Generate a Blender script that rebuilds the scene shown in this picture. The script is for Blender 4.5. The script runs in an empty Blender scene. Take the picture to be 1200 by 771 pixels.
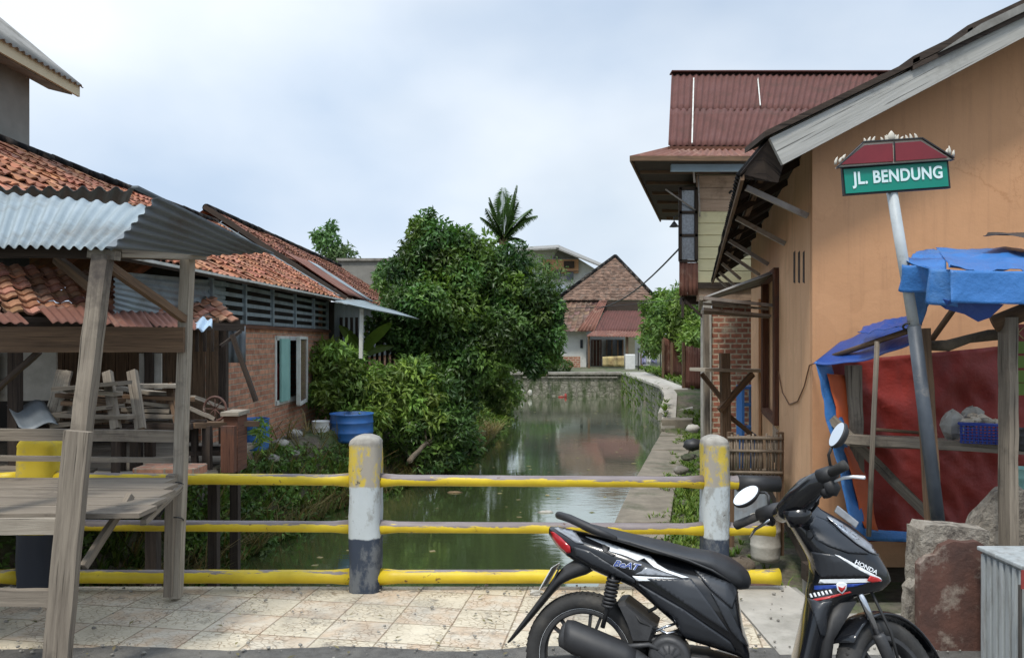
import bpy, math, random
from mathutils import Vector, Matrix, noise
from mathutils.bvhtree import BVHTree
PI = math.pi
RND = random.Random(11)
V = Vector
scn = bpy.context.scene
COL = scn.collection

# ------------------------------------------------------------------ camera
F = 900.0                      # focal length in photo pixels (photo 1200 px wide)
CAMZ, HORIZ = 1.6, 400.0
cam_d = bpy.data.cameras.new('camera')
cam_d.lens = 36.0 * F / 1200.0
cam_d.sensor_width = 36.0
cam_d.shift_y = (HORIZ - 385.5) / 1200.0
cam_d.clip_start = 0.05
cam_d.clip_end = 3000
cam = bpy.data.objects.new('camera', cam_d)
cam.location = (0, 0, CAMZ)
cam.rotation_euler = (PI / 2, 0, 0)
COL.objects.link(cam)
scn.camera = cam

def P(px, py, d):
    return V(((px - 600.0) / F * d, d, CAMZ + (HORIZ - py) / F * d))

# ------------------------------------------------------------------ world, sun
SUN_EL, SUN_AZ = math.radians(58), math.radians(-150)   # azimuth measured from +Y towards +X
w = bpy.data.worlds.new('World')
scn.world = w
w.use_nodes = True
nt = w.node_tree
nt.nodes.clear()
n_out = nt.nodes.new('ShaderNodeOutputWorld')
n_sky = nt.nodes.new('ShaderNodeTexSky')
n_sky.sky_type = 'NISHITA'
n_sky.sun_disc = False
n_sky.sun_elevation = SUN_EL
n_sky.sun_rotation = SUN_AZ
n_sky.air_density = 1.3
n_sky.dust_density = 3.0
bg1 = nt.nodes.new('ShaderNodeBackground'); bg1.inputs[1].default_value = 0.09
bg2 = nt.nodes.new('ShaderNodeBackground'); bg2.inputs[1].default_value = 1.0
nt.links.new(n_sky.outputs[0], bg1.inputs[0])
tc = nt.nodes.new('ShaderNodeTexCoord')
mp = nt.nodes.new('ShaderNodeMapping'); mp.inputs['Scale'].default_value = (1.0, 1.0, 1.9)
mp.inputs['Location'].default_value = (3.3, 0.4, 1.1)
nt.links.new(tc.outputs['Generated'], mp.inputs['Vector'])
nz = nt.nodes.new('ShaderNodeTexNoise')
nz.inputs['Scale'].default_value = 1.9; nz.inputs['Detail'].default_value = 5; nz.inputs['Roughness'].default_value = 0.46
nz.inputs['Distortion'].default_value = 0.25
nt.links.new(mp.outputs[0], nz.inputs['Vector'])
cr = nt.nodes.new('ShaderNodeValToRGB')
cr.color_ramp.elements[0].position = 0.36; cr.color_ramp.elements[0].color = (0.74, 0.74, 0.74, 1)
cr.color_ramp.elements[1].position = 0.62; cr.color_ramp.elements[1].color = (1, 1, 1, 1)
nt.links.new(nz.outputs[0], cr.inputs[0])
nz2 = nt.nodes.new('ShaderNodeTexNoise')
nz2.inputs['Scale'].default_value = 2.1; nz2.inputs['Detail'].default_value = 6; nz2.inputs['Roughness'].default_value = 0.42
mp2 = nt.nodes.new('ShaderNodeMapping'); mp2.inputs['Scale'].default_value = (1.0, 1.0, 1.5)
mp2.inputs['Location'].default_value = (0.3, 2.4, 7.1)
nt.links.new(tc.outputs['Generated'], mp2.inputs['Vector'])
nt.links.new(mp2.outputs[0], nz2.inputs['Vector'])
cr2 = nt.nodes.new('ShaderNodeValToRGB')
cr2.color_ramp.elements[0].position = 0.38; cr2.color_ramp.elements[0].color = (0.40, 0.495, 0.625, 1)
cr2.color_ramp.elements[1].position = 0.66; cr2.color_ramp.elements[1].color = (0.68, 0.725, 0.775, 1)
nt.links.new(nz2.outputs[0], cr2.inputs[0])
nt.links.new(cr2.outputs[0], bg2.inputs[0])
# overcast skies are brighter overhead than near the horizon
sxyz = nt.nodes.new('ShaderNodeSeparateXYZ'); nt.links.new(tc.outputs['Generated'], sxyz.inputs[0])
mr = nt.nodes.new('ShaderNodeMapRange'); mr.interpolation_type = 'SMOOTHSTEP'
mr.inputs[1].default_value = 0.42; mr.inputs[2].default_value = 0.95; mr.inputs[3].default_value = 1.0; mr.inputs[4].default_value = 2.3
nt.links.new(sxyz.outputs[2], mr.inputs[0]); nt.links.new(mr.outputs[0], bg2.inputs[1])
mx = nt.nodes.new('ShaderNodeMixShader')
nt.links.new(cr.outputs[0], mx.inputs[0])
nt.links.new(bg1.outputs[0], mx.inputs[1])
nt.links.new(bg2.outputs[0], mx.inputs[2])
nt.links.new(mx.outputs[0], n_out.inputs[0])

sun_d = bpy.data.lights.new('sun', 'SUN')
sun_d.energy = 1.9
sun_d.angle = math.radians(10)
sun_d.color = (1.0, 0.95, 0.86)
sun = bpy.data.objects.new('sun', sun_d)
sdir = V((math.sin(SUN_AZ) * math.cos(SUN_EL), math.cos(SUN_AZ) * math.cos(SUN_EL), math.sin(SUN_EL)))
sun.rotation_euler = sdir.to_track_quat('Z', 'Y').to_euler()
sun.location = (-5, -5, 12)
COL.objects.link(sun)

vs = scn.view_settings
vs.view_transform = 'Standard'; vs.look = 'None'; vs.exposure = 0.55; vs.gamma = 1.0; vs.use_curve_mapping = False
scn.render.resolution_x = 1024; scn.render.resolution_y = 657
scn.cycles.max_bounces = 5; scn.cycles.diffuse_bounces = 3; scn.cycles.glossy_bounces = 3
scn.cycles.transparent_max_bounces = 6; scn.cycles.transmission_bounces = 3

# ------------------------------------------------------------------ materials
def nd(t, kind, **kw):
    n = t.nodes.new(kind)
    for k, v in kw.items():
        if k in n.inputs: n.inputs[k].default_value = v
        else: setattr(n, k, v)
    return n

def c4(c): return (c[0], c[1], c[2], 1.0)

def mixc(t, fac, a, b, mode='MIX'):
    m = t.nodes.new('ShaderNodeMix'); m.data_type = 'RGBA'; m.blend_type = mode
    for sock, val in ((m.inputs['Factor'], fac), (m.inputs[6], a), (m.inputs[7], b)):
        if isinstance(val, bpy.types.NodeSocket): t.links.new(val, sock)
        elif isinstance(val, (int, float)): sock.default_value = val
        else: sock.default_value = c4(val)
    return m.outputs[2]

def ramp(t, src, p0, p1, a=(0, 0, 0), b=(1, 1, 1)):
    r = t.nodes.new('ShaderNodeValToRGB')
    r.color_ramp.elements[0].position = p0; r.color_ramp.elements[0].color = c4(a)
    r.color_ramp.elements[1].position = p1; r.color_ramp.elements[1].color = c4(b)
    t.links.new(src, r.inputs[0])
    return r.outputs[0]

def coords(t, uv=False, scale=(1, 1, 1), loc=(0, 0, 0), rot=(0, 0, 0), rnd=True):
    tcn = t.nodes.new('ShaderNodeTexCoord')
    m = t.nodes.new('ShaderNodeMapping')
    m.inputs['Scale'].default_value = scale; m.inputs['Location'].default_value = loc; m.inputs['Rotation'].default_value = rot
    src = tcn.outputs['UV' if uv else 'Object']
    if rnd:
        oi = t.nodes.new('ShaderNodeObjectInfo')
        ad = t.nodes.new('ShaderNodeVectorMath'); ad.operation = 'MULTIPLY_ADD'
        ad.inputs[1].default_value = (17, 31, 13)
        t.links.new(oi.outputs['Random'], ad.inputs[0]); t.links.new(src, ad.inputs[2])
        src = ad.outputs[0]
    t.links.new(src, m.inputs['Vector'])
    return m.outputs[0]

def noise_n(t, vec, scale, detail=6, rough=0.6, dist=0.0):
    n = nd(t, 'ShaderNodeTexNoise', Scale=scale, Detail=detail, Roughness=rough, Distortion=dist)
    t.links.new(vec, n.inputs['Vector'])
    return n.outputs[0]

def newmat(name):
    m = bpy.data.materials.new(name); m.use_nodes = True
    t = m.node_tree
    b = t.nodes['Principled BSDF']
    return m, t, b

def bump(t, b, h, strength=0.3, dist=0.01):
    n = t.nodes.new('ShaderNodeBump'); n.inputs['Strength'].default_value = strength; n.inputs['Distance'].default_value = dist
    t.links.new(h, n.inputs['Height']); t.links.new(n.outputs[0], b.inputs['Normal'])

def mat(name, c1, c2=None, scale=6, rough=0.8, bmp=0.25, bdist=0.01, metal=0.0, stain=None, sscale=1.5, sp=(0.5, 0.68),
        uv=False, stretch=(1, 1, 1), tint=False, sstretch=(1, 1, 1), coat=0.0, spec=0.5, bscale=None, rnd=True):
    m, t, b = newmat(name)
    c2 = c2 or tuple(x * 0.7 for x in c1)
    v = coords(t, uv, stretch, rnd=rnd)
    n = noise_n(t, v, scale)
    col = ramp(t, n, 0.3, 0.7, c2, c1)
    if stain:
        v2 = coords(t, False, sstretch, (5, 2, 1))
        n2 = noise_n(t, v2, sscale, 8, 0.7)
        col = mixc(t, ramp(t, n2, sp[0], sp[1]), col, stain)
    if tint:
        a = nd(t, 'ShaderNodeAttribute', attribute_name='tint')
        col = mixc(t, 1.0, col, a.outputs['Color'], 'MULTIPLY')
    t.links.new(col, b.inputs['Base Color'])
    b.inputs['Roughness'].default_value = rough
    b.inputs['Metallic'].default_value = metal
    b.inputs['Coat Weight'].default_value = coat
    b.inputs['Specular IOR Level'].default_value = spec
    if bmp:
        n3 = noise_n(t, v, bscale or scale * 4, 6, 0.65)
        bump(t, b, n3, bmp, bdist)
    return m

MT = {}
def wood(name, c1, c2, stain=(0.06, 0.05, 0.045)):
    # weathered timber: long grain along u
    m, t, b = newmat(name)
    v = coords(t, True, (1.2, 22, 1))
    n = noise_n(t, v, 1.6, 8, 0.7, 0.4)
    col = ramp(t, n, 0.32, 0.68, c2, c1)
    v3 = coords(t, True, (0.7, 38, 1))
    n3 = noise_n(t, v3, 2.0, 4, 0.6)
    col = mixc(t, ramp(t, n3, 0.60, 0.66), col, tuple(x * 0.4 for x in c2))
    v2 = coords(t, False, (1, 1, 1))
    n2 = noise_n(t, v2, 2.6, 8, 0.7)
    col = mixc(t, ramp(t, n2, 0.55, 0.75), col, stain)
    t.links.new(col, b.inputs['Base Color'])
    b.inputs['Roughness'].default_value = 0.85
    b.inputs['Specular IOR Level'].default_value = 0.25
    bump(t, b, n, 0.6, 0.008)
    return m

MT['wood_grey'] = wood('weathered grey timber', (0.30, 0.255, 0.20), (0.145, 0.12, 0.095))
MT['wood_pale'] = wood('bleached timber', (0.42, 0.37, 0.30), (0.22, 0.185, 0.145))
MT['wood_brown'] = wood('brown timber', (0.20, 0.125, 0.075), (0.085, 0.055, 0.036))
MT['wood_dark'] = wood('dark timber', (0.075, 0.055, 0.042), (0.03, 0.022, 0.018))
MT['wood_red'] = wood('reddish window timber', (0.17, 0.075, 0.045), (0.075, 0.035, 0.025))

def corr_mat(name, c1, c2, stain, metal=0.35, rough=0.55, sp=(0.5, 0.68), sscale=2.0):
    m, t, b = newmat(name)
    v = coords(t, True, (6, 0.7, 1))
    n = noise_n(t, v, 2.2, 7, 0.65)
    col = ramp(t, n, 0.3, 0.7, c2, c1)
    v2 = coords(t, False, (1, 1, 1))
    n2 = noise_n(t, v2, sscale, 9, 0.72)
    f = ramp(t, n2, sp[0], sp[1])
    col = mixc(t, f, col, stain)
    t.links.new(col, b.inputs['Base Color'])
    b.inputs['Metallic'].default_value = metal
    rr = ramp(t, n2, 0.3, 0.7, (rough - .1,) * 3, (rough + .2,) * 3)
    t.links.new(rr, b.inputs['Roughness'])
    bump(t, b, n2, 0.12, 0.004)
    return m
MT['zinc'] = corr_mat('galvanised sheet', (0.29, 0.34, 0.365), (0.19, 0.235, 0.255), (0.15, 0.15, 0.14), 0.15, 0.6, (0.48, 0.72))
MT['zinc_dull_shaded'] = corr_mat('dull galvanised sheet with painted shade', (0.17, 0.19, 0.205), (0.11, 0.125, 0.135), (0.12, 0.10, 0.085), 0.2, 0.6, (0.55, 0.75))  # dull metal, colour darkened to imitate the shaded underside of the stall roof
MT['rust'] = corr_mat('rusty sheet', (0.21, 0.085, 0.055), (0.12, 0.05, 0.036), (0.30, 0.20, 0.15), 0.1, 0.75, (0.53, 0.7), 3.0)
MT['maroon'] = corr_mat('maroon painted sheet', (0.118, 0.042, 0.033), (0.085, 0.032, 0.026), (0.075, 0.042, 0.034), 0.0, 0.85, (0.5, 0.72), 2.2)
MT['asbestos'] = corr_mat('grey cement sheet', (0.29, 0.28, 0.26), (0.20, 0.195, 0.18), (0.12, 0.115, 0.10), 0.0, 0.9, (0.5, 0.75))

def tile_mat(name, c1, c2, moss):
    m, t, b = newmat(name)
    v = coords(t, False)
    n = noise_n(t, v, 9, 8, 0.7)
    col = ramp(t, n, 0.3, 0.7, c2, c1)
    a = nd(t, 'ShaderNodeAttribute', attribute_name='tint')
    col = mixc(t, 1.0, col, a.outputs['Color'], 'MULTIPLY')
    n2 = noise_n(t, v, 2.3, 9, 0.75)
    col = mixc(t, ramp(t, n2, 0.5, 0.72), col, moss)
    t.links.new(col, b.inputs['Base Color'])
    b.inputs['Roughness'].default_value = 0.9
    b.inputs['Specular IOR Level'].default_value = 0.2
    bump(t, b, n, 0.4, 0.006)
    return m
MT['tile'] = tile_mat('orange clay tile', (0.47, 0.215, 0.125), (0.28, 0.125, 0.078), (0.21, 0.15, 0.115))
MT['tile_dusty'] = tile_mat('weathered pale clay tile', (0.56, 0.29, 0.18), (0.33, 0.165, 0.11), (0.24, 0.19, 0.15))
MT['tile_brown'] = tile_mat('brown clay tile', (0.28, 0.125, 0.08), (0.16, 0.075, 0.052), (0.12, 0.085, 0.062))
MT['tile_grey'] = tile_mat('mossy clay tile', (0.215, 0.135, 0.098), (0.12, 0.08, 0.062), (0.16, 0.135, 0.11))

def brick_mat(name, c1, c2, mortar, bw=0.23, rh=0.075, ms=0.010):
    m, t, b = newmat(name)
    v = coords(t, True, (1, 1, 1), rnd=False)
    br = nd(t, 'ShaderNodeTexBrick', Scale=1.0)
    br.inputs['Color1'].default_value = c4(c1); br.inputs['Color2'].default_value = c4(c2); br.inputs['Mortar'].default_value = c4(mortar)
    br.inputs['Mortar Size'].default_value = ms; br.inputs['Mortar Smooth'].default_value = 0.35; br.inputs['Bias'].default_value = 0.0
    br.inputs['Brick Width'].default_value = bw; br.inputs['Row Height'].default_value = rh
    nv = noise_n(t, v, 7, 4, .6)
    ad = t.nodes.new('ShaderNodeVectorMath'); ad.operation = 'MULTIPLY_ADD'; ad.inputs[1].default_value = (.02, .02, 0)
    t.links.new(nv, ad.inputs[0]); t.links.new(v, ad.inputs[2])
    t.links.new(ad.outputs[0], br.inputs['Vector'])
    n = noise_n(t, v, 9, 8, 0.7)
    col = mixc(t, 0.85, br.outputs[0], ramp(t, n, 0.3, 0.75, (0.45, 0.42, 0.4), (1.35, 1.3, 1.25)), 'MULTIPLY')
    n2 = noise_n(t, v, 1.7, 8, 0.7)
    col = mixc(t, ramp(t, n2, 0.58, 0.7), col, tuple(x * .8 for x in mortar))
    t.links.new(col, b.inputs['Base Color'])
    b.inputs['Roughness'].default_value = 0.92
    inv = t.nodes.new('ShaderNodeMath'); inv.operation = 'MULTIPLY_ADD'; inv.inputs[1].default_value = -1.0
    t.links.new(br.outputs['Fac'], inv.inputs[0]); t.links.new(n, inv.inputs[2])
    bump(t, b, inv.outputs[0], 0.7, 0.012)
    return m
MT['brick'] = brick_mat('pinkish brick', (0.57, 0.285, 0.175), (0.38, 0.165, 0.10), (0.38, 0.31, 0.235))
MT['brick_far'] = brick_mat('red brick with thick mortar', (0.42, 0.17, 0.11), (0.30, 0.12, 0.08), (0.50, 0.41, 0.31), 0.27, 0.12, 0.022)
MT['stone'] = mat('stone block wall', (0.20, 0.185, 0.15), (0.075, 0.07, 0.055), 3.5, 0.95, 0.8, 0.05, stain=(0.045, 0.06, 0.028), sscale=2.0, sp=(0.42, 0.62))
MT['concrete'] = mat('rough concrete', (0.34, 0.32, 0.28), (0.20, 0.185, 0.16), 5, 0.92, 0.5, 0.012, stain=(0.11, 0.10, 0.085), sp=(0.48, 0.72))
MT['concrete_light'] = mat('pale concrete', (0.44, 0.41, 0.36), (0.30, 0.28, 0.245), 5, 0.92, 0.4, 0.01, stain=(0.15, 0.145, 0.115), sp=(0.52, 0.75))
MT['crumbled'] = mat('crumbling old concrete', (0.40, 0.36, 0.30), (0.21, 0.18, 0.145), 16, 0.95, 1.0, 0.03, stain=(0.10, 0.085, 0.07), sscale=9, sp=(0.5, 0.62), bscale=30)
MT['path'] = mat('damp concrete path', (0.27, 0.235, 0.185), (0.15, 0.13, 0.10), 3, 0.85, 0.5, 0.015, stain=(0.08, 0.085, 0.05), sp=(0.5, 0.68))
MT['render_grey'] = mat('unpainted render', (0.25, 0.24, 0.215), (0.19, 0.18, 0.16), 3, 0.95, 0.3, 0.008, stain=(0.12, 0.11, 0.095), sscale=1.2, sp=(0.55, 0.8), sstretch=(3, 3, 0.6))
MT['plaster_orange'] = mat('orange wall paint', (0.57, 0.305, 0.150), (0.53, 0.28, 0.135), 2.2, 0.85, 0.10, 0.006, stain=(0.46, 0.24, 0.118), sscale=1.1, sp=(0.5, 0.85), sstretch=(1.4, 1.4, 0.5), bscale=14)
MT['plaster_pale'] = mat('paler orange side wall paint', (0.66, 0.41, 0.24), (0.57, 0.33, 0.18), 2.4, 0.85, 0.15, 0.008, stain=(0.33, 0.19, 0.115), sscale=2.2, sp=(0.55, 0.8), sstretch=(3, 3, 0.35), bscale=12)
def wall_mat(name, c1, c2, c3):
    m, t, b = newmat(name)
    v = coords(t, False, rnd=False)
    col = ramp(t, noise_n(t, v, 1.1, 7, .6), .3, .7, c2, c1)
    st = noise_n(t, coords(t, False, (7, 7, .35), rnd=False), 1.6, 8, .7)
    col = mixc(t, ramp(t, st, .50, .72, (0,) * 3, (.55,) * 3), col, c3)
    pt = noise_n(t, coords(t, False, (1, 1, 1), (3, 1, 7), rnd=False), 1.8, 3, .45)
    col = mixc(t, ramp(t, pt, .60, .62, (0,) * 3, (.35,) * 3), col, tuple(min(1, x * 1.12) for x in c1))
    tcn = t.nodes.new('ShaderNodeTexCoord'); sp = t.nodes.new('ShaderNodeSeparateXYZ'); t.links.new(tcn.outputs['Object'], sp.inputs[0])
    z = t.nodes.new('ShaderNodeMath'); z.operation = 'MULTIPLY_ADD'; z.inputs[1].default_value = .9
    t.links.new(noise_n(t, v, 3.5, 8, .7), z.inputs[0]); t.links.new(sp.outputs[2], z.inputs[2])
    col = mixc(t, ramp(t, z.outputs[0], .25, 1.0, (.75,) * 3, (0,) * 3), col, (.20, .125, .075))
    vo = nd(t, 'ShaderNodeTexVoronoi', feature='DISTANCE_TO_EDGE', Scale=.9)
    nv = noise_n(t, v, 5, 6, .7); ad = t.nodes.new('ShaderNodeVectorMath'); ad.operation = 'MULTIPLY_ADD'; ad.inputs[1].default_value = (.35, .35, .35)
    t.links.new(nv, ad.inputs[0]); t.links.new(v, ad.inputs[2]); t.links.new(ad.outputs[0], vo.inputs['Vector'])
    ck = mixc(t, ramp(t, noise_n(t, v, .8, 3, .5), .48, .60), (1, 1, 1), ramp(t, vo.outputs['Distance'], .0, .006))
    col = mixc(t, 1.0, col, mixc(t, ck, (.84, .80, .76), (1, 1, 1)), 'MULTIPLY')
    sp2 = noise_n(t, v, 45, 3, .5)
    col = mixc(t, ramp(t, sp2, .70, .74, (0,) * 3, (.4,) * 3), col, c3)
    t.links.new(col, b.inputs['Base Color']); b.inputs['Roughness'].default_value = .88; b.inputs['Specular IOR Level'].default_value = .3
    bump(t, b, noise_n(t, v, 5, 8, .65), .35, .02)
    return m
MT['plaster_orange'] = wall_mat('orange wall paint', (0.58, 0.320, 0.175), (0.53, 0.285, 0.150), (0.40, 0.215, 0.12))
MT['plaster_pale'] = wall_mat('paler orange side wall paint', (0.68, 0.42, 0.25), (0.58, 0.335, 0.185), (0.36, 0.21, 0.13))  # paler version of the same orange, for side and back walls
MT['white_wall'] = mat('white wash', (0.66, 0.66, 0.63), (0.52, 0.52, 0.49), 2, 0.9, 0.15, stain=(0.30, 0.30, 0.26), sp=(0.55, 0.8))
MT['cream'] = mat('cream paint', (0.60, 0.52, 0.36), (0.48, 0.41, 0.27), 2, 0.85, 0.15, stain=(0.3, 0.26, 0.18), sp=(0.55, 0.8))
MT['siding'] = mat('yellow cream boards', (0.76, 0.68, 0.42), (0.66, 0.58, 0.34), 3, 0.8, 0.15, stain=(0.30, 0.26, 0.16), sp=(0.55, 0.8), stretch=(.6, 1, 5))
MT['siding_pink'] = mat('bare brownish boards', (0.52, 0.37, 0.27), (0.38, 0.26, 0.18), 3, 0.85, 0.2, stain=(0.16, 0.11, 0.08), stretch=(.6, 1, 5))
MT['blue_paint'] = mat('blue drum plastic', (0.03, 0.13, 0.38), (0.02, 0.09, 0.27), 3, 0.45, 0.05, stain=(0.05, 0.08, 0.13), sp=(0.55, 0.8))
MT['lightblue'] = mat('pale blue paint', (0.36, 0.48, 0.60), (0.30, 0.40, 0.50), 3, 0.6, 0.05)
MT['teal'] = mat('teal paint', (0.26, 0.47, 0.42), (0.19, 0.37, 0.33), 3, 0.6, 0.1)
MT['white_paint'] = mat('old white paint', (0.64, 0.64, 0.60), (0.46, 0.46, 0.42), 6, 0.7, 0.15, stain=(0.27, 0.23, 0.18), sp=(0.55, 0.75), sscale=4)
MT['white_plastic'] = mat('white plastic', (0.68, 0.68, 0.66), (0.55, 0.55, 0.53), 4, 0.4, 0.05, stain=(0.4, 0.37, 0.3), sp=(0.6, 0.85))
MT['soil'] = mat('dark bank soil', (0.13, 0.10, 0.07), (0.06, 0.048, 0.035), 4, 0.95, 0.8, 0.03)
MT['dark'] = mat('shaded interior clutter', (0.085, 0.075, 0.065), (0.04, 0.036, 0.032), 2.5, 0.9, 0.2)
MT['glass'] = mat('window glass', (0.05, 0.06, 0.07), (0.035, 0.04, 0.05), 2, 0.08, 0.0)
MT['fabric_red'] = mat('red tarpaulin', (0.27, 0.022, 0.013), (0.17, 0.014, 0.010), 3, 0.55, 0.5, 0.02, stain=(0.12, 0.015, 0.012), sp=(0.5, 0.8))
MT['fabric_orange'] = mat('orange tarpaulin', (0.62, 0.12, 0.03), (0.45, 0.08, 0.02), 3, 0.55, 0.3, 0.01)
MT['fabric_blue'] = mat('blue tarpaulin', (0.040, 0.175, 0.47), (0.028, 0.13, 0.37), 2.5, 0.42, 0.7, 0.03, stain=(0.13, 0.24, 0.38), sp=(0.52, 0.8), bscale=5, stretch=(1, 1, 1))
MT['fabric_blue_dark'] = mat('deep blue tarpaulin', (0.018, 0.075, 0.33), (0.012, 0.05, 0.23), 2.5, 0.42, 0.6, 0.02, bscale=6)
MT['black_cloth'] = mat('black sheet', (0.035, 0.037, 0.04), (0.02, 0.02, 0.022), 4, 0.5, 0.4)
MT['cable'] = mat('cable rubber', (0.02, 0.02, 0.02), None, 4, 0.6, 0)
MT['cable_orange'] = mat('thin brown wire', (0.20, 0.09, 0.04), None, 4, 0.6, 0)
MT['steel_angle'] = mat('painted angle iron', (0.40, 0.36, 0.33), (0.25, 0.22, 0.2), 5, 0.6, 0.1, stain=(0.16, 0.09, 0.06), sp=(0.55, 0.7), sscale=5)
MT['pole_grey'] = mat('pale grey sign pole', (0.52, 0.56, 0.58), (0.36, 0.40, 0.42), 6, 0.5, 0.1, stain=(0.20, 0.19, 0.18), sp=(0.55, 0.75), sscale=6)
MT['pole_dark'] = mat('dark blue pole paint', (0.075, 0.09, 0.11), (0.04, 0.05, 0.065), 6, 0.5, 0.15, stain=(0.16, 0.15, 0.14), sp=(0.56, 0.7), sscale=5)
MT['sign_green'] = mat('green sign face', (0.0, 0.235, 0.17), (0.0, 0.20, 0.145), 3, 0.4, 0.0)
MT['sign_black'] = mat('black sign rim', (0.02, 0.02, 0.022), None, 3, 0.5, 0)
MT['sign_red'] = mat('dark red sign roof', (0.21, 0.018, 0.028), (0.15, 0.014, 0.022), 5, 0.5, 0.05)
MT['sign_cream'] = mat('pale ornament', (0.60, 0.56, 0.48), (0.45, 0.42, 0.36), 8, 0.6, 0.05)
MT['letter'] = mat('white lettering', (0.72, 0.86, 0.88), (0.62, 0.78, 0.80), 6, 0.45, 0)
MT['rust_plain'] = mat('rust brown plate', (0.135, 0.062, 0.045), (0.065, 0.036, 0.029), 7, 0.75, 0.6, 0.010, stain=(0.27, 0.22, 0.18), sp=(0.54, 0.66), sscale=6)
MT['rubber'] = mat('tyre rubber', (0.035, 0.034, 0.033), (0.022, 0.021, 0.02), 12, 0.75, 0.2, stain=(0.085, 0.078, 0.068), sscale=7, sp=(.5, .75))
MT['black_gloss'] = mat('glossy black bodywork', (0.009, 0.010, 0.013), (0.007, 0.008, 0.010), 4, 0.2, 0.0, coat=0.4, spec=.45, stain=(0.022, 0.021, 0.020), sscale=5, sp=(.5, .8))
MT['black_matt'] = mat('matt black plastic', (0.024, 0.024, 0.026), (0.017, 0.017, 0.018), 30, 0.55, 0.1, 0.001, stain=(0.05, 0.047, 0.043), sscale=6, sp=(.52, .8))
MT['grey_gloss'] = mat('dark grey bodywork', (0.030, 0.033, 0.039), (0.024, 0.027, 0.032), 4, 0.35, 0.0, coat=0.1)
MT['seat_vinyl'] = mat('seat vinyl', (0.026, 0.027, 0.030), (0.020, 0.021, 0.023), 40, 0.5, 0.25, 0.002)
MT['metal_dark'] = mat('dark cast metal', (0.065, 0.065, 0.067), (0.035, 0.035, 0.036), 14, 0.5, 0.3, 0.003, metal=0.3)
MT['chrome'] = mat('bright metal', (0.62, 0.63, 0.65), (0.5, 0.51, 0.53), 4, 0.18, 0.0, metal=1.0)
MT['mirror'] = mat('mirror glass', (0.85, 0.88, 0.90), (0.85, 0.88, 0.90), 4, 0.03, 0.0, metal=1.0)
MT['decal_white'] = mat('silver white decal', (0.85, 0.88, 0.90), (0.78, 0.81, 0.84), 4, 0.3, 0.0)
MT['decal_red'] = mat('red decal', (0.50, 0.03, 0.03), None, 4, 0.3, 0.0)
MT['decal_blue'] = mat('blue decal', (0.02, 0.06, 0.32), None, 4, 0.3, 0.0)
MT['lamp_red'] = mat('tail lamp plastic', (0.42, 0.01, 0.015), (0.3, 0.008, 0.012), 30, 0.12, 0.0, coat=.5)
MT['lamp_clear'] = mat('clear lamp plastic', (0.30, 0.32, 0.35), (0.16, 0.17, 0.19), 20, 0.1, 0.0, coat=.8)
MT['asphalt'] = mat('asphalt', (0.13, 0.125, 0.115), (0.075, 0.07, 0.065), 25, 0.95, 0.9, 0.01, stain=(0.20, 0.185, 0.16), sp=(0.5, 0.75))
MT['bark'] = mat('bark', (0.15, 0.115, 0.08), (0.075, 0.058, 0.04), 8, 0.95, 0.7, 0.02, stretch=(1, 1, .3))
MT['thatch'] = mat('dry leaf sheath', (0.22, 0.15, 0.08), (0.12, 0.08, 0.045), 8, 0.95, 0.4)
MT['bamboo'] = mat('grey split bamboo', (0.23, 0.18, 0.13), (0.11, 0.085, 0.062), 10, 0.8, 0.3)
MT['basket_blue'] = mat('blue basket plastic', (0.015, 0.045, 0.30), None, 4, 0.4, 0)
MT['paper'] = mat('crumpled paper', (0.62, 0.55, 0.44), (0.50, 0.43, 0.33), 8, 0.8, 0.3)
MT['cloth_yellow'] = mat('faded yellow cloth', (0.50, 0.40, 0.19), (0.36, 0.28, 0.13), 3, 0.9, 0.3, stain=(.18, .12, .07))
MT['cloth_lilac'] = mat('lilac laundry', (0.45, 0.44, 0.62), (0.2, 0.2, 0.38), 5, 0.9, 0.3)
MT['red_dull'] = mat('dull red', (0.33, 0.05, 0.04), (0.22, 0.035, 0.03), 4, 0.8, 0.2)
MT['glass_brown'] = mat('glass with painted brown reflection', (0.24, 0.16, 0.11), (0.17, 0.115, 0.08), 2, 0.25, 0.0)  # brown base colour imitates what the shutter pane reflects
MT['sack'] = mat('dirty white sacking', (0.50, 0.48, 0.43), (0.33, 0.31, 0.27), 6, 0.8, 0.5, 0.01)
MT['cab_metal'] = mat('grey cabinet paint', (0.42, 0.45, 0.455), (0.30, 0.33, 0.335), 3, 0.5, 0.1, stain=(0.17, 0.16, 0.145), sp=(0.5, 0.7), stretch=(8, 8, .5), sscale=4, sstretch=(4, 4, .5))

def leaf_mat(name, c1, c2, rough=0.5, trans=0.25):
    m, t, b = newmat(name)
    v = coords(t, False, rnd=False)
    n = noise_n(t, v, 1.3, 4, 0.6)
    col = ramp(t, n, 0.35, 0.65, c2, c1)
    a = nd(t, 'ShaderNodeAttribute', attribute_name='tint')
    col = mixc(t, 1.0, col, a.outputs['Color'], 'MULTIPLY')
    t.links.new(col, b.inputs['Base Color'])
    b.inputs['Roughness'].default_value = rough
    b.inputs['Specular IOR Level'].default_value = 0.35
    tr = nd(t, 'ShaderNodeBsdfTranslucent')
    t.links.new(mixc(t, 1.0, col, (1.3, 1.5, .7), 'MULTIPLY'), tr.inputs[0])
    mxs = t.nodes.new('ShaderNodeMixShader'); mxs.inputs[0].default_value = trans
    t.links.new(b.outputs[0], mxs.inputs[1]); t.links.new(tr.outputs[0], mxs.inputs[2])
    t.links.new(mxs.outputs[0], t.nodes['Material Output'].inputs[0])
    return m
MT['leaf_dark'] = leaf_mat('dark glossy leaves', (0.088, 0.158, 0.034), (0.040, 0.088, 0.023), .42)
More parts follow.
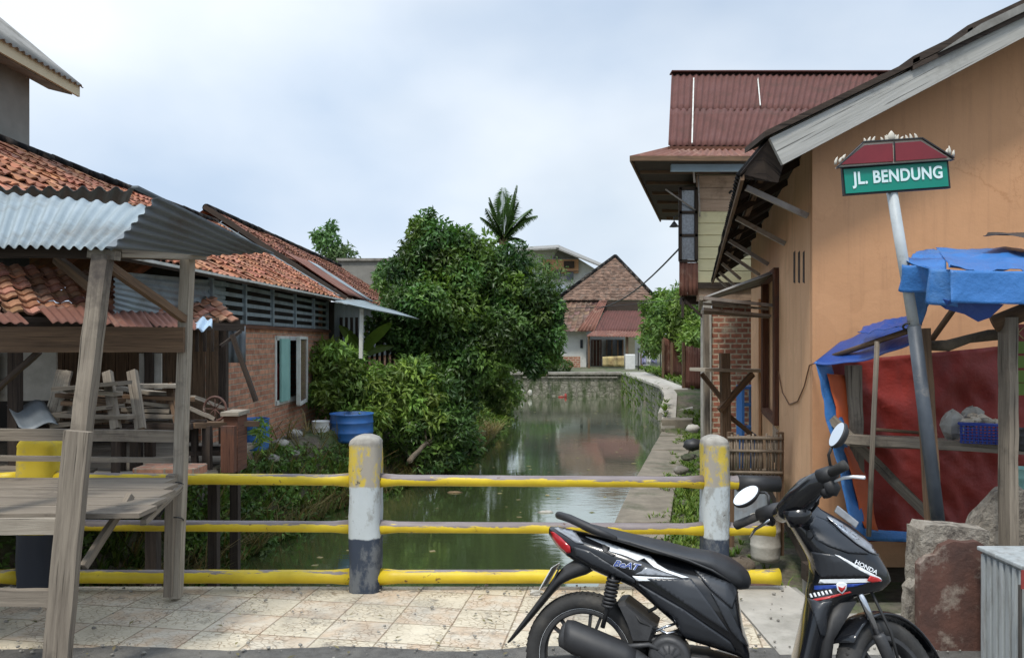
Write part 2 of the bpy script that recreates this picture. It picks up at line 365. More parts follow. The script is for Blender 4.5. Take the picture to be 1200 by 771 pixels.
MT['leaf_mid'] = leaf_mat('mid green leaves', (0.12, 0.185, 0.042), (0.075, 0.13, 0.03))
MT['leaf_bright'] = leaf_mat('bright green leaves', (0.20, 0.29, 0.055), (0.12, 0.20, 0.038))
MT['leaf_far'] = leaf_mat('far green leaves', (0.13, 0.21, 0.07), (0.08, 0.15, 0.05))
MT['leaf_dry'] = leaf_mat('dry stems and leaves', (0.20, 0.16, 0.09), (0.10, 0.095, 0.045), .8)
MT['grass'] = leaf_mat('grass blades', (0.13, 0.21, 0.045), (0.08, 0.15, 0.03), .7)

def paving_mat():
    m, t, b = newmat('mosaic paving tiles')
    v = coords(t, True, rnd=False)
    br = nd(t, 'ShaderNodeTexBrick', Scale=1.0, offset=0.0, squash=1.0)
    br.inputs['Color1'].default_value = (1, 1, 1, 1); br.inputs['Color2'].default_value = (1, 1, 1, 1); br.inputs['Mortar'].default_value = (0, 0, 0, 1)
    br.inputs['Mortar Size'].default_value = 0.006; br.inputs['Mortar Smooth'].default_value = 0.5
    br.inputs['Brick Width'].default_value = 0.335; br.inputs['Row Height'].default_value = 0.28
    nv = noise_n(t, v, 6, 4, .6)
    ad = t.nodes.new('ShaderNodeVectorMath'); ad.operation = 'MULTIPLY_ADD'; ad.inputs[1].default_value = (.012, .012, 0)
    t.links.new(nv, ad.inputs[0]); t.links.new(v, ad.inputs[2])
    t.links.new(ad.outputs[0], br.inputs['Vector'])
    ms = t.nodes.new('ShaderNodeMapping'); ms.inputs['Scale'].default_value = (1 / 0.335, 1 / 0.28, 1)
    t.links.new(v, ms.inputs['Vector'])
    ch = nd(t, 'ShaderNodeTexChecker', Scale=1.0); t.links.new(ms.outputs[0], ch.inputs['Vector'])
    vo = nd(t, 'ShaderNodeTexVoronoi', feature='DISTANCE_TO_EDGE', Scale=24.0)
    wv = t.nodes.new('ShaderNodeMapping'); wv.inputs['Scale'].default_value = (1, 1.5, 1)
    t.links.new(ad.outputs[0], wv.inputs['Vector']); t.links.new(wv.outputs[0], vo.inputs['Vector'])
    crack = ramp(t, vo.outputs['Distance'], 0.02, 0.09)
    n = noise_n(t, v, 3.2, 7, .65)
    base = ramp(t, n, .3, .7, (0.45, 0.39, 0.29), (0.64, 0.57, 0.44))
    pink = ramp(t, noise_n(t, v, 7, 5, .6), .4, .62, (0.56, 0.50, 0.41), (0.49, 0.36, 0.25))
    fac = t.nodes.new('ShaderNodeMath'); fac.operation = 'MULTIPLY'
    t.links.new(ch.outputs['Fac'], fac.inputs[0]); fac.inputs[1].default_value = .75
    col = mixc(t, fac.outputs[0], base, pink)
    # mosaic joints, partly worn away
    worn = ramp(t, noise_n(t, v, 4.5, 5, .6), .38, .56, (.08,) * 3, (.85,) * 3)
    inv = mixc(t, worn, (1, 1, 1), crack)
    col = mixc(t, 1.0, col, mixc(t, inv, (0.46, 0.40, 0.34), (1, 1, 1)), 'MULTIPLY')
    col = mixc(t, 1.0, col, mixc(t, br.outputs[0], (0.50, 0.46, 0.41), (1, 1, 1)), 'MULTIPLY')
    n4 = noise_n(t, v, 1.5, 9, .75)
    col = mixc(t, ramp(t, n4, .50, .72, (0,) * 3, (.85,) * 3), col, (0.22, 0.205, 0.18))
    n5 = noise_n(t, v, 5.5, 9, .75)
    col = mixc(t, ramp(t, n5, .56, .66, (0,) * 3, (.75,) * 3), col, (0.12, 0.11, 0.095))
    t.links.new(col, b.inputs['Base Color'])
    b.inputs['Roughness'].default_value = .85
    bm_ = t.nodes.new('ShaderNodeMath'); bm_.operation = 'MULTIPLY_ADD'; bm_.inputs[1].default_value = .6
    t.links.new(inv, bm_.inputs[0]); t.links.new(br.outputs[0], bm_.inputs[2])
    bump(t, b, bm_.outputs[0], .5, .005)
    return m
MT['paving'] = paving_mat()

def yellow_rail_mat(thr=.60):
    m, t, b = newmat('chipped yellow paint')
    v = coords(t, False, (1.0, 9, 9))
    n = noise_n(t, v, 2.0, 8, .72)
    g = t.nodes.new('ShaderNodeNewGeometry'); sp = t.nodes.new('ShaderNodeSeparateXYZ'); t.links.new(g.outputs['Normal'], sp.inputs[0])
    ad = t.nodes.new('ShaderNodeMath'); ad.operation = 'MULTIPLY_ADD'; ad.inputs[1].default_value = .30
    t.links.new(sp.outputs[2], ad.inputs[0]); t.links.new(n, ad.inputs[2])
    f = ramp(t, ad.outputs[0], thr, thr + .02)
    yel = ramp(t, noise_n(t, coords(t, False), 5, 6, .6), .3, .7, (0.52, 0.37, 0.015), (0.70, 0.52, 0.02))
    grey = ramp(t, noise_n(t, coords(t, False, (1, 6, 6)), 4, 6, .6), .3, .7, (0.145, 0.115, 0.115), (0.25, 0.215, 0.21))
    col = mixc(t, f, yel, grey)
    n3 = noise_n(t, coords(t, False), 14, 6, .7)
    col = mixc(t, ramp(t, n3, .64, .68), col, (0.10, 0.045, 0.025))
    t.links.new(col, b.inputs['Base Color']); b.inputs['Roughness'].default_value = .5
    bump(t, b, f, -.4, .002)
    return m
MT['rail'] = yellow_rail_mat()
MT['rail_yellow'] = yellow_rail_mat(.76)

def rail_post_mat():
    m, t, b = newmat('banded painted concrete')
    tcn = t.nodes.new('ShaderNodeTexCoord'); sp = t.nodes.new('ShaderNodeSeparateXYZ'); t.links.new(tcn.outputs['Object'], sp.inputs[0])
    v = coords(t, False)
    nw = noise_n(t, v, 12, 5, .6)
    z = t.nodes.new('ShaderNodeMath'); z.operation = 'MULTIPLY_ADD'; z.inputs[1].default_value = .035
    t.links.new(nw, z.inputs[0]); t.links.new(sp.outputs[2], z.inputs[2])
    n = noise_n(t, coords(t, False, (1, 1, .6)), 7, 8, .72)
    yel = mixc(t, ramp(t, n, .455, .54), (0.56, 0.42, 0.06), (0.34, 0.31, 0.26))
    gry = mixc(t, ramp(t, n, .52, .60), (0.47, 0.515, 0.53), (0.30, 0.31, 0.30))
    nav = mixc(t, ramp(t, n, .5, .6), (0.030, 0.042, 0.065), (0.12, 0.13, 0.14))
    c = mixc(t, ramp(t, z.outputs[0], .365, .372), nav, gry)
    c = mixc(t, ramp(t, z.outputs[0], .69, .70), c, yel)
    c = mixc(t, ramp(t, z.outputs[0], .945, .965), c, mixc(t, ramp(t, n, .4, .6), (0.36, 0.34, 0.30), (0.24, 0.22, 0.19)))
    n2 = noise_n(t, v, 22, 5, .7)
    c = mixc(t, ramp(t, n2, .64, .70), c, (0.10, 0.09, 0.075))
    t.links.new(c, b.inputs['Base Color']); b.inputs['Roughness'].default_value = .8
    bump(t, b, n, .6, .012)
    return m
MT['rail_post'] = rail_post_mat()
def rail_post_yellow():
    m, t, b = newmat('yellow and black painted concrete')
    tcn = t.nodes.new('ShaderNodeTexCoord'); sp = t.nodes.new('ShaderNodeSeparateXYZ'); t.links.new(tcn.outputs['Object'], sp.inputs[0])
    n = noise_n(t, coords(t, False), 7, 8, .7)
    yel = mixc(t, ramp(t, n, .52, .66), (0.60, 0.44, 0.03), (0.38, 0.30, 0.12))
    c = mixc(t, ramp(t, sp.outputs[2], .375, .382), (0.03, 0.034, 0.045), yel)
    t.links.new(c, b.inputs['Base Color']); b.inputs['Roughness'].default_value = .8
    bump(t, b, n, .4, .01)
    return m
MT['rail_post_y'] = rail_post_yellow()

def water_mat():
    m, t, b = newmat('still green canal water')
    v = coords(t, False, (1, 1, 1), rnd=False)
    n = noise_n(t, v, .35, 4, .6)
    col = ramp(t, n, .35, .65, (0.048, 0.066, 0.024), (0.072, 0.092, 0.034))
    t.links.new(col, b.inputs['Base Color'])
    b.inputs['Roughness'].default_value = .3
    b.inputs['IOR'].default_value = 1.33
    gl = nd(t, 'ShaderNodeBsdfGlossy', Roughness=.015); gl.inputs[0].default_value = (.90, .93, .88, 1)
    # ripples, elongated across the canal, calmer in patches
    w1 = noise_n(t, coords(t, False, (1.2, 3.6, 1), rnd=False), 2.4, 5, .55, .3)
    w2 = noise_n(t, coords(t, False, (1, 1.5, 1), rnd=False), .5, 3, .5)
    mu = t.nodes.new('ShaderNodeMath'); mu.operation = 'MULTIPLY'
    t.links.new(w1, mu.inputs[0]); t.links.new(ramp(t, w2, .35, .7, (.25,) * 3, (1,) * 3), mu.inputs[1])
    bp = nd(t, 'ShaderNodeBump', Strength=.24, Distance=.0125)
    t.links.new(mu.outputs[0], bp.inputs['Height'])
    t.links.new(bp.outputs[0], gl.inputs['Normal']); t.links.new(bp.outputs[0], b.inputs['Normal'])
    lw = nd(t, 'ShaderNodeFresnel', IOR=1.9)
    t.links.new(bp.outputs[0], lw.inputs['Normal'])
    f2 = t.nodes.new('ShaderNodeMath'); f2.operation = 'MULTIPLY_ADD'; f2.inputs[1].default_value = .9; f2.inputs[2].default_value = .30
    f2.use_clamp = True
    t.links.new(lw.outputs[0], f2.inputs[0])
    ms = t.nodes.new('ShaderNodeMixShader')
    t.links.new(f2.outputs[0], ms.inputs[0]); t.links.new(b.outputs[0], ms.inputs[1]); t.links.new(gl.outputs[0], ms.inputs[2])
    t.links.new(ms.outputs[0], t.nodes['Material Output'].inputs[0])
    return m
MT['water'] = water_mat()

def ground_mat():
    m, t, b = newmat('bank soil and weeds')
    v = coords(t, False, rnd=False)
    n = noise_n(t, v, 1.4, 9, .7)
    n2 = noise_n(t, v, 9, 7, .7)
    soil = ramp(t, n2, .3, .7, (0.065, 0.052, 0.038), (0.19, 0.16, 0.12))
    gr = ramp(t, n2, .3, .7, (0.03, 0.05, 0.015), (0.09, 0.13, 0.035))
    col = mixc(t, ramp(t, n, .42, .58), soil, gr)
    t.links.new(col, b.inputs['Base Color']); b.inputs['Roughness'].default_value = .95
    bump(t, b, n2, .8, .04)
    return m
MT['ground'] = ground_mat()

def stonewall_mat():
    m, t, b = newmat('mossy stone masonry')
    v = coords(t, True, (1, 1.4, 1), rnd=False)
    vo = nd(t, 'ShaderNodeTexVoronoi', feature='DISTANCE_TO_EDGE', Scale=3.8); t.links.new(v, vo.inputs['Vector'])
    vc = nd(t, 'ShaderNodeTexVoronoi', feature='F1', Scale=2.6); t.links.new(v, vc.inputs['Vector'])
    n = noise_n(t, v, 6, 8, .7)
    st = ramp(t, n, .3, .7, (0.14, 0.13, 0.105), (0.30, 0.285, 0.235))
    col = mixc(t, ramp(t, vo.outputs['Distance'], .01, .09), (0.10, 0.093, 0.075), st)
    n2 = noise_n(t, coords(t, True, (2.2, .8, 1), rnd=False), 1.4, 8, .7)
    col = mixc(t, ramp(t, n2, .44, .6), col, (0.05, 0.068, 0.028))
    t.links.new(col, b.inputs['Base Color']); b.inputs['Roughness'].default_value = .95
    bump(t, b, vo.outputs['Distance'], .9, .06)
    return m
MT['stonewall'] = stonewall_mat()

def tinted(name, rough=.6, bmp=.1, bs=20):
    m, t, b = newmat(name)
    a = nd(t, 'ShaderNodeAttribute', attribute_name='tint')
    v = coords(t, False)
    n = noise_n(t, v, 6, 6, .65)
    col = mixc(t, 1.0, a.outputs['Color'], ramp(t, n, .3, .7, (.72, .72, .72), (1.1, 1.1, 1.1)), 'MULTIPLY')
    t.links.new(col, b.inputs['Base Color']); b.inputs['Roughness'].default_value = rough
    if bmp: bump(t, b, noise_n(t, v, bs, 5, .6), bmp, .005)
    return m
MT['tinted'] = tinted('assorted surfaces')

# ------------------------------------------------------------------ mesh builder
def frame(d, up=V((0, 0, 1))):
    d = d.normalized()
    if abs(d.dot(up)) > .98: up = V((0, 1, 0))
    s = d.cross(up).normalized()
    return s, s.cross(d).normalized()      # side, up

class MB:
    def __init__(s): s.v = []; s.f = []; s.uv = []; s.mi = []; s.t = []; s.sm = []
    def add(s, vs_, fs, uvs=None, m=0, t=None, sm=False):
        o = len(s.v); s.v += [V(a) for a in vs_]
        for i, f in enumerate(fs):
            s.f.append([o + k for k in f]); s.uv.append(uvs[i] if uvs else None); s.mi.append(m); s.t.append(t); s.sm.append(sm)
        return s
    def box(s, c, sz, rot=None, m=0, t=None):
        c = V(c); hx, hy, hz = sz[0] / 2, sz[1] / 2, sz[2] / 2
        vv = [V((x, y, z)) for x in (-hx, hx) for y in (-hy, hy) for z in (-hz, hz)]
        if rot: vv = [rot @ a for a in vv]
        return s.add([c + a for a in vv], [(0, 1, 3, 2), (4, 6, 7, 5), (0, 4, 5, 1), (2, 3, 7, 6), (0, 2, 6, 4), (1, 5, 7, 3)], m=m, t=t)
    def span(s, x0, x1, y0, y1, z0, z1, m=0, t=None):
        return s.box(((x0 + x1) / 2, (y0 + y1) / 2, (z0 + z1) / 2), (x1 - x0, y1 - y0, z1 - z0), m=m, t=t)
    def beam(s, p0, p1, w_, h, seg=1, jit=0.0, up=V((0, 0, 1)), m=0, t=None, taper=1.0, roll=0.0):
        # w_ = side width, h = height
        p0 = V(p0); p1 = V(p1); L = (p1 - p0).length
        sd, u = frame(p1 - p0, up)
        if roll:
            q = Matrix.Rotation(roll, 3, (p1 - p0).normalized()); sd = q @ sd; u = q @ u
        vs_ = []; j = RND.uniform
        off = RND.uniform(0, 9)
        for i in range(seg + 1):
            f = i / seg; c = p0.lerp(p1, f); k = 1 + (taper - 1) * f
            bend = V((0, 0, 0))
            if jit and 0 < i < seg: bend = (sd * j(-jit, jit) + u * j(-jit, jit)) * .4
            for a, b in ((-1, -1), (1, -1), (1, 1), (-1, 1)):
                vs_.append(c + bend + sd * (a * w_ / 2 * k + (j(-jit, jit) * .3 if jit else 0)) + u * (b * h / 2 * k + (j(-jit, jit) * .3 if jit else 0)))
        fs = []; uvs = []
        per = [0, w_, w_ + h, 2 * w_ + h, 2 * w_ + 2 * h]
        for i in range(seg):
            for q in range(4):
                a = i * 4 + q; b = i * 4 + (q + 1) % 4
                fs.append((a, b, b + 4, a + 4))
                u0, u1 = off + L * i / seg, off + L * (i + 1) / seg
                uvs.append([(u0, per[q]), (u0, per[q + 1]), (u1, per[q + 1]), (u1, per[q])])
        fs.append((3, 2, 1, 0)); uvs.append([(off, .0), (off + .02, .0), (off + .02, .02), (off, .02)])
        e = seg * 4
        fs.append((e, e + 1, e + 2, e + 3)); uvs.append([(off, .0), (off + .02, .0), (off + .02, .02), (off, .02)])
        return s.add(vs_, fs, uvs, m, t)
    def tube(s, pts, r, n=10, m=0, caps=True, sm=True, t=None, flat=1.0):
        pts = [V(p) for p in pts]; k = len(pts)
        rs = r if isinstance(r, (list, tuple)) else [r] * k
        vs_ = []; ref = None; us = [0]
        for i in range(k):
            d = (pts[min(i + 1, k - 1)] - pts[max(i - 1, 0)]).normalized()
            if ref is None: sd, u = frame(d)
            else:
                u = ref - d * ref.dot(d); u.normalize(); sd = d.cross(u)
            ref = u
            if i: us.append(us[-1] + (pts[i] - pts[i - 1]).length)
            for q in range(n):
                a = 2 * PI * q / n
                vs_.append(pts[i] + (sd * math.cos(a) + u * math.sin(a) * flat) * rs[i])
        fs = []; uvs = []
        for i in range(k - 1):
            for q in range(n):
                a = i * n + q; b = i * n + (q + 1) % n
                fs.append((a, b, b + n, a + n))
                q0, q1 = q / n * .3, (q + 1) / n * .3
                uvs.append([(us[i], q0), (us[i], q1), (us[i + 1], q1), (us[i + 1], q0)])
        if caps:
            fs.append(tuple(range(n - 1, -1, -1))); uvs.append([(0, 0)] * n)
            fs.append(tuple((k - 1) * n + q for q in range(n))); uvs.append([(0, 0)] * n)
        return s.add(vs_, fs, uvs, m, t, sm)
    def lathe(s, prof, base, axis=V((0, 0, 1)), n=20, m=0, sm=True, sx=1, sy=1, t=None, cap=True):
        a = V(axis).normalized(); sd, u = frame(a, V((0, 1, 0)) if abs(a.z) > .9 else V((0, 0, 1)))
        base = V(base); vs_ = []
        for r, z in prof:
            for q in range(n):
                g = 2 * PI * q / n
                vs_.append(base + a * z + sd * math.cos(g) * r * sx + u * math.sin(g) * r * sy)
        fs = []
        for i in range(len(prof) - 1):
            for q in range(n):
                x = i * n + q; y = i * n + (q + 1) % n
                fs.append((x, y, y + n, x + n))
        if cap and prof[0][0] > 1e-5: fs.append(tuple(range(n - 1, -1, -1)))
        if cap and prof[-1][0] > 1e-5: fs.append(tuple((len(prof) - 1) * n + q for q in range(n)))
        return s.add(vs_, fs, m=m, sm=sm, t=t)
    def ball(s, c, r, n=10, m=0, sc=(1, 1, 1), jit=0, t=None):
        prof = []
        vs_ = []; fs = []; c = V(c); k = max(4, n // 2)
        for i in range(k + 1):
            th = PI * i / k
            for q in range(n):
                g = 2 * PI * q / n; rr = r * (1 + RND.uniform(-jit, jit))
                vs_.append(c + V((math.sin(th) * math.cos(g) * sc[0], math.sin(th) * math.sin(g) * sc[1], -math.cos(th) * sc[2])) * rr)
        for i in range(k):
            for q in range(n):
                a = i * n + q; b = i * n + (q + 1) % n
                fs.append((a, b, b + n, a + n))
        return s.add(vs_, fs, m=m, sm=True, t=t)
    def poly(s, pts, thick, m=0, t=None):
        # planar polygon with thickness vector
        pts = [V(p) for p in pts]; th = V(thick); n = len(pts)
        vs_ = pts + [p + th for p in pts]
        fs = [tuple(range(n)), tuple(range(2 * n - 1, n - 1, -1))] + [(i, (i + n), (i + 1) % n + n, (i + 1) % n) for i in range(n)]
        return s.add(vs_, fs, m=m, t=t)
    def grid(s, a, b, c, d, nu, nv, fn=None, m=0, t=None, sm=True, uvscale=None):
        # a->b is u, a->d is v
        a, b, c, d = V(a), V(b), V(c), V(d)
        lu = ((b - a).length + (c - d).length) / 2; lv = ((d - a).length + (c - b).length) / 2
        N = (b - a).cross(d - a)
        if N.length < 1e-9: N = (c - b).cross(d - c)
        N.normalize(); vs_ = []
        for j in range(nv + 1):
            for i in range(nu + 1):
                u, v = i / nu, j / nv
                p = a.lerp(b, u).lerp(d.lerp(c, u), v)
                if fn:
                    r = fn(u * lu, v * lv, u, v)
                    p = p + (N * r if not isinstance(r, Vector) else r)
                vs_.append(p)
        fs = []; uvs = []
        for j in range(nv):
            for i in range(nu):
                k = j * (nu + 1) + i
                fs.append((k, k + 1, k + nu + 2, k + nu + 1))
                u0, u1, v0, v1 = i / nu * lu, (i + 1) / nu * lu, j / nv * lv, (j + 1) / nv * lv
                uvs.append([(u0, v0), (u1, v0), (u1, v1), (u0, v1)])
        return s.add(vs_, fs, uvs, m, t, sm)
    def corr(s, a, b, c, d, per=.076, amp=.01, nv=6, sag=.006, m=0, ragged=0.0):
        L = ((V(b) - V(a)).length + (V(c) - V(d)).length) / 2
        nu = max(8, int(L / per * 6)); ph = RND.uniform(0, 99)
        def fn(x, y, u, v):
            return amp * math.cos(2 * PI * x / per) + sag * noise.noise(V((x * 1.3 + ph, y * 1.3, 0))) * 2
        return s.grid(a, b, c, d, nu, nv, fn, m)
    def tiles(s, O, U, W, tw=.2, th=.25, amp=.028, miss=0.0, m=0, jit=1.0, flatten=False):
        O, U, W = V(O), V(U), V(W); nu = max(2, int(U.length / tw)); nv = max(2, int(W.length / th))
        u = U / nu; w_ = W / nv; N = U.cross(W).normalized()
        if N.z < 0: N = -N
        un = u.normalized(); wn = w_.normalized()
        for j in range(nv):
            for i in range(nu):
                if RND.random() < miss: continue
                o = O + u * i + w_ * j + un * RND.gauss(0, .006) * jit + wn * RND.gauss(0, .012) * jit + N * abs(RND.gauss(0, .006)) * jit
                o += N * .05 * noise.noise(V((i * .13, j * .2, O.x)))
                lift = .026
                vs_ = []
                K = 5
                sk = RND.gauss(0, .012) * jit
                for a in range(K):
                    f = a / (K - 1) * 1.06
                    h = amp * math.cos(2 * PI * f * .95 + .5)
                    vs_.append(o + u * f + N * (h + lift - .02) + wn * sk * f - wn * 0.02)
                    vs_.append(o + u * f + N * (h + lift) + wn * sk * f - wn * 0.02)
                    vs_.append(o + u * f + w_ * 1.08 + N * (h) + wn * sk * f)
                fs = []
                for a in range(K - 1):
                    k = a * 3
                    fs += [(k, k + 3, k + 4, k + 1), (k + 1, k + 4, k + 5, k + 2)]
                g = RND.choice([1, 1, 1.1, .9, .8, 1.2, .62]) * RND.uniform(.85, 1.12)
                t = (g * RND.uniform(.95, 1.05), g * RND.uniform(.88, 1.06), g * RND.uniform(.85, 1.1))
                s.add(vs_, fs, m=m, t=t, sm=False)
        return s
    def build(s, name, mats, parent=None, bevel=0, solid=0, sub=0, origin=None, smooth=None, local=False, weld=False):
        off = V((0, 0, 0))
        if parent is not None and not local: off = V(parent['_w'][:]) if '_w' in parent else V((0, 0, 0))
        if parent is None and origin is not None: off = V(origin)
        me = bpy.data.meshes.new(name)
        me.from_pydata([tuple(p - off) for p in s.v], [], s.f)
        uvl = me.uv_layers.new(name='UVMap')
        has_t = any(t is not None for t in s.t)
        ca = me.color_attributes.new('tint', 'FLOAT_COLOR', 'CORNER') if has_t else None
        uvbuf = []; tb = []
        for pi, poly_ in enumerate(s.f):
            q = s.uv[pi]
            if q is None:
                n = V((0, 0, 0)); k = len(poly_)
                for i in range(k):
                    a, b = s.v[poly_[i]], s.v[poly_[(i + 1) % k]]
                    n += a.cross(b)
                ax = max(range(3), key=lambda i: abs(n[i]))
                if ax == 0: q = [(s.v[i].y, s.v[i].z) for i in poly_]
                elif ax == 1: q = [(s.v[i].x, s.v[i].z) for i in poly_]
                else: q = [(s.v[i].x, s.v[i].y) for i in poly_]
            for a in q: uvbuf += [a[0], a[1]]
            if has_t:
                tt = s.t[pi]
                if tt is None: tt = (1, 1, 1)
                elif isinstance(tt, (int, float)): tt = (tt, tt, tt)
                tb += [tt[0], tt[1], tt[2], 1.0] * len(poly_)
        uvl.data.foreach_set('uv', uvbuf)
        if has_t: ca.data.foreach_set('color', tb)
        mats = mats if isinstance(mats, (list, tuple)) else [mats]
        for m_ in mats: me.materials.append(MT[m_] if isinstance(m_, str) else m_)
        me.polygons.foreach_set('material_index', s.mi)
        me.polygons.foreach_set('use_smooth', [smooth if smooth is not None else x for x in s.sm])
        me.update()
        o = bpy.data.objects.new(name, me); COL.objects.link(o)
        if parent is not None:
            o.parent = parent; o['_w'] = parent['_w'][:] if '_w' in parent else (0, 0, 0)
        elif origin is not None: o.location = off
        if weld:
            w_ = o.modifiers.new('weld', 'WELD'); w_.merge_threshold = .0008
        if solid:
            w_ = o.modifiers.new('solid', 'SOLIDIFY'); w_.thickness = solid; w_.offset = 0
        if bevel:
            w_ = o.modifiers.new('bevel', 'BEVEL'); w_.width = bevel; w_.segments = 2; w_.limit_method = 'ANGLE'; w_.angle_limit = math.radians(40)
            w_.harden_normals = False
        if sub:
            w_ = o.modifiers.new('sub', 'SUBSURF'); w_.levels = sub; w_.render_levels = sub
        return o

def tag(o, label, cat, group=None):
    o['label'] = label; o['category'] = cat
    if group: o['group'] = group
    return o
def thing(name, label, cat, loc=(0, 0, 0), group=None):
    o = bpy.data.objects.new(name, None); COL.objects.link(o)
    o.location = loc; o['_w'] = tuple(loc); o.empty_display_size = .2
    return tag(o, label, cat, group)
def single(mb, name, mats, label, cat, group=None, origin=None, **kw):
    if origin is None:
        lo = [min(v[i] for v in mb.v) for i in range(3)]; hi = [max(v[i] for v in mb.v) for i in range(3)]
        origin = ((lo[0] + hi[0]) / 2, (lo[1] + hi[1]) / 2, lo[2])
    return tag(mb.build(name, mats, origin=origin, **kw), label, cat, group)
def struct(mb, name, mats, kind='structure', **kw):
    o = mb.build(name, mats, **kw); o['kind'] = kind; return o

def text_mesh(name, s, size, M, m, parent, extrude=.002, offset=0.0, sx=1.0, local=False, spacing=1.0):
    cu = bpy.data.curves.new('t', 'FONT'); cu.body = s; cu.size = size; cu.extrude = extrude; cu.offset = offset
    cu.align_x = 'CENTER'; cu.align_y = 'CENTER'; cu.space_character = spacing; cu.resolution_u = 4
    tmp = bpy.data.objects.new('t', cu); COL.objects.link(tmp)
    bpy.context.view_layer.update()
    me = bpy.data.meshes.new_from_object(tmp)
    bpy.data.objects.remove(tmp)
    mb = MB()
    vs_ = [M @ V((v.co.x * sx, v.co.y, v.co.z)) for v in me.vertices]
    mb.add(vs_, [tuple(p.vertices) for p in me.polygons])
    bpy.data.meshes.remove(me)
    return mb.build(name, m, parent, local=local)

# ------------------------------------------------------------------ foliage
def rdir(r=RND):
    while True:
        v = V((r.uniform(-1, 1), r.uniform(-1, 1), r.uniform(-1, 1)))
        if .05 < v.length < 1: return v.normalized()
def leaf(mb, p, d, n, L, W, t, droop=.25):
    d = d.normalized(); s = d.cross(n)
    if s.length < 1e-3: s = d.cross(V((1, 0, 0)))
    s.normalize(); n = s.cross(d)
    a = p; b = p + d * L * .45 + s * W / 2 + n * W * .18; c = p + d * L - n * L * droop; e = p + d * L * .45 - s * W / 2 + n * W * .18
    mid = p + d * L * .5 - n * L * droop * .2
    mb.add([a, b, c, e, mid], [(0, 1, 4), (1, 2, 4), (0, 4, 3), (4, 2, 3)], t=t)
def blob_leaves(mb, blobs, n, L, W, bright=(.6, 1.35), shell=.45, droop=.25, hue=.12, up=.5, keep=None):
    tot = sum((b[1][0] * b[1][1] * b[1][2]) ** (2 / 3) for b in blobs)
    for c, r in blobs:
        k = int(n * (r[0] * r[1] * r[2]) ** (2 / 3) / tot)
        cb = RND.uniform(bright[0], bright[1]); ch = RND.uniform(-hue, hue)
        for _ in range(k):
            d = rdir(); q = 1 - shell * RND.random() ** 1.6
            if RND.random() < .12: q *= RND.uniform(.9, 1.25)
            p = V((c[0] + d.x * r[0] * q, c[1] + d.y * r[1] * q, c[2] + d.z * r[2] * q))
            if keep and not keep(p): continue
            nn = (d * .8 + V((0, 0, up)) + rdir() * .7).normalized()
            g = cb * RND.uniform(.7, 1.3)
            if RND.random() < .04: g *= 1.5
            l = L * RND.uniform(.6, 1.25)
            dd = (rdir() + d * .7 + V((0, 0, -.3)))
            leaf(mb, p, dd, nn, l, W * l / L, (g * (1 + ch), g, g * (1 - ch)), droop)
def limb(mb, p0, p1, r0, r1, k=5, wob=.1):
    pts = []; rs = []
    for i in range(k + 1):
        f = i / k; p = V(p0).lerp(V(p1), f)
        if 0 < i < k: p += V((RND.uniform(-wob, wob), RND.uniform(-wob, wob), RND.uniform(-wob, wob) * .5))
        pts.append(p); rs.append(r0 + (r1 - r0) * f)
    mb.tube(pts, rs, 7)
def clumps(blobs, k=9, f=.42, seed=5):
    r_ = random.Random(seed); out = []
    for c, r in blobs:
        out.append((c, tuple(x * .86 for x in r)))
        for _ in range(k):
            d = rdir(r_)
            if d.y > .5: d.y = -d.y
            q = r_.uniform(.70, 1.0); m_ = f * r_.uniform(.6, 1.15)
            out.append(((c[0] + d.x * r[0] * q, c[1] + d.y * r[1] * q, c[2] + d.z * r[2] * q), tuple(x * m_ for x in r)))
    return out
def tree(name, label, base, blobs, n, L, W, lm, trunk_r=.12, group=None, bright=(.6, 1.35), shell=.45, droop=.25, cat='tree', up=.5, keep=None, hue=.12):
    t = thing(name, label, cat, base, group)
    tb = MB(); b = V(base)
    cx = V((sum(q[0][0] for q in blobs) / len(blobs), sum(q[0][1] for q in blobs) / len(blobs), sum(q[0][2] for q in blobs) / len(blobs)))
    fork = b.lerp(cx, .55)
    limb(tb, b, fork, trunk_r, trunk_r * .7, 5, trunk_r * .5)
    for c, r in blobs: limb(tb, fork, V(c), trunk_r * .5, trunk_r * .12, 4, .12)
    tb.build('trunk', 'bark', t)
    cb = MB(); blob_leaves(cb, clumps(blobs) if n > 4000 else blobs, n, L, W, bright, shell, droop, hue, up, keep)
    cb.build('crown', lm, t)
    return t

def parts(name, m_, par, fns, **k):
    for f in fns:
        mb = MB(); f(mb); mb.build(name, m_, par, **k)

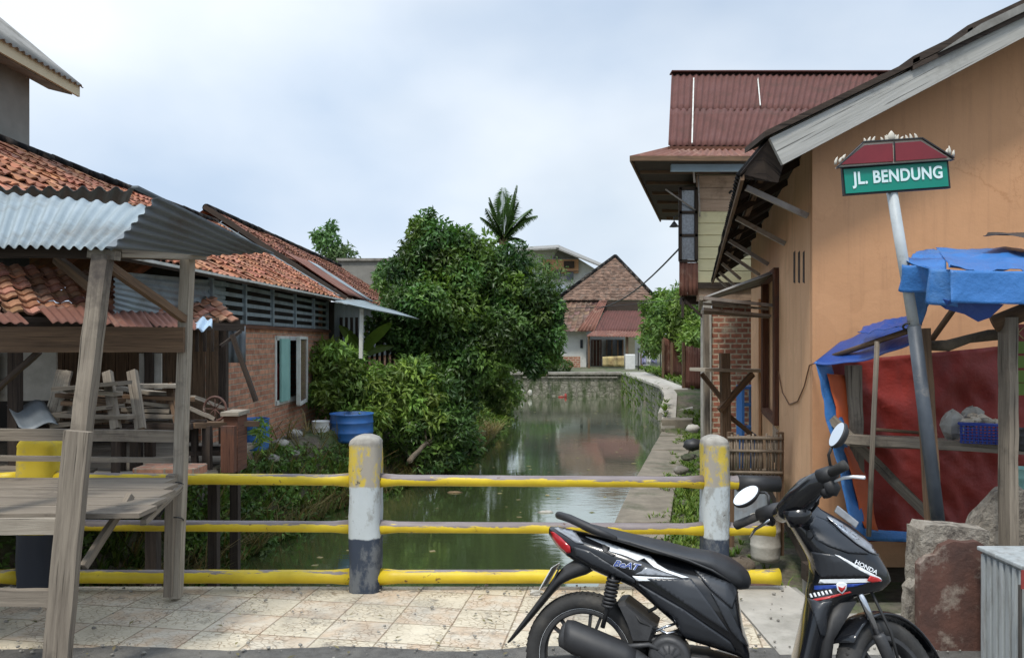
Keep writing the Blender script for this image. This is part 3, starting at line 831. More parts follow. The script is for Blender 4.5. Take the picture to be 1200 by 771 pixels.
# ================================================================== SETTING
WZ = -1.0
def interp(y, tab):
    if y <= tab[0][0]: return tab[0][1]
    for (a, x), (b, z) in zip(tab, tab[1:]):
        if y <= b: return x + (z - x) * (y - a) / (b - a)
    return tab[-1][1]
LT = [(-10, -3.9), (5, -3.6), (8, -3.38), (9.4, -3.24), (11.7, -2.8), (13.5, -2.05), (15, -1.4), (19, -.75), (24, -.30), (36.7, .15)]
RT = [(-10, .2), (5, .35), (7.3, .88), (10, 1.4), (12.4, 1.98), (18.6, 3.6), (22.3, 4.55), (30, 4.85), (36.7, 5.2)]
def sstep(a, b, x):
    t = max(0, min(1, (x - a) / (b - a))); return t * t * (3 - 2 * t)
def ground_z(x, y):
    L, R_ = interp(y, LT), interp(y, RT)
    nz_ = noise.noise(V((x * .9, y * .9, 0))) * .10 + noise.noise(V((x * 3, y * 3, 4))) * .04
    if y > 36.7: return .06
    if y < 4.9 and (x < L - .3 or x > 1.9): return -.03
    if L < x < R_: return -2.0
    if x <= L:
        d = L - x
        wd_ = 1.5 - .95 * sstep(7.2, 8.6, y) * (1 - sstep(12.6, 14.5, y)) + (.0)
        z = -1.25 + 1.35 * sstep(-.1, wd_, d) + nz_ * sstep(0, .6, d)
        return z
    d = x - R_
    lift = sstep(19.0, 22.6, y)
    z = -.78 + .10 * sstep(.7, 1.6, d) + nz_ * .6 * sstep(.5, .9, d)
    z = z * (1 - lift) + .08 * lift
    if y < 6.2: z = z if x < 1.9 else z + (.0) 
    return z
def axis(fine0, fine1, st, lim):
    a = []; x = fine0
    while x <= fine1 + 1e-6: a.append(x); x += st
    s_ = st; x = fine1
    while x < lim[1]: s_ *= 1.35; x += s_; a.append(x)
    s_ = st; x = fine0
    while x > lim[0]: s_ *= 1.35; x -= s_; a.insert(0, x)
    return a
xs = axis(-9, 9, .16, (-900, 900)); ys = axis(3.2, 38, .16, (-300, 1500))
g = MB()
g.v = [V((x, y, ground_z(x, y))) for y in ys for x in xs]
nx = len(xs)
for j in range(len(ys) - 1):
    for i in range(nx - 1):
        k = j * nx + i
        g.f.append([k, k + 1, k + nx + 1, k + nx]); g.uv.append(None); g.mi.append(0); g.t.append(None); g.sm.append(True)
struct(g, 'ground', 'ground')
wt = MB(); wt.grid((-5.5, 5.0, WZ), (6, 5.0, WZ), (6, 36.9, WZ), (-5.5, 36.9, WZ), 4, 8)
struct(wt, 'canal_water', 'water')

# bridge deck: slab, tile paving, road
d = MB(); d.span(-6.5, 1.86, -6, 5.02, -.30, 0.0)
d.span(1.86, 9, -6, 4.55, -.30, -.004)
struct(d, 'bridge_deck', 'concrete', bevel=.015)
def wob(x, s=0): return noise.noise(V((x * 1.7, s, 0))) * .07 + noise.noise(V((x * 6, s, 3))) * .03
pv = MB(); N_ = 90
ang = math.radians(9); ca_, sa_ = math.cos(ang), math.sin(ang)
px0, px1 = -3.3, 1.35
for i in range(N_):
    xa, xb = px0 + (px1 - px0) * i / N_, px0 + (px1 - px0) * (i + 1) / N_
    ya0, yb0 = 3.86 , 3.86
    q = [(xa, ya0), (xb, yb0), (xb, 5.0), (xa, 5.0)]
    pv.add([(x, y, .006) for x, y in q], [(0, 1, 2, 3)], [[(x * ca_ - y * sa_, x * sa_ + y * ca_) for x, y in q]])
struct(pv, 'pavement', 'paving')
rd = MB(); k = 220
for i in range(k):
    xa, xb = -8 + 16 * i / k, -8 + 16 * (i + 1) / k
    rd.add([(xa, -5, .016), (xb, -5, .016), (xb, 3.985 + wob(xb), .010), (xa, 3.985 + wob(xa), .010)], [(0, 1, 2, 3)])
struct(rd, 'road', 'asphalt')
# pale cement patch at the right end of the deck
cp = MB(); pts = [(1.36, 3.9), (2.0, 3.9), (1.85, 4.3), (1.80, 5.0), (1.36, 5.0)]
cp.poly([(x, y, .004) for x, y in pts], (0, 0, .008)); struct(cp, 'cement_patch', 'concrete_light')

# ---- path of slabs on the right bank
pm = MB(); y = 5.05; 
while y < 20.6:
    ln = RND.uniform(.75, 1.3); y2 = y + ln
    a, b = interp(y, RT), interp(y2, RT); w0 = .66 if y < 12 else .75
    z0 = -.74 + .9 * sstep(19.2, 22.2, (y + y2) / 2); dz = RND.uniform(-.012, .012)
    pm.poly([(a - .06, y + .012, z0 + dz), (a + w0, y + .012, z0 + dz + RND.uniform(-.01, .01)), (b + w0, y2, z0 + dz), (b - .06, y2, z0 + dz)], (0, 0, -.34))
    y = y2
struct(pm, 'canal_path', 'path', bevel=.012)
pm2 = MB()
pm2.poly([P(771, 484, 21.0), P(812, 478, 21.0), V((5.6, 24.5, .11)), V((4.98, 24.5, .11))], (0, 0, -.2))
pm2.poly([V((4.98, 24.45, .105)), V((5.6, 24.45, .105)), V((6.5, 37.5, .105)), V((5.62, 37.5, .105))], (0, 0, -.2))
struct(pm2, 'village_path', 'concrete_light')
# stone block terrace beside the path (loose kerb)
# ---- retaining walls
rw = thing('retaining_wall', 'mossy stone retaining wall with a pale concrete cap along the bend of the canal', 'wall', (4.5, 22, -1.3))
m = MB()
R0 = [(3.9, 19.9), (4.4, 22.0), (4.56, 23.6), (4.85, 30), (5.2, 36.5)]
capm = MB()
for i, ((x0, y0), (x1, y1)) in enumerate(zip(R0, R0[1:])):
    t0 = [-.66, .02, .16, .13, .06][i]; t1 = [-.66, .02, .16, .13, .06][i + 1]
    m.poly([(x0, y0, -1.6), (x1, y1, -1.6), (x1, y1, t1), (x0, y0, t0)], (.25, 0, 0))
    capm.poly([(x0 - .04, y0, t0 + .003), (x1 - .04, y1, t1 + .003), (x1 + .33, y1, t1 + .003), (x0 + .33, y0, t0 + .003)], (0, 0, .075))
m.build('wall_face', 'stonewall', rw); capm.build('cap', 'concrete_light', rw)
rw2 = thing('retaining_wall', 'straight stone wall closing the far end of the canal under the thin concrete beam', 'wall', (2, 31.2, -1.3))
m = MB(); m.span(-3.2, 5.44, 36.52, 36.8, -1.6, .02); m.build('wall_face', 'stonewall', rw2)
m = MB(); m.span(-3.2, 5.19, 36.4, 36.85, .025, .14); m.build('beam', 'concrete', rw2, bevel=.01)
m = MB(); m.beam((.5, 36.45, -.10), (5.0, 36.45, -.10), .05, .05)
m.build('strut', 'concrete', rw2)

# ---- railing
rl = thing('bridge_railing', 'yellow pipe railing with banded concrete posts along the bridge edge', 'railing', (-1, 4.93, 0))
def rail_post(px, wpx, m_, top=1.0):
    x = (px - 600) / F * 4.93; hw = wpx / 2 / F * 4.85
    mb = MB(); prof = []
    K = 9
    for j in range(25):
        f = j / 24; z = (-.25 + (top + .18) * j / 16) if j <= 16 else (top - .07 + .07 * (j - 16) / 8)
        if z > top - .07:
            g_ = (z - (top - .07)) / .07; kx = max(.35, max(0.0, 1 - g_ ** 3.2) ** .45)
        else: kx = 1
        prof.append((kx, z))
    vs_ = []
    for kx, z in prof:
        for q in range(16):
            a = 2 * PI * (q + .5) / 16; ex = 14.0
            cx_, cy_ = math.cos(a), math.sin(a)
            r = (abs(cx_) ** ex + abs(cy_) ** ex) ** (-1 / ex)
            j = noise.noise(V((cx_ * 2 + px, cy_ * 2, z * 5))) * .006 + (RND.uniform(-.002, .002))
            vs_.append(V((x + cx_ * r * (hw * kx + j), 4.945 + cy_ * r * (.095 * (kx * .5 + .5) + j), z)))
    fs = [(i * 16 + q, i * 16 + (q + 1) % 16, (i + 1) * 16 + (q + 1) % 16, (i + 1) * 16 + q) for i in range(24) for q in range(16)]
    fs.append(tuple(24 * 16 + q for q in range(16)))
    mb.add(vs_, fs, sm=True)
    o = mb.build('post', m_, rl)
    return x, hw
pts_ = [rail_post(428.5, 36, 'rail_post'), rail_post(838, 30, 'rail_post', .995)]
# the third post is yellow over black and stands behind the stall table
p3x = rail_post(45, 43, 'rail_post_y', .985)
rl.children[-1]['label'] = 'yellow and black railing post'
spans = [(-5.4, p3x[0] - p3x[1]), (p3x[0] + p3x[1], pts_[0][0] - pts_[0][1]), (pts_[0][0] + pts_[0][1], pts_[1][0] - pts_[1][1]), (pts_[1][0] + pts_[1][1], (912 - 600) / F * 4.93)]
for r, (zz, rr) in enumerate(((.705, .0355), (.405, .0355), (.092, .043))):
    for si, (xa, xb) in enumerate(spans):
        if si == 3: xb = [(866 - 600) / F * 4.93, (905 - 600) / F * 4.93, (911 - 600) / F * 4.93][r]
        mb = MB(); k = max(4, int((xb - xa) / .12)); P_ = []; Rr = []
        for i in range(k + 1):
            x = xa - .01 + (xb - xa + .02) * i / k
            P_.append((x, 4.93, zz - [.0, .006, .0][r] * (x) + RND.uniform(-.001, .001) - (.012 if r == 0 else 0) * (x / 2)))
            e = min(x - xa, xb - x); Rr.append(rr + (.010 * max(0, 1 - e / .10) if si in (1, 2) or True else 0))
        mb.tube(P_, Rr, 18); mb.build('rail', 'rail_yellow' if (r == 2 or (r == 0 and si < 2)) else 'rail', rl)
mb = MB(); mb.tube([P(864, 566, 4.93), P(913, 567, 4.93)], .052, 16); mb.build('rail_sleeve', 'black_matt', rl)

# ================================================================== LEFT BANK
# --- market stall frame (timber posts, table, corrugated roof)
st = thing('market_stall', 'open timber stall with corrugated sheet roof and plank table beside the railing', 'stall', (-1.9, 4.3, 0))
def B(mb, a, b, w_, h, seg=8, jit=.004, **k): return mb.beam(P(*a), P(*b), w_, h, seg, jit, **k)
def part(name, m_, par, fn, **k):
    mb = MB(); fn(mb); return mb.build(name, m_, par, **k)
part('post', 'wood_grey', st, lambda m: B(m, (84, 600, 3.62), (121, 300, 3.78), .075, .07, 12, .006, up=V((0, 1, 0))))
part('post', 'wood_grey', st, lambda m: m.beam(P(60, 845, 3.55), P(92, 505, 3.57), .115, .045, 10, .004, up=V((0, 1, 0))))
part('post', 'wood_pale', st, lambda m: B(m, (206, 699, 4.74), (220, 298, 4.72), .062, .075, 12, .006, up=V((0, 1, 0))))
part('post_stub', 'wood_grey', st, lambda m: B(m, (198, 698, 4.70), (201, 556, 4.66), .05, .05, 6, .004, up=V((0, 1, 0))))
part('post', 'wood_dark', st, lambda m: B(m, (-60, 860, 3.5), (-62, 290, 3.6), .08, .08, 6, .004, up=V((0, 1, 0))))
part('top_plate', 'wood_pale', st, lambda m: (B(m, (106, 297, 3.8), (138, 300, 3.8), .06, .045, 3, .003), B(m, (136, 296, 4.0), (236, 300, 4.75), .07, .05, 6, .004)))
part('header_board', 'wood_dark', st, lambda m: B(m, (-70, 296, 3.75), (128, 297, 3.85), .03, .05, 6, .004))
part('crossbeam', 'wood_brown', st, lambda m: m.beam(P(-70, 398, 4.5), P(216, 398, 4.66), .035, .152, 10, .003))
part('brace', 'wood_brown', st, lambda m: B(m, (128, 312, 3.9), (216, 374, 4.68), .035, .045))
part('brace', 'wood_brown', st, lambda m: B(m, (66, 303, 4.3), (122, 348, 3.82), .035, .05))
part('brace', 'wood_dark', st, lambda m: B(m, (-10, 462, 4.7), (46, 412, 4.6), .03, .03))
part('rafter', 'wood_dark', st, lambda m: B(m, (-60, 296, 4.7), (222, 300, 4.8), .05, .05))
# roof sheets
part('roof_sheet', 'zinc', st, lambda m: m.corr(P(-120, 288, 3.62), P(130, 291, 3.72), P(190, 243, 4.55), P(-120, 216, 5.0), .076, .011, 10), solid=.0015)
part('roof_sheet', 'zinc_dull_shaded', st, lambda m: m.corr(P(131, 292, 3.68), P(183, 231, 3.75), P(316, 296, 5.3), P(235, 300, 4.7), .076, .009, 12), solid=.0015)
part('roof_sheet', 'zinc_dull_shaded', st, lambda m: m.corr(P(-120, 219, 4.95), P(158, 222, 5.0), P(150, 240, 5.6), P(-120, 240, 5.5), .11, .018, 6), solid=.0015)
parts('ridge_cap', 'zinc_dull_shaded', st, (lambda m: m.beam(P(158, 219, 3.74), P(318, 297, 5.3), .035, .010, 6, 0), lambda m: m.beam(P(130, 290, 3.7), P(188, 242, 4.5), .04, .010, 3, 0)))
# table
def tbl(m):
    zt = .765
    L_ = [(-3.6, 3.62), (-3.6, 4.62)]
    bds = 5
    for i in range(bds):
        f0, f1 = i / bds, (i + 1) / bds
        y0, y1 = 3.68 + f0 * .98, 3.68 + f1 * .98
        xe0 = P(172, 600, 3.7).x + (P(206, 570, 4.7).x - P(172, 600, 3.7).x) * (f0 + f1) / 2
        m.beam((-3.7, (y0 + y1) / 2, zt + RND.uniform(-.004, .004)), (xe0 + RND.uniform(-.04, .05), (y0 + y1) / 2, zt + RND.uniform(-.004, .004)), (y1 - y0) - .008, .022, 10, .0025)
part('tabletop', 'wood_grey', st, tbl)
part('apron', 'wood_pale', st, lambda m: B(m, (-70, 617, 3.66), (92, 616, 3.64), .03, .075))
part('apron', 'wood_grey', st, lambda m: B(m, (168, 612, 3.85), (212, 570, 4.66), .03, .03))
part('stretcher', 'wood_grey', st, lambda m: B(m, (-70, 699, 3.55), (74, 700, 3.56), .035, .075))
part('brace', 'wood_grey', st, lambda m: B(m, (98, 664, 3.7), (153, 580, 4.0), .03, .035))
part('backrest_rail', 'wood_grey', st, lambda m: B(m, (-70, 508, 4.6), (205, 511, 4.72), .035, .07))
part('backrest_rail', 'wood_grey', st, lambda m: B(m, (-70, 536, 4.62), (205, 539, 4.72), .03, .03))
part('tie_wire', 'cable', st, lambda m: [m.tube([P(206 + 9 * math.cos(a), y0 + 3 * math.sin(a * 1), 4.72 + .06 * math.sin(a)) for a in [i * .5 for i in range(14)]], .004, 5) for y0 in (568, 609)] and m.tube([P(212, 570, 4.66), P(186, 605, 4.66)], .006, 5))

# --- timber shed with clay tiles
sh = thing('timber_shed', 'low open shed with patchy orange clay tiles behind the stall', 'shed', (-4.5, 7, .1))
def shedroof(m):
    O = P(-130, 363, 5.6); E = P(276, 378, 8.6)
    T0 = P(-130, 300, 6.9)
    m.tiles(O, E - O, T0 - O + V((0.02, 0, .02)), .155, .19, .020, 0)
part('roof', 'tile_dusty', sh, shedroof)
part('eave_sheet', 'rust', sh, lambda m: [m.corr(P(a, 361 + k1, d0), P(b, 364 + k1, d1), P(b + 14, 384 + k2, d1 - .32), P(a + 18, 381 + k2, d0 - .32), .076, .01, 4) for a, b, d0, d1, k1, k2 in
     ((-80, 20, 6.0, 6.4, 2, -4), (44, 120, 6.45, 6.9, -3, -3), (118, 168, 6.9, 7.2, 2, 1), (165, 222, 7.2, 7.7, 5, 2))], solid=.002)
part('eave_board', 'wood_dark', sh, lambda m: (B(m, (-130, 372, 5.6), (285, 384, 8.5), .04, .08), B(m, (-130, 360, 5.9), (280, 378, 8.7), .05, .06)))
for (a, b) in (((18, 560, 6.3), (18, 372, 6.3)), ((176, 535, 7.6), (176, 376, 7.6)), ((262, 520, 8.3), (262, 380, 8.4)), ((-90, 560, 6), (-90, 372, 6))):
    part('post', 'wood_dark', sh, lambda m: B(m, a, b, .08, .08))
part('prop', 'wood_dark', sh, lambda m: B(m, (272, 392, 8.2), (300, 470, 8.2), .045, .045))
part('prop', 'wood_dark', sh, lambda m: B(m, (258, 406, 8.1), (282, 388, 8.3), .03, .03))
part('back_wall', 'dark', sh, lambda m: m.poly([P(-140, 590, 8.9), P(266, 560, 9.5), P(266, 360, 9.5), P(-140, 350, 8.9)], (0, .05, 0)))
for (a, b, y0, y1, d) in ((0, 66, 412, 470, 7.0), (-80, -2, 410, 472, 6.9), (163, 189, 414, 457, 7.6)):
    part('wall_panel', 'sack', sh, lambda m: m.poly([P(a, y1, d), P(b, y1 - 1, d), P(b, y0, d), P(a, y0, d)], (0, .02, 0)))
part('wall_panel', 'wood_brown', sh, lambda m: [m.beam(P(x, 500, 8.3), P(x + 1, 372, 8.3), .13, .02, 3, .003, up=V((0, 1, 0))) for x in range(68, 262, 15)])
part('wall_panel', 'zinc_dull_shaded', sh, lambda m: m.corr(P(258, 425, 8.6), P(288, 425, 8.7), P(288, 382, 8.7), P(258, 382, 8.6), .076, .01, 3), solid=.002)
part('window_bars', 'wood_dark', sh, lambda m: [B(m, (x, 412, 8.0), (x, 384, 8.0), .03, .02, 1, 0) for x in (231, 240, 249)])
# fallen tiles and a blue sheet lying on the eave
single(MB().grid(P(226, 376, 7.6), P(247, 372, 7.9), P(249, 384, 7.5), P(229, 388, 7.3), 8, 6, lambda x, y, u, v: .03 * math.sin(9 * u + 4 * v)), 'plastic_sheet', 'lightblue',
       'crumpled pale blue plastic sheet lying on the shed eave', 'plastic sheet', solid=.002)

PZ = .455
part('floor_deck', 'wood_grey', sh, lambda m: [m.beam((-6.4, 5.98 + k * .24, PZ - .02), (-2.62 - .10 * (5.98 + k * .24 - 6), 5.98 + k * .24, PZ - .02), .225, .035, 12, .004) for k in range(12)])
part('deck_bearer', 'wood_dark', sh, lambda m: m.beam((-6.3, 6.1, PZ - .09), (-2.72, 6.1, PZ - .09), .08, .10))
parts('stilt', 'wood_dark', sh, [lambda m, a=a, b=b: m.beam((a, b, -1.3), (a, b, PZ - .04), .09, .09, 4, .004, up=V((0, 1, 0))) for a, b in ((-2.85, 6.1), (-3.7, 6.1), (-4.6, 6.1), (-2.95, 7.6), (-3.1, 8.6), (-4.2, 8.6))])
for i_, (xa_, xb_, yy_) in enumerate(((-3.95, -3.2, 6.35), (-3.35, -2.85, 6.75))):
    rk = thing('timber_rack', ['low dark rack under the left plank stack in the shed', 'low dark rack under the plank stack by the shed doorway'][i_], 'rack', (xa_, yy_, PZ))
    part('top_frame', 'wood_dark', rk, lambda m: (m.beam((xa_ - .1, yy_ - .15, .87), (xb_ + .1, yy_ - .15, .87), .05, .05), m.beam((xa_ - .1, yy_ + .15, .87), (xb_ + .1, yy_ + .15, .87), .05, .05), m.beam((xa_, yy_ - .15, .872), (xa_, yy_ + .15, .872), .04, .04), m.beam((xb_, yy_ - .15, .872), (xb_, yy_ + .15, .872), .04, .04)))
    parts('leg', 'wood_dark', rk, [lambda m, a=a, b=b: m.beam((a, b, PZ), (a, b, .85), .05, .05, up=V((0, 1, 0))) for a in (xa_, xb_) for b in (yy_ - .15, yy_ + .15)])
# --- boards stacked in and before the shed
bl = [((60, 497, 6.4), (76, 434, 6.5), .13, 'short pale board leaning upright, wider of the two in the shed', 'wood_pale', .025),
      ((80, 487, 6.5), (74, 435, 6.6), .08, 'narrow pale board leaning just right of the wider one in the shed', 'wood_pale', .025),
      ((136, 503, 6.2), (126, 436, 6.4), .07, 'grey stake standing upright behind the stall rail', 'wood_grey', .05),
      ((165, 503, 6.3), (155, 435, 6.5), .075, 'grey stake leaning left beside the first one behind the stall rail', 'wood_grey', .05),
      ((214, 515, 6.6), (198, 450, 6.8), .06, 'dark pole leaning in the shadow of the shed doorway', 'wood_brown', .04)]
for a, b, w_, lab, mt_, th in bl:
    m = MB(); m.beam(P(*a), P(*b), w_, th, 5, .004, up=V((0, 1, 0))); single(m, 'board', mt_, lab, 'board', 'loose boards by the shed')
pile = [(('sack', 'large grey'), 0)]
wp = 0
descr = ['topmost', 'second', 'third', 'fourth', 'fifth', 'sixth', 'lowest']
for s_, (x0, x1, yb, dd, nm) in enumerate(((70, 150, 500, 6.5, 'left'), (150, 216, 500, 6.9, 'middle'))):
    for i in range(7):
        y_ = yb - 6 - (6 - i) * 7
        tilt = RND.uniform(-5, 5)
        m = MB(); a0 = x0 + RND.uniform(-14, 10); b0 = x1 + RND.uniform(-18, 14)
        m.beam(P(a0, y_ + tilt, dd - RND.uniform(0, .35)), P(b0, y_ - tilt, dd - RND.uniform(0, .3)), RND.uniform(.10, .22), .032, 5, .004)
        single(m, 'board', RND.choice(['wood_grey', 'wood_pale', 'wood_brown']), f'{descr[6 - i]} plank of the {nm} plank stack in the shed' if nm == 'left' else f'{descr[6 - i]} plank of the stack by the doorway of the shed', 'board', 'loose boards by the shed')
m = MB(); m.grid(P(8, 474, 6.35), P(52, 472, 6.5), P(68, 499, 6.0), P(22, 500, 5.9), 8, 6, lambda x, y, u, v: .03 * math.sin(6 * u))
single(m, 'sheet_offcut', 'zinc_dull_shaded', 'bent grey metal offcut leaning on the plank stack', 'metal sheet', solid=.004)
for (a, b, lab) in (((222, 465, 7.2), (262, 480, 7.6), 'pale plank sloping right beside the wheel frame'), ((222, 478, 7.1), (250, 490, 7.2), 'short grey plank under the sloping pale one'), ((0, 549, 6.2), (60, 551, 6.2), 'thick board at the left foot of the stack'), ((-20, 549, 6.3), (110, 552, 6.4), 'long grey plank lying on the shed floor behind the railing'), ((110, 556, 6.2), (215, 556, 6.4), 'whitish plank lying flat near the tiles and rubble'), ((205, 555, 6.5), (248, 553, 6.9), 'brown plank edging the rubble heap')):
    m = MB(); m.beam(P(*a), P(*b), .14, .035, 5, .004); single(m, 'board', 'wood_pale' if 'pale' in lab or 'whit' in lab else 'wood_grey', lab, 'board', 'loose boards by the shed')
# bench under the shed with clutter
wb = thing('workbench', 'dark low bench with an open front at the right end of the shed', 'bench', P(240, 545, 7.0))
part('tabletop', 'wood_brown', wb, lambda m: m.beam(P(208, 497, 6.9), P(284, 495, 7.5), .5, .05, 5, .006))
for x_ in (214, 243, 268): part('leg', 'wood_red' if x_ == 268 else 'wood_dark', wb, lambda m: m.beam(P(x_, 553, 6.9), P(x_, 499, 6.9), .12 if x_ == 268 else .07, .07, 3, .004, up=V((0, 1, 0))))
part('shelf', 'wood_dark', wb, lambda m: m.beam(P(208, 528, 7.0), P(270, 528, 7.2), .4, .04, 3, .004))
wh = thing('wheel_frame', 'rusty thin wheel hoop standing on the dark bench', 'wheel', P(252, 490, 7.2))
part('rim', 'rust_plain', wh, lambda m: m.tube([P(252 + 13 * math.cos(a), 479 - 14 * math.sin(a), 7.2) for a in [i * PI / 12 for i in range(25)]], .012, 6, caps=False))
part('spoke', 'rust_plain', wh, lambda m: [m.tube([P(252, 479, 7.2), P(252 + 13 * math.cos(a), 479 - 14 * math.sin(a), 7.2)], .005, 4) for a in [i * PI / 4 for i in range(8)]])
bt = thing('brown_cabinet', 'narrow reddish timber box standing beside the blue drum', 'box', P(272, 550, 7.2))
part('body', 'wood_red', bt, lambda m: m.span(P(264, 0, 7.1).x, P(281, 0, 7.1).x, 7.05, 7.3, P(0, 552, 7.1).z, P(0, 487, 7.1).z), bevel=.006)
part('lid', 'wood_pale', bt, lambda m: m.span(P(262, 0, 7.1).x, P(283, 0, 7.1).x, 7.02, 7.33, P(0, 487, 7.1).z + .003, P(0, 482, 7.1).z))
# drums, pails
def drum(px, py0, py1, d, wpx, mt_, name, lab, cat, group=None, sx=1, open_=True):
    b = P(px, py1, d); r = wpx / 2 / F * d; h = P(px, py0, d).z - b.z
    t = thing(name, lab, cat, b, group)
    part('body', mt_, t, lambda m: m.lathe([(r * .94, 0), (r * .97, h * .1), (r, h * .3), (r * 1.03, h * .33), (r, h * .36), (r * .99, h * .65), (r * 1.03, h * .68), (r, h * .71), (r * .98, h * .94), (r * 1.03, h * .97), (r * 1.03, h), (r * .93, h), (r * .92, h * .8), (0.0001, h * .78)], b, n=28, sx=sx))
    return t, b, r, h
drum(299, 490, 526, 9.9, 32, 'blue_paint', 'blue_drum', 'blue plastic drum half hidden by a small plant beside the brown box', 'drum')
drum(412, 484, 516, 12.9, 50, 'blue_paint', 'blue_tub', 'wide blue plastic tub under the leafy bush by the canal', 'tub')
t, b, r, h = drum(376, 493, 518, 12.6, 20, 'white_plastic', 'paint_pail', 'white plastic pail standing left of the wide blue tub', 'pail')
part('handle', 'steel_angle', t, lambda m: m.tube([b + V((r * 1.03 * math.cos(a), -.02, h * .95 - abs(math.sin(a)) * h * .5)) for a in [PI + i * PI / 10 for i in range(11)]], .006, 5))
drum(366, 505, 519, 12.8, 13, 'metal_dark', 'small_bucket', 'small dark bucket beside the white pail', 'bucket')

# --- grey rendered house, top left
gh = thing('rendered_house', 'tall unpainted grey house with cement sheet roof behind the shed', 'house', (-6.5, 9.3, .1))
part('wall', 'render_grey', gh, lambda m: m.span(-11, -6.22, 4.5, 9.9, 0, 4.98))
def ghroof(m):
    m.corr(V((-5.80, 4.2, 5.03)), V((-5.80, 10.4, 5.03)), V((-8.6, 10.4, 7.35)), V((-8.6, 4.2, 7.35)), .12, .016, 8)
part('roof', 'asbestos', gh, ghroof, solid=.008)
part('roof_back', 'asbestos', gh, lambda m: m.poly([(-8.6, 4.2, 7.35), (-8.6, 10.4, 7.35), (-11.4, 10.4, 5.03), (-11.4, 4.2, 5.03)], (0, 0, -.02)))
part('fascia', 'cream', gh, lambda m: m.poly([(-5.84, 4.2, 4.90), (-5.84, 10.38, 4.90), (-5.84, 10.38, 5.055), (-5.84, 4.2, 5.055)], (-.03, 0, 0)))
part('soffit', 'concrete', gh, lambda m: m.poly([(-5.9, 4.2, 4.9), (-5.9, 10.3, 4.9), (-6.22, 10.3, 4.98), (-6.22, 4.2, 4.98)], (0, 0, .02)))
part('gable_wall', 'render_grey', gh, lambda m: m.poly([(-6.25, 9.88, 4.98), (-8.6, 9.88, 7.2), (-11, 9.88, 4.98)], (0, -.1, 0)))

# --- brick house with tile roof
bh = thing('brick_house', 'long single storey brick house with orange clay tile roof and white edged gutter', 'house', (-4.6, 11, .15))
XW = -3.62
def bw(m):
    # wall facing the canal with window opening; x = XW plane
    z0, z1 = -.2, 1.78
    ya, yb = 8.95, 15.2
    wy0, wy1, wz0, wz1 = 11.75, 13.4, .62, 1.68
    for (a, b, c, e) in ((ya, wy0, z0, z1), (wy1, yb, z0, z1), (wy0, wy1, z0, wz0), (wy0, wy1, wz1, z1)):
        m.span(XW - .12, XW, a, b, c, e)
part('wall', 'brick', bh, bw)
part('wall', 'brick', bh, lambda m: m.span(-8.2, XW - .123, 15.05, 15.17, -.2, 2.35))
part('floor_slab', 'concrete', bh, lambda m: m.span(XW - .3, XW + .03, 8.9, 15.2, -.3, .10))
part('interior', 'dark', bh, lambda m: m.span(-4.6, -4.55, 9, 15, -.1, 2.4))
wn = MB()
fy0, fy1, fz0, fz1 = 11.75, 13.4, .62, 1.68
for a in ((XW - .02, fy0, fz0, XW - .02, fy0, fz1), (XW - .02, fy1, fz0, XW - .02, fy1, fz1), (XW - .02, fy0, fz1 - .03, XW - .02, fy1, fz1 - .03), (XW - .02, fy0, fz0 + .03, XW - .02, fy1, fz0 + .03)):
    wn.beam(a[:3], a[3:], .07, .07)
wo = wn.build('window', 'white_paint', bh)
wo['_w'] = bh['_w'][:]
part('shutter', 'teal', wo, lambda m: m.poly([(XW + .02, fy0 + .15, .66), (XW + .02, fy0 + .62, .66), (XW + .02, fy0 + .62, 1.64), (XW + .02, fy0 + .15, 1.64)], (.03, 0, 0)))
def shut2(m):
    # open white framed shutter projecting from the wall
    a = V((XW + .03, 13.38, .58)); b = V((XW + .16, 12.45, .58)); h_ = V((0, 0, 1.08))
    for p, q in ((a, a + h_), (b, b + h_), (a, b), (a + h_, b + h_)): m.beam(p, q, .06, .05)
part('shutter_frame', 'white_paint', wo, shut2)
part('glass', 'glass_brown', wo, lambda m: m.poly([V((XW + .04, 13.37, .62)), V((XW + .16, 12.47, .62)), V((XW + .16, 12.47, 1.62)), V((XW + .04, 13.37, 1.62))], (0, .006, 0)))
part('curtain', 'red_dull', wo, lambda m: m.grid((XW - .05, fy0 + .1, .66), (XW - .05, fy0 + .55, .66), (XW - .05, fy0 + .5, 1.25), (XW - .05, fy0 + .15, 1.25), 10, 2, lambda x, y, u, v: .03 * math.sin(u * 16)), solid=.003)
# louvre vents above brick
def lv(m):
    for k in range(5): m.beam((XW - .02, 9.2, 1.86 + k * .115), (XW - .02, 15.1, 1.86 + k * .115), .03, .05)
    for y_ in (9.25, 10.4, 11.6, 12.8, 14.0, 15.05): m.beam((XW + .0, y_, 1.80), (XW + .0, y_, 2.38), .05, .05, up=V((0, 1, 0)))
part('vent_slats', 'zinc', bh, lv)
part('vent_backing', 'dark', bh, lambda m: m.span(XW - .2, XW - .17, 9, 15.15, 1.78, 2.4))
part('wall_plate', 'wood_red', bh, lambda m: m.beam((XW + .01, 8.9, 1.80), (XW + .01, 15.2, 1.80), .06, .05, 4, .003))
part('sheet_wall', 'zinc', bh, lambda m: m.corr(P(134, 318, 6.9), P(134, 370, 6.9), V((XW - .02, 9.7, 1.45)), V((XW - .02, 9.75, 2.36)), .076, .01, 10), solid=.002)
def roof1(m):
    O = V((-3.42, 6.4, 2.36)); E = V((-3.42, 15.6, 2.44)); T0 = V((-6.0, 6.4, 3.90))
    m.tiles(O, E - O, T0 - O, .16, .20, .018)
part('roof', 'tile', bh, roof1)
part('roof_back', 'tile', bh, lambda m: m.tiles(V((-6.0, 6.4, 3.90)), V((0, 9.2, .08)), V((-2.5, 0, -1.5)), .3, .4, .03))
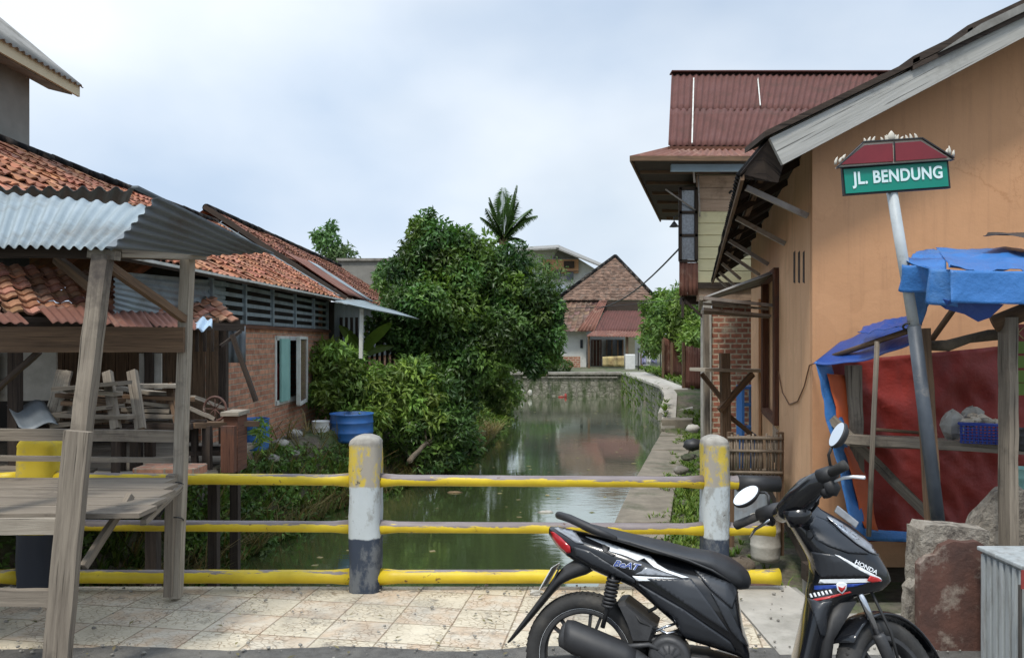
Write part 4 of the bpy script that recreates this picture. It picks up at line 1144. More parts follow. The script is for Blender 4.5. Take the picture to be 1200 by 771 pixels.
part('roof_underside', 'wood_dark', bh, lambda m: m.poly([(-3.40, 6.5, 2.33), (-3.40, 15.5, 2.40), (-6.0, 15.5, 3.86), (-6.0, 6.5, 3.82)], (0, 0, -.03)))
part('ridge', 'tile_brown', bh, lambda m: [m.tube([V((-6.0, 6.4 + i * .4, 3.93 + .0035 * i + RND.uniform(-.008, .008))), V((-6.0, 6.4 + i * .4 + .43, 3.94 + .0035 * i))], [.072, .064], 10) for i in range(23)])
part('gutter', 'white_paint', bh, lambda m: m.beam((-3.36, 6.4, 2.335), (-3.36, 15.6, 2.425), .035, .028, 8, .003))
part('valley_flashing', 'zinc', bh, lambda m: m.beam(V((-3.5, 15.62, 2.52)), V((-6.05, 15.62, 4.07)), .22, .015, 6, .002))
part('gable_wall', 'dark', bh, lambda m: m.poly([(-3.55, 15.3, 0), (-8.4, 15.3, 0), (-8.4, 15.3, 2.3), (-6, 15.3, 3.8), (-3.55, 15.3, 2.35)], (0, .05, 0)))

# --- second brick house beyond with brown tiles
b2 = thing('brown_tiled_house', 'long house with brown clay tile roof and a pale metal strip next to the tree', 'house', (-5, 21, .1))
def roof2(m):
    O = V((-3.5, 15.75, 2.50)); E = V((-3.5, 27.6, 2.5)); T0 = V((-6.25, 15.75, 4.30))
    m.tiles(O, E - O, T0 - O, .22, .25, .022)
part('roof', 'tile_brown', b2, roof2)
part('roof_back', 'tile_brown', b2, lambda m: m.tiles(V((-6.25, 15.75, 4.30)), V((0, 11.85, 0)), V((-2.5, 0, -1.6)), .4, .5, .03))
part('ridge', 'tile_brown', b2, lambda m: [m.tube([V((-6.25, 15.7 + i * .45, 4.33 + RND.uniform(-.01, .01))), V((-6.25, 15.7 + i * .45 + .48, 4.34))], [.085, .075], 10) for i in range(27)])
part('gable_board', 'wood_dark', b2, lambda m: (m.beam((-3.4, 15.72, 2.47), (-6.3, 15.72, 4.36), .05, .10, 6, .003)))
part('roof_strip', 'rust', b2, lambda m: m.corr((-3.42, 16.0, 2.57), (-3.42, 18.0, 2.57), (-4.8, 18.0, 3.48), (-4.8, 16.0, 3.48), .09, .012, 6), solid=.003)
part('roof_strip', 'zinc', b2, lambda m: m.corr((-3.42, 18.0, 2.58), (-3.42, 18.9, 2.58), (-4.8, 18.9, 3.49), (-4.8, 18.0, 3.49), .09, .012, 6), solid=.003)
part('wall', 'brick', b2, lambda m: m.span(-8, -3.75, 16.0, 27.4, -.3, 2.42))
part('wall_panel', 'zinc_dull_shaded', b2, lambda m: m.span(-3.74, -3.70, 16.0, 27.4, 1.2, 2.42))
part('canopy', 'zinc', b2, lambda m: m.corr(P(386, 351, 15.0), P(407, 357, 13.5), P(491, 374, 14.4), P(428, 353, 16.4), .09, .012, 6), solid=.003)
part('canopy_post', 'white_paint', b2, lambda m: m.beam(P(423, 420, 13.9), P(424, 362, 13.9), .065, .07, up=V((0, 1, 0))))
part('slat_wall', 'wood_dark', b2, lambda m: [m.beam(P(x, 430, 16.5), P(x, 372, 16.5), .06, .02, up=V((0, 1, 0))) for x in range(388, 470, 6)])
# concrete gable box behind second roof
cb_ = thing('concrete_building', 'plain grey concrete block showing behind the brown tile roof', 'building', P(425, 400, 30))
part('wall', 'render_grey', cb_, lambda m: m.span(P(396, 0, 30).x, P(470, 0, 30).x, 30, 36, 0, P(0, 306, 30).z))
part('parapet', 'concrete', cb_, lambda m: m.span(P(394, 0, 29.9).x, P(472, 0, 29.9).x, 29.9, 36.1, P(0, 306, 30).z + .003, P(0, 303, 30).z))

# ---- vegetation, left
def hit(px, py, d0=5.05):
    d = d0
    while d < 60:
        p = P(px, py, d); g_ = max(ground_z(p.x, p.y), WZ)
        if p.z <= g_: return V((p.x, p.y, g_))
        d += .03
    return P(px, py, d0)

LV = lambda px, py, d: tuple(P(px, py, d))
def far(bl, k): return [((c[0] * k, c[1] * k, 1.6 + (c[2] - 1.6) * k), tuple(x * k for x in r)) for c, r in bl]
tree('jackfruit_tree', 'large dark green tree with dense glossy crown leaning over the canal', LV(520, 500, 17.2),
     [((-1.75, 17.2, 3.15), (.72, 1.0, .95)), ((-1.95, 17, 3.7), (.38, .6, .6)), ((-2.45, 17, 2.8), (.5, .9, .75)), ((-1.15, 17.2, 3.1), (.85, 1.0, .9)), ((-.4, 17.4, 2.8), (.85, 1.0, .95)),
      ((.22, 17.5, 2.4), (.85, .9, .85)), ((.72, 17.5, 2.0), (.52, .8, .65)), ((-1.5, 16.6, 2.3), (1.15, 1.0, .95)), ((-.3, 16.8, 1.65), (.95, .9, .85)), ((-1.4, 16.6, 1.2), (.8, .8, .7)), ((.45, 17.2, 1.4), (.6, .7, .55)),
      ((-1.2, 16.5, .45), (.6, .6, .55)), ((-1.95, 17.0, 4.2), (.22, .3, .28)), ((-1.1, 17, 3.7), (.4, .5, .36)), ((-2.2, 16.7, 1.9), (.8, .8, .8))],
     60000, .145, .066, 'leaf_dark', .16, bright=(.5, 1.6), up=.6, hue=.2)
tree('ambarella_shrub', 'bright green leafy shrub in front of the brick house beside the blue tub', LV(420, 500, 14.0),
     far([((-2.75, 11.9, 1.25), (.40, .5, .30)), ((-2.30, 11.9, 1.0), (.50, .5, .32)), ((-2.75, 11.8, .75), (.42, .5, .32)), ((-1.95, 11.9, .75), (.5, .5, .30)), ((-1.6, 12.2, 1.05), (.35, .5, .28)), ((-2.2, 11.7, .48), (.45, .4, .22)), ((-1.45, 12.2, .55), (.45, .5, .35))], 1.18),
     9500, .16, .055, 'leaf_bright', .05, shell=.8, cat='shrub', bright=(.5, 1.3))
tree('low_shrub', 'dark bush growing on the bank below the large tree', LV(480, 540, 13),
     [((-1.55, 14.6, .55), (.55, .6, .5)), ((-1.15, 14.6, .0), (.5, .6, .45)), ((-1.8, 14.2, -.1), (.4, .5, .5)), ((-.95, 14.9, -.4), (.45, .5, .4)), ((-1.45, 14.1, -.45), (.45, .4, .3))], 4600, .15, .055, 'leaf_dark', .05, cat='shrub', bright=(.5, 1.5), shell=.95)
tree('canal_tree', 'green tree mostly hidden directly behind the large jackfruit tree', (-1.3, 25.5, .1), [(LV(560, 325, 25.5), (1.2, 1.0, 1.2)), (LV(600, 345, 25.5), (.95, 1.0, 1.1)), (LV(565, 375, 25.5), (1.3, 1.0, 1.0)), (LV(605, 392, 25.5), (.85, 1.0, .8)), (LV(530, 350, 25.5), (1.0, 1.0, 1.2)), (LV(560, 430, 25.5), (1.3, 1.0, .8))], 9000, .24, .11, 'leaf_mid', .12, shell=.7)
# undergrowth along the bank
u = MB()
def tuft(mb, p, h, k, spread=.5, w_=.012, tint=(.6, 1.3)):
    for _ in range(k):
        a = RND.uniform(0, 2 * PI); l = h * RND.uniform(.5, 1.2); d0 = V((math.cos(a), math.sin(a), 0))
        s_ = V((-d0.y, d0.x, 0)) * w_
        q = RND.uniform(*tint); t_ = (q * RND.uniform(.9, 1.3), q, q * .8)
        p0 = p + d0 * RND.uniform(0, .03); p1 = p0 + d0 * l * spread * .4 + V((0, 0, l * .6)); p2 = p0 + d0 * l * spread + V((0, 0, l * .85))
        mb.add([p0 - s_, p0 + s_, p1 + s_ * .8, p1 - s_ * .8, p2], [(0, 1, 2, 3), (3, 2, 4)], t=t_)
for _ in range(1500):
    y_ = RND.uniform(5.3, 30); L_ = interp(y_, LT); x_ = L_ + .08 - abs(RND.gauss(0, .75))
    z_ = ground_z(x_, y_)
    if z_ < WZ - .1 or x_ > L_ + .1: z_ = WZ - .05
    if 8.0 < y_ < 13.8 and 400 + (CAMZ - z_) * F / y_ < 548: continue
    tuft(u, V((x_, y_, z_)), RND.uniform(.12, .34), 9, .7, .010 + .0007 * y_)
struct(u, 'bank_weeds', 'leaf_mid', 'stuff')
u = MB()
for _ in range(330):
    y_ = RND.uniform(5.4, 27); L_ = interp(y_, LT); x_ = L_ + .12 - abs(RND.gauss(0, .7))
    z_ = max(ground_z(x_, y_), WZ) + .06
    if 7.6 < y_ < 13.8 and 400 + (CAMZ - z_) * F / y_ < 562: continue
    r = RND.uniform(.12, .26)
    blob_leaves(u, [((x_, y_, z_), (r, r, r * .7))], 46, .09 + .002 * y_, .05, (.6, 1.4), .9)
for _ in range(420):
    c_ = hit(RND.uniform(205, 408), RND.uniform(548, 655))
    if c_.z <= WZ + .01: continue
    r = RND.uniform(.06, .15); blob_leaves(u, [((c_.x, c_.y, c_.z + .04), (r, r, r * .6))], 30, .075, .04, (.7, 1.9), .95)
for _ in range(150):
    c_ = hit(RND.uniform(300, 470), RND.uniform(524, 550))
    r = RND.uniform(.04, .09); blob_leaves(u, [((c_.x, c_.y, c_.z + .02), (r * 1.6, r * 1.6, r * .5))], 22, .07, .035, (.7, 1.7), .95)
for _ in range(26):
    c_ = P(RND.uniform(572, 604), RND.uniform(446, 474), RND.uniform(25, 29)); blob_leaves(u, [((c_.x, c_.y, c_.z), (.35, .4, .28))], 90, .2, .09, (.6, 1.3), .9)
struct(u, 'bank_creepers', 'leaf_mid', 'stuff')
u = MB()
for _ in range(800):
    y_ = RND.uniform(6.0, 22); L_ = interp(y_, LT); x_ = L_ + .15 - abs(RND.gauss(0, .35))
    z_ = max(ground_z(x_, y_), WZ - .02)
    tuft(u, V((x_, y_, z_ + .05)), RND.uniform(.2, .5), 6, 1.2, .008, (.6, 1.5))
struct(u, 'dry_stems', 'leaf_dry', 'stuff')
# right bank grass and far grass
u = MB()
for _ in range(1500):
    y_ = RND.uniform(5.3, 21); R_ = interp(y_, RT)
    x_ = R_ + .68 + (abs(RND.gauss(0, .4)) if RND.random() < .85 else RND.uniform(-.3, 0))
    if noise.noise(V((x_ * 1.2, y_ * .5, 3))) < -.12 : continue
    tuft(u, V((x_, y_, ground_z(x_, y_))), RND.uniform(.05, .16), 10, .7, .009, (.7, 1.4))
for _ in range(800):
    x_, y_ = RND.uniform(5.0, 9), RND.uniform(24, 43)
    if x_ < 5.7 + (y_ - 24.5) * .07: continue
    tuft(u, V((x_, y_, .09)), RND.uniform(.1, .25), 8, .7, .03, (.7, 1.3))
for _ in range(260):
    y_ = RND.uniform(20, 36); tuft(u, V((interp(y_, RT) - .0, y_, RND.uniform(-1.0, .1))), RND.uniform(.1, .25), 6, 1.2, .02, (.5, 1.1))
struct(u, 'grass', 'grass', 'stuff')

# scum and small leaves on the water
u = MB()
for _ in range(170):
    y_ = RND.uniform(7, 29); x_ = RND.uniform(interp(y_, LT) + .1, interp(y_, RT) - .1)
    if noise.noise(V((x_ * .8, y_ * .35, 8))) < .0 and RND.random() < .7: continue
    a_ = RND.uniform(0, 6.28); r_ = RND.uniform(.012, .045)
    u.add([V((x_ + r_ * math.cos(a_ + k * PI / 2) * (1 if k % 2 else 1.6), y_ + r_ * math.sin(a_ + k * PI / 2), WZ + .006)) for k in range(4)], [(0, 1, 2, 3)], t=RND.uniform(.8, 2.2))
struct(u, 'floating_leaves', 'leaf_dry', 'stuff')

# banana plant
bp = thing('banana_plant', 'young banana plant with broad split leaves beside the white canopy post', 'plant', LV(422, 470, 15.4))
part('stem', 'leaf_bright', bp, lambda m: m.tube([P(422, 480, 15.4), P(424, 440, 15.4), P(426, 412, 15.4)], [.07, .055, .03], 8, t=1.0))
def bleaf(m, pts, wd, t_):
    k = len(pts)
    for i in range(k - 1):
        a, b = pts[i], pts[i + 1]; fa, fb = i / (k - 1), (i + 1) / (k - 1)
        wa, wb = wd * math.sin(PI * (fa * .93 + .05)) ** .6, wd * math.sin(PI * (fb * .93 + .05)) ** .6
        d_ = (b - a).normalized(); s_ = d_.cross(V((0, 1, .3))).normalized()
        for sg in (-1, 1):
            m.add([a, b, b + s_ * sg * wb + V((0, -.03, -.03)), a + s_ * sg * wa + V((0, -.03, -.03))], [(0, 1, 2, 3)], t=t_ * (1.0 if sg > 0 else .85), sm=True)
for pts, wd, t_ in (([P(426, 412, 15.4), P(434, 398, 15.2), P(446, 387, 15.0), P(459, 377, 14.9)], .11, 1.5), ([P(425, 412, 15.4), P(418, 402, 15.3), P(409, 391, 15.2), P(398, 380, 15.2)], .12, 1.0), ([P(425, 415, 15.5), P(440, 408, 15.6), P(462, 404, 15.8)], .08, .8), ([P(424, 418, 15.4), P(405, 415, 15.5), P(388, 420, 15.5)], .08, .8)):
    kk = []
    for i in range(9):
        f = i / 8 * (len(pts) - 1); j = min(int(f), len(pts) - 2); kk.append(pts[j].lerp(pts[j + 1], f - j))
    part('leaf', 'leaf_bright', bp, lambda m: bleaf(m, kk, wd, t_))
# potted plant in the drum
t = thing('bamboo_plant', 'small upright yellow green plant growing before the blue drum', 'plant', LV(302, 524, 8.6))
part('leaves', 'leaf_bright', t, lambda m: blob_leaves(m, [(LV(306, 506, 8.6), (.07, .08, .18))], 110, .12, .025, (.7, 1.5), .9, .4))
# distant trees left
tree('far_tree', 'feathery green tree rising above the brown tile roof', LV(386, 400, 34), [(LV(383, 282, 34), (.55, .6, .6)), (LV(398, 297, 34), (.75, .6, .45)), (LV(372, 277, 34), (.25, .4, .25)), (LV(388, 266, 34), (.25, .3, .25))], 1500, .24, .10, 'leaf_far', .08, shell=.9)
# palm
pa = thing('coconut_palm', 'coconut palm with upright fronds behind the large tree', 'palm tree', LV(590, 400, 38))
part('trunk', 'bark', pa, lambda m: m.tube([P(592, 430, 38), P(590, 350, 38), P(592, 300, 38), P(590, 282, 38)], [.2, .16, .14, .16], 10))
part('leaf_sheath', 'thatch', pa, lambda m: m.ball(P(590, 284, 38), .3, 10, sc=(.8, .8, 1.3), jit=.1))
def frond(m, base, az, el, L, curl, tt):
    pts = []; d_ = V((math.sin(az) * math.cos(el), math.cos(az) * math.cos(el) * .8, math.sin(el))); p = V(base)
    n = 16
    for i in range(n + 1):
        pts.append(p.copy()); p += d_ * L / n; d_ = (d_ + V((0, 0, -curl / n))).normalized()
    m.tube(pts, [.03 * (1 - i / (n + 3)) for i in range(n + 1)], 4, t=tt * 1.2)
    for i in range(1, n * 3):
        f = i / (n * 3) * n; j = min(int(f), n - 1); q = pts[j].lerp(pts[j + 1], f - j); dd = (pts[j + 1] - pts[j]).normalized()
        s_ = dd.cross(V((0, 0, 1))); s_ = s_.normalized() if s_.length > .01 else V((1, 0, 0))
        ll = .85 * math.sin(PI * min(1, (f / n) * .85 + .12)) ** .7 * L / 3.2
        for sg in (-1, 1):
            leaf(m, q, (s_ * sg + dd * .7 + V((0, 0, -.35))), V((0, 0, 1)), ll * RND.uniform(.8, 1.1), .10, tt * RND.uniform(.7, 1.2), .35)
for i, (az, el, L, curl) in enumerate([(0.1, 1.5, 2.7, .3), (1.4, 1.42, 2.7, .4), (-1.5, 1.44, 2.6, .4), (1.5, 1.28, 2.4, .6), (-1.6, 1.3, 2.3, .6), (.4, 1.35, 2.6, .5), (3.2, 1.3, 2.6, .5), (1.8, 1.1, 2.1, 1.1), (-1.7, 1.12, 2.0, 1.1), (2.4, 1.1, 2.2, 1.0), (-2.2, 1.2, 2.3, .9), (1.3, .7, 1.4, 1.9), (-1.3, .6, 1.3, 2.0), (1.6, -.2, 1.4, 1.2), (-1.5, -.5, 1.3, 1.0)]):
    az += RND.uniform(-.25, .25); el += RND.uniform(-.10, .04); L *= RND.uniform(.8, 1.12); curl *= RND.uniform(.7, 1.8)
    part('frond', 'leaf_far', pa, lambda m: frond(m, P(590, 284, 38), az, el, L, curl, [1.0, .75, .6][i % 3]))

# rubbish / small things on the left bank

def rock(px, py, d, r, lab, mt_='concrete', cat='stone', name='stone', group=None, sc=(1, 1, .6)):
    c = hit(px, py); r = r * c.y / d * .8; m = MB(); m.ball(c + V((0, 0, r * .25)), r, 10, sc=sc, jit=.16); single(m, name, mt_, lab, cat, group)
rock(425, 524, 11.0, .20, 'rounded white cement sack on the bank under the blue tub', 'sack', 'sack', 'cement_sack', sc=(1.2, .8, .5))
rock(330, 522, 9.3, .11, 'pale rubble lump between the blue drum and the pail', 'sack', 'rubble', 'rubble', 'rubble on the left bank')
rock(345, 512, 9.9, .14, 'whitish crumpled bag leaning by the house wall', 'sack', 'bag', 'plastic_bag')
rock(318, 543, 7.8, .10, 'grey stone in the weeds below the house', group='stones on the left bank')
rock(255, 536, 7.0, .14, 'light grey lump right of the plank pile', 'sack', 'rubble', 'rubble', 'rubble on the left bank')
rock(225, 527, 6.8, .10, 'brown clod in front of the dark bench', 'rust_plain', 'rubble', 'rubble', 'rubble on the left bank')
rock(252, 658, 5.9, .055, 'small faded red bag lying at the water edge behind the lowest rail', 'red_dull', 'bag', 'plastic_bag')
rock(345, 535, 8.6, .09, 'small pale stone on the slope above the canal', group='stones on the left bank')
rock(120, 684, 5.35, .07, 'white rubbish heap at the foot of the bank behind the stall', 'sack', 'rubbish', 'rubbish')
m = MB(); m.box(P(200, 554, 6.25), (.5, .26, .12)); single(m, 'brick_stack', 'brick', 'low stack of bricks lying on the shed floor behind the stall post', 'bricks', bevel=.01)
for i, (px, py, d, lab) in enumerate([(483, 478, 24, 'small white rubbish bag at the water edge left of the far wall'), (612, 458, 35.8, 'white bag caught at the foot of the far stone wall'), (621, 460, 35.7, 'dark bag floating next to the white one')]):
    m = MB(); c = P(px, py, d); m.ball((c.x, c.y, max(c.z, WZ + .06)), .11, 8, sc=(1, .7, 1.2), jit=.2); single(m, 'plastic_bag', 'sack' if 'white' in lab else 'black_cloth', lab, 'bag')
m = MB(); m.ball((2.5, 35.8, WZ + .07), .08, 8, sc=(.8, .8, 1.4), jit=.1); m.ball((2.3, 35.8, WZ + .02), .10, 8, sc=(1.6, .8, .4), jit=.1); single(m, 'floating_rubbish', 'red_dull', 'red and white scraps floating in the far water', 'rubbish')
# floating leaves on water
for i, (px, py, lab) in enumerate([(532, 577, 'brown palm husk floating on the dark water just below the top rail'), (324 + 218, 543, 'small pale scrap floating near the bank under the tree'), (640, 600, 'thin leaf floating under the middle rail')]):
    dd = (CAMZ - WZ) * F / (py - HORIZ); c = P(px, py, dd)
    m = MB(); m.ball((c.x, c.y, WZ + .005), .10, 8, sc=(1.3, .5, .22), jit=.25); single(m, 'floating_debris', 'thatch' if i == 0 else 'sack', lab, 'debris')

# ================================================================== FAR HOUSES
ph = thing('hip_roof_house', 'white house with steep brown hip roof and maroon porch at the end of the canal', 'house', (5, 47, .1))
part('wall', 'white_wall', ph, lambda m: (m.poly([P(655, 433, 46), P(687, 433, 46), P(687, 386, 46), P(655, 386, 46)], (0, .2, 0)), m.poly([P(687, 433, 49), P(762, 433, 49), P(762, 350, 49), P(687, 350, 49)], (0, .2, 0)), m.poly([P(655, 433, 46.2), P(655, 386, 46.2), P(650, 386, 53), P(650, 433, 53)], (.1, 0, 0))))
part('wall', 'cream', ph, lambda m: m.poly([P(733, 432, 47.2), P(744, 432, 47.2), P(744, 392, 47.2), P(733, 392, 47.2)], (0, .2, 0)))
A = P(721, 300, 51)
def hip(m):
    l, r, bl, br = P(651, 352, 47), P(771, 352, 47), P(664, 352, 56), P(760, 352, 56)
    K = 30
    def tri(a, b, c, tw):
        for j in range(K):
            f0, f1 = j / K, (j + 1) / K + .01
            p0, p1 = a.lerp(c, f0), b.lerp(c, f0); q0, q1 = a.lerp(c, f1), b.lerp(c, f1)
            k = max(1, int((p1 - p0).length / .2))
            for i in range(k):
                g_ = RND.choice([.8, 1, 1.15, .65, 1.4]) * RND.uniform(.9, 1.1)
                z = V((0, -.02, .03))
                m.add([p0.lerp(p1, i / k) + z, p0.lerp(p1, (i + 1) / k) + z * RND.uniform(.6, 1.5), q0.lerp(q1, (i + 1) / k), q0.lerp(q1, i / k)], [(0, 1, 2, 3)], t=(g_, g_ * .98, g_ * .95))
    tri(l, r, A, .3); tri(r, br, A, .3); tri(bl, l, A, .3); tri(br, bl, A, .3)
part('roof', 'tile_grey', ph, hip)
part('ridge', 'tile_grey', ph, lambda m: [m.tube([a, A], .13, 6) for a in (P(651, 352, 47), P(771, 352, 47))])
part('front_roof', 'tile_grey', ph, lambda m: m.tiles(P(649, 389, 45.3), P(697, 388, 45.3) - P(649, 389, 45.3), P(660, 350, 47.4) - P(649, 389, 45.3), .3, .3, .035))
part('front_roof_edge', 'rust', ph, lambda m: m.corr(P(676, 388, 45.1), P(697, 388, 45.1), P(712, 352, 46.8), P(703, 352, 46.8), .15, .02, 4), solid=.01)
part('dormer_wall', 'wood_dark', ph, lambda m: m.poly([P(704, 366, 46.7), P(768, 366, 46.7), P(768, 353, 46.7), P(704, 353, 46.7)], (0, .1, 0)))
part('porch_roof', 'maroon', ph, lambda m: m.corr(P(697, 389, 44.6), P(753, 388, 44.6), P(759, 364, 46.6), P(709, 364, 46.6), .16, .02, 6), solid=.01)
part('porch_eave', 'rust', ph, lambda m: m.corr(P(687, 394, 43.6), P(753, 395, 43.6), P(757, 387.5, 44.7), P(696, 387.5, 44.7), .16, .02, 4), solid=.01)
for x_ in (690, 735, 752): part('post', 'wood_brown', ph, lambda m: m.beam(P(x_, 432, 44), P(x_, 392, 44), .12, .12, up=V((0, 1, 0))))
dr = part('door', 'wood_red', ph, lambda m: m.poly([P(693, 431, 48.8), P(705, 431, 48.8), P(705, 398, 48.8), P(693, 398, 48.8)], (0, .1, 0)))
part('door_strips', 'wood_pale', dr, lambda m: [m.beam(P(x, 430, 48.7), P(x, 399, 48.7), .05, .03) for x in (695, 699, 703)])
wq = part('window', 'glass', ph, lambda m: m.poly([P(711, 422, 48.8), P(730, 422, 48.8), P(730, 398, 48.8), P(711, 398, 48.8)], (0, .1, 0)))
part('frame', 'wood_brown', wq, lambda m: [m.beam(P(x, 422, 48.7), P(x, 398, 48.7), .08, .06) for x in (711, 717, 724, 730)])
part('window', 'glass', ph, lambda m: m.poly([P(680, 408, 45.9), P(683, 408, 45.9), P(683, 398, 45.9), P(680, 398, 45.9)], (0, .05, 0)))
single(MB().grid(P(706, 429, 43), P(731, 430, 43), P(731, 417, 43), P(706, 418, 43), 14, 4, lambda x, y, u, v: .12 * math.sin(u * 14)), 'cloth_sheet', 'cloth_yellow', 'faded yellow cloth hung in front of the white house porch', 'cloth', solid=.01)
m = MB(); m.box(P(738, 425, 43), (.55, .5, .95)); single(m, 'white_drum', 'white_plastic', 'white box standing to the right of the yellow cloth', 'box', bevel=.05)
ll_ = thing('laundry_line', 'blue and white laundry drying on a line by the grass', 'laundry', P(760, 432, 38))
part('line', 'cable', ll_, lambda m: (m.tube([P(748, 410, 38), P(774, 411, 38)], .012, 4), m.beam(P(748, 434, 38), P(748, 408, 38), .05, .05), m.beam(P(774, 434, 38), P(774, 408, 38), .05, .05)))
for i, (x0, x1, c_) in enumerate(((752, 757, 'cloth_lilac'), (758, 763, 'white_plastic'), (763, 770, 'cloth_lilac'))):
    part('garment', c_, ll_, lambda m: m.grid(P(x0, 427 - i, 38), P(x1, 427, 38), P(x1, 411, 38), P(x0, 411, 38), 8, 4, lambda x, y, u, v: .05 * math.sin(u * 9 + i)), solid=.01)
m = MB(); m.span(P(652, 0, 44).x, P(680, 0, 44).x, 43.9, 44.0, .1, .75); single(m, 'brick_wall', 'brick_far', 'low dark brick wall before the white house gable', 'wall')
# distant two-storey house
dh = thing('two_storey_house', 'distant pale two storey house with grey gable and orange balcony', 'house', P(655, 420, 72))
part('wall', 'white_wall', dh, lambda m: m.poly([P(608, 420, 72), P(702, 420, 72), P(702, 318, 72), P(658, 291, 72), P(608, 294, 72)], (0, 4, 0)))
part('gable', 'render_grey', dh, lambda m: m.poly([P(648, 303, 71.9), P(686, 303, 71.9), P(655, 291.5, 71.9)], (0, .1, 0)))
part('balcony', 'plaster_orange', dh, lambda m: m.poly([P(636, 320, 71.6), P(678, 320, 71.6), P(678, 304, 71.6), P(636, 304, 71.6)], (0, .2, 0)))
part('roof', 'asbestos', dh, lambda m: (m.poly([P(652, 290, 70), P(706, 312, 70), P(706, 309, 76), P(654, 287, 76)], (0, 0, -.15)), m.poly([P(604, 293, 70), P(655, 290, 70), P(655, 287, 76), P(604, 290, 76)], (0, 0, -.15))))
for x0, x1, y0, y1, c_ in ((648, 657, 316, 327, 'glass'), (661, 673, 306, 314, 'wood_dark'), (664, 672, 318, 328, 'glass'), (639, 645, 308, 316, 'wood_dark'), (686, 694, 322, 334, 'glass'), (622, 630, 320, 330, 'glass')):
    part('window', c_, dh, lambda m: m.poly([P(x0, y1, 71.4), P(x1, y1, 71.4), P(x1, y0, 71.4), P(x0, y0, 71.4)], (0, .3, 0)))
part('railing', 'wood_brown', dh, lambda m: m.beam(P(636, 318, 71.3), P(678, 318, 71.3), .1, .1))
sh2 = thing('green_roof_shed', 'small dark green roofed shed low between the tree and the hip roof house', 'shed', P(650, 430, 55))
part('wall', 'render_grey', sh2, lambda m: m.poly([P(612, 430, 56), P(668, 430, 56), P(668, 345, 56), P(612, 345, 56)], (0, 2, 0)))
part('roof', 'zinc_dull_shaded', sh2, lambda m: m.corr(P(606, 350, 54), P(668, 346, 54), P(662, 334, 58), P(612, 338, 58), .3, .03, 3), solid=.02)
# background trees
tree('garden_tree', 'light green garden trees beside the hip roof, left of the timber house', LV(785, 430, 33), [(LV(788, 385, 33), (1.0, 1.0, 1.1)), (LV(806, 372, 32), (.8, 1, 1.2)), (LV(770, 366, 35), (.75, 1, .8)), (LV(797, 352, 33), (.55, .7, .6)), (LV(762, 395, 34), (.6, .8, .8)), (LV(776, 350, 35), (.4, .5, .5)), (LV(812, 400, 31), (.7, .8, .8))], 9000, .26, .10, 'leaf_mid', .12, shell=.7, bright=(.8, 1.9))
tree('garden_tree', 'pale feathery tree between the large dark tree and the hip roof', LV(645, 430, 50), [(LV(640, 322, 50), (1.5, 1.2, 1.2)), (LV(655, 345, 50), (1.6, 1.2, 1.2)), (LV(625, 345, 50), (1.2, 1.2, 1.5)), (LV(672, 362, 50), (1.0, 1, .5)), (LV(620, 310, 50), (1.1, 1, .8))], 1500, .38, .09, 'leaf_far', .1, shell=.95, bright=(.6, 1.4), droop=.6)
tree('hedge_shrub', 'dark shrub at the water end between the large tree and the white wall', LV(640, 440, 36), [(LV(628, 422, 39.5), (1.3, .8, .55)), (LV(655, 428, 39.5), (.7, .8, .3))], 1500, .2, .09, 'leaf_dark', .06, cat='shrub')
# a distant belt so the horizon is closed
bb = MB()
for i in range(60):
    a = -62 + i * 2.2; d_ = 115 + RND.uniform(-14, 14)
    blob_leaves(bb, [((a, d_, 2.6), (3.2, 3, RND.uniform(2.2, 3.8)))], 150, 1.3, .8, (.7, 1.2), .7)
struct(bb, 'distant_trees', 'leaf_far', 'stuff')

# rusty sheet fences on the right bank
for i, (x0, x1, y0, y1, d_, lab) in enumerate(((777, 799, 401, 441, 32, 'rusty sheet fence panel with a torn top, farther of the two by the path'), (801, 826, 405, 455, 24.6, 'rusty brown sheet fence panel beside the grey column of the timber house'))):
    t = thing('sheet_fence', lab, 'fence', P(x0, y1, d_))
    part('panel', 'rust', t, lambda m: m.corr(P(x0, y1, d_), P(x1, y1, d_ + (.8 if i == 0 else -.6)), P(x1, y0 + 4, d_ + (.8 if i == 0 else -.6)), P(x0, y0 - (6 if i == 0 else 0), d_), .10, .014, 5), solid=.004)
    part('post', 'wood_brown', t, lambda m: (m.beam(P(x0, y1 + 2, d_ - .06), P(x0, y0 - 4, d_ - .06), .09, .09, 4, .004, up=V((0, 1, 0))), m.beam(P(x0 + 10, y1, d_ - .06), P(x0 + 10, y0, d_ - .06), .09, .06, 4, .004, up=V((0, 1, 0)))))
# ================================================================== TIMBER HOUSE (two storeys, maroon roof)
TD = 17.5
th_ = thing('timber_house', 'two storey house with yellow board upper floor, brick base and maroon sheet roof', 'house', (5.5, TD, -.6))
def q_(m, x0, y0, x1, y1, d, dep=.1): m.poly([P(x0, y1, d), P(x1, y1, d), P(x1, y0, d), P(x0, y0, d)], (0, dep, 0))
part('ground_wall', 'brick_far', th_, lambda m: q_(m, 834, 366, 905, 530, TD + .02, .2))
part('column', 'concrete_light', th_, lambda m: q_(m, 824, 352, 834, 530, TD - .06, .25), bevel=.01)
part('upper_wall', 'siding_pink', th_, lambda m: [q_(m, 817, y, 900, y + 13.6, TD - .02 + .0 * y, .1) for y in (206, 220, 234)], bevel=.008)
part('upper_wall', 'siding', th_, lambda m: [q_(m, 817, y, 900, y + 13.5, TD - .02, .1) for y in (248, 262, 276, 290, 304, 318)], bevel=.012)
def skew(m, x0, y0, y1, z0, z1): m.poly([(x0, y0, z0), (9.5, y0, z0), (9.5, y1, z0), (x0 + .32 * (y1 - y0), y1, z0)], (0, 0, z1 - z0))
part('upper_body', 'siding', th_, lambda m: skew(m, 4.3, TD + .09, 24, 2.9, 5.9))
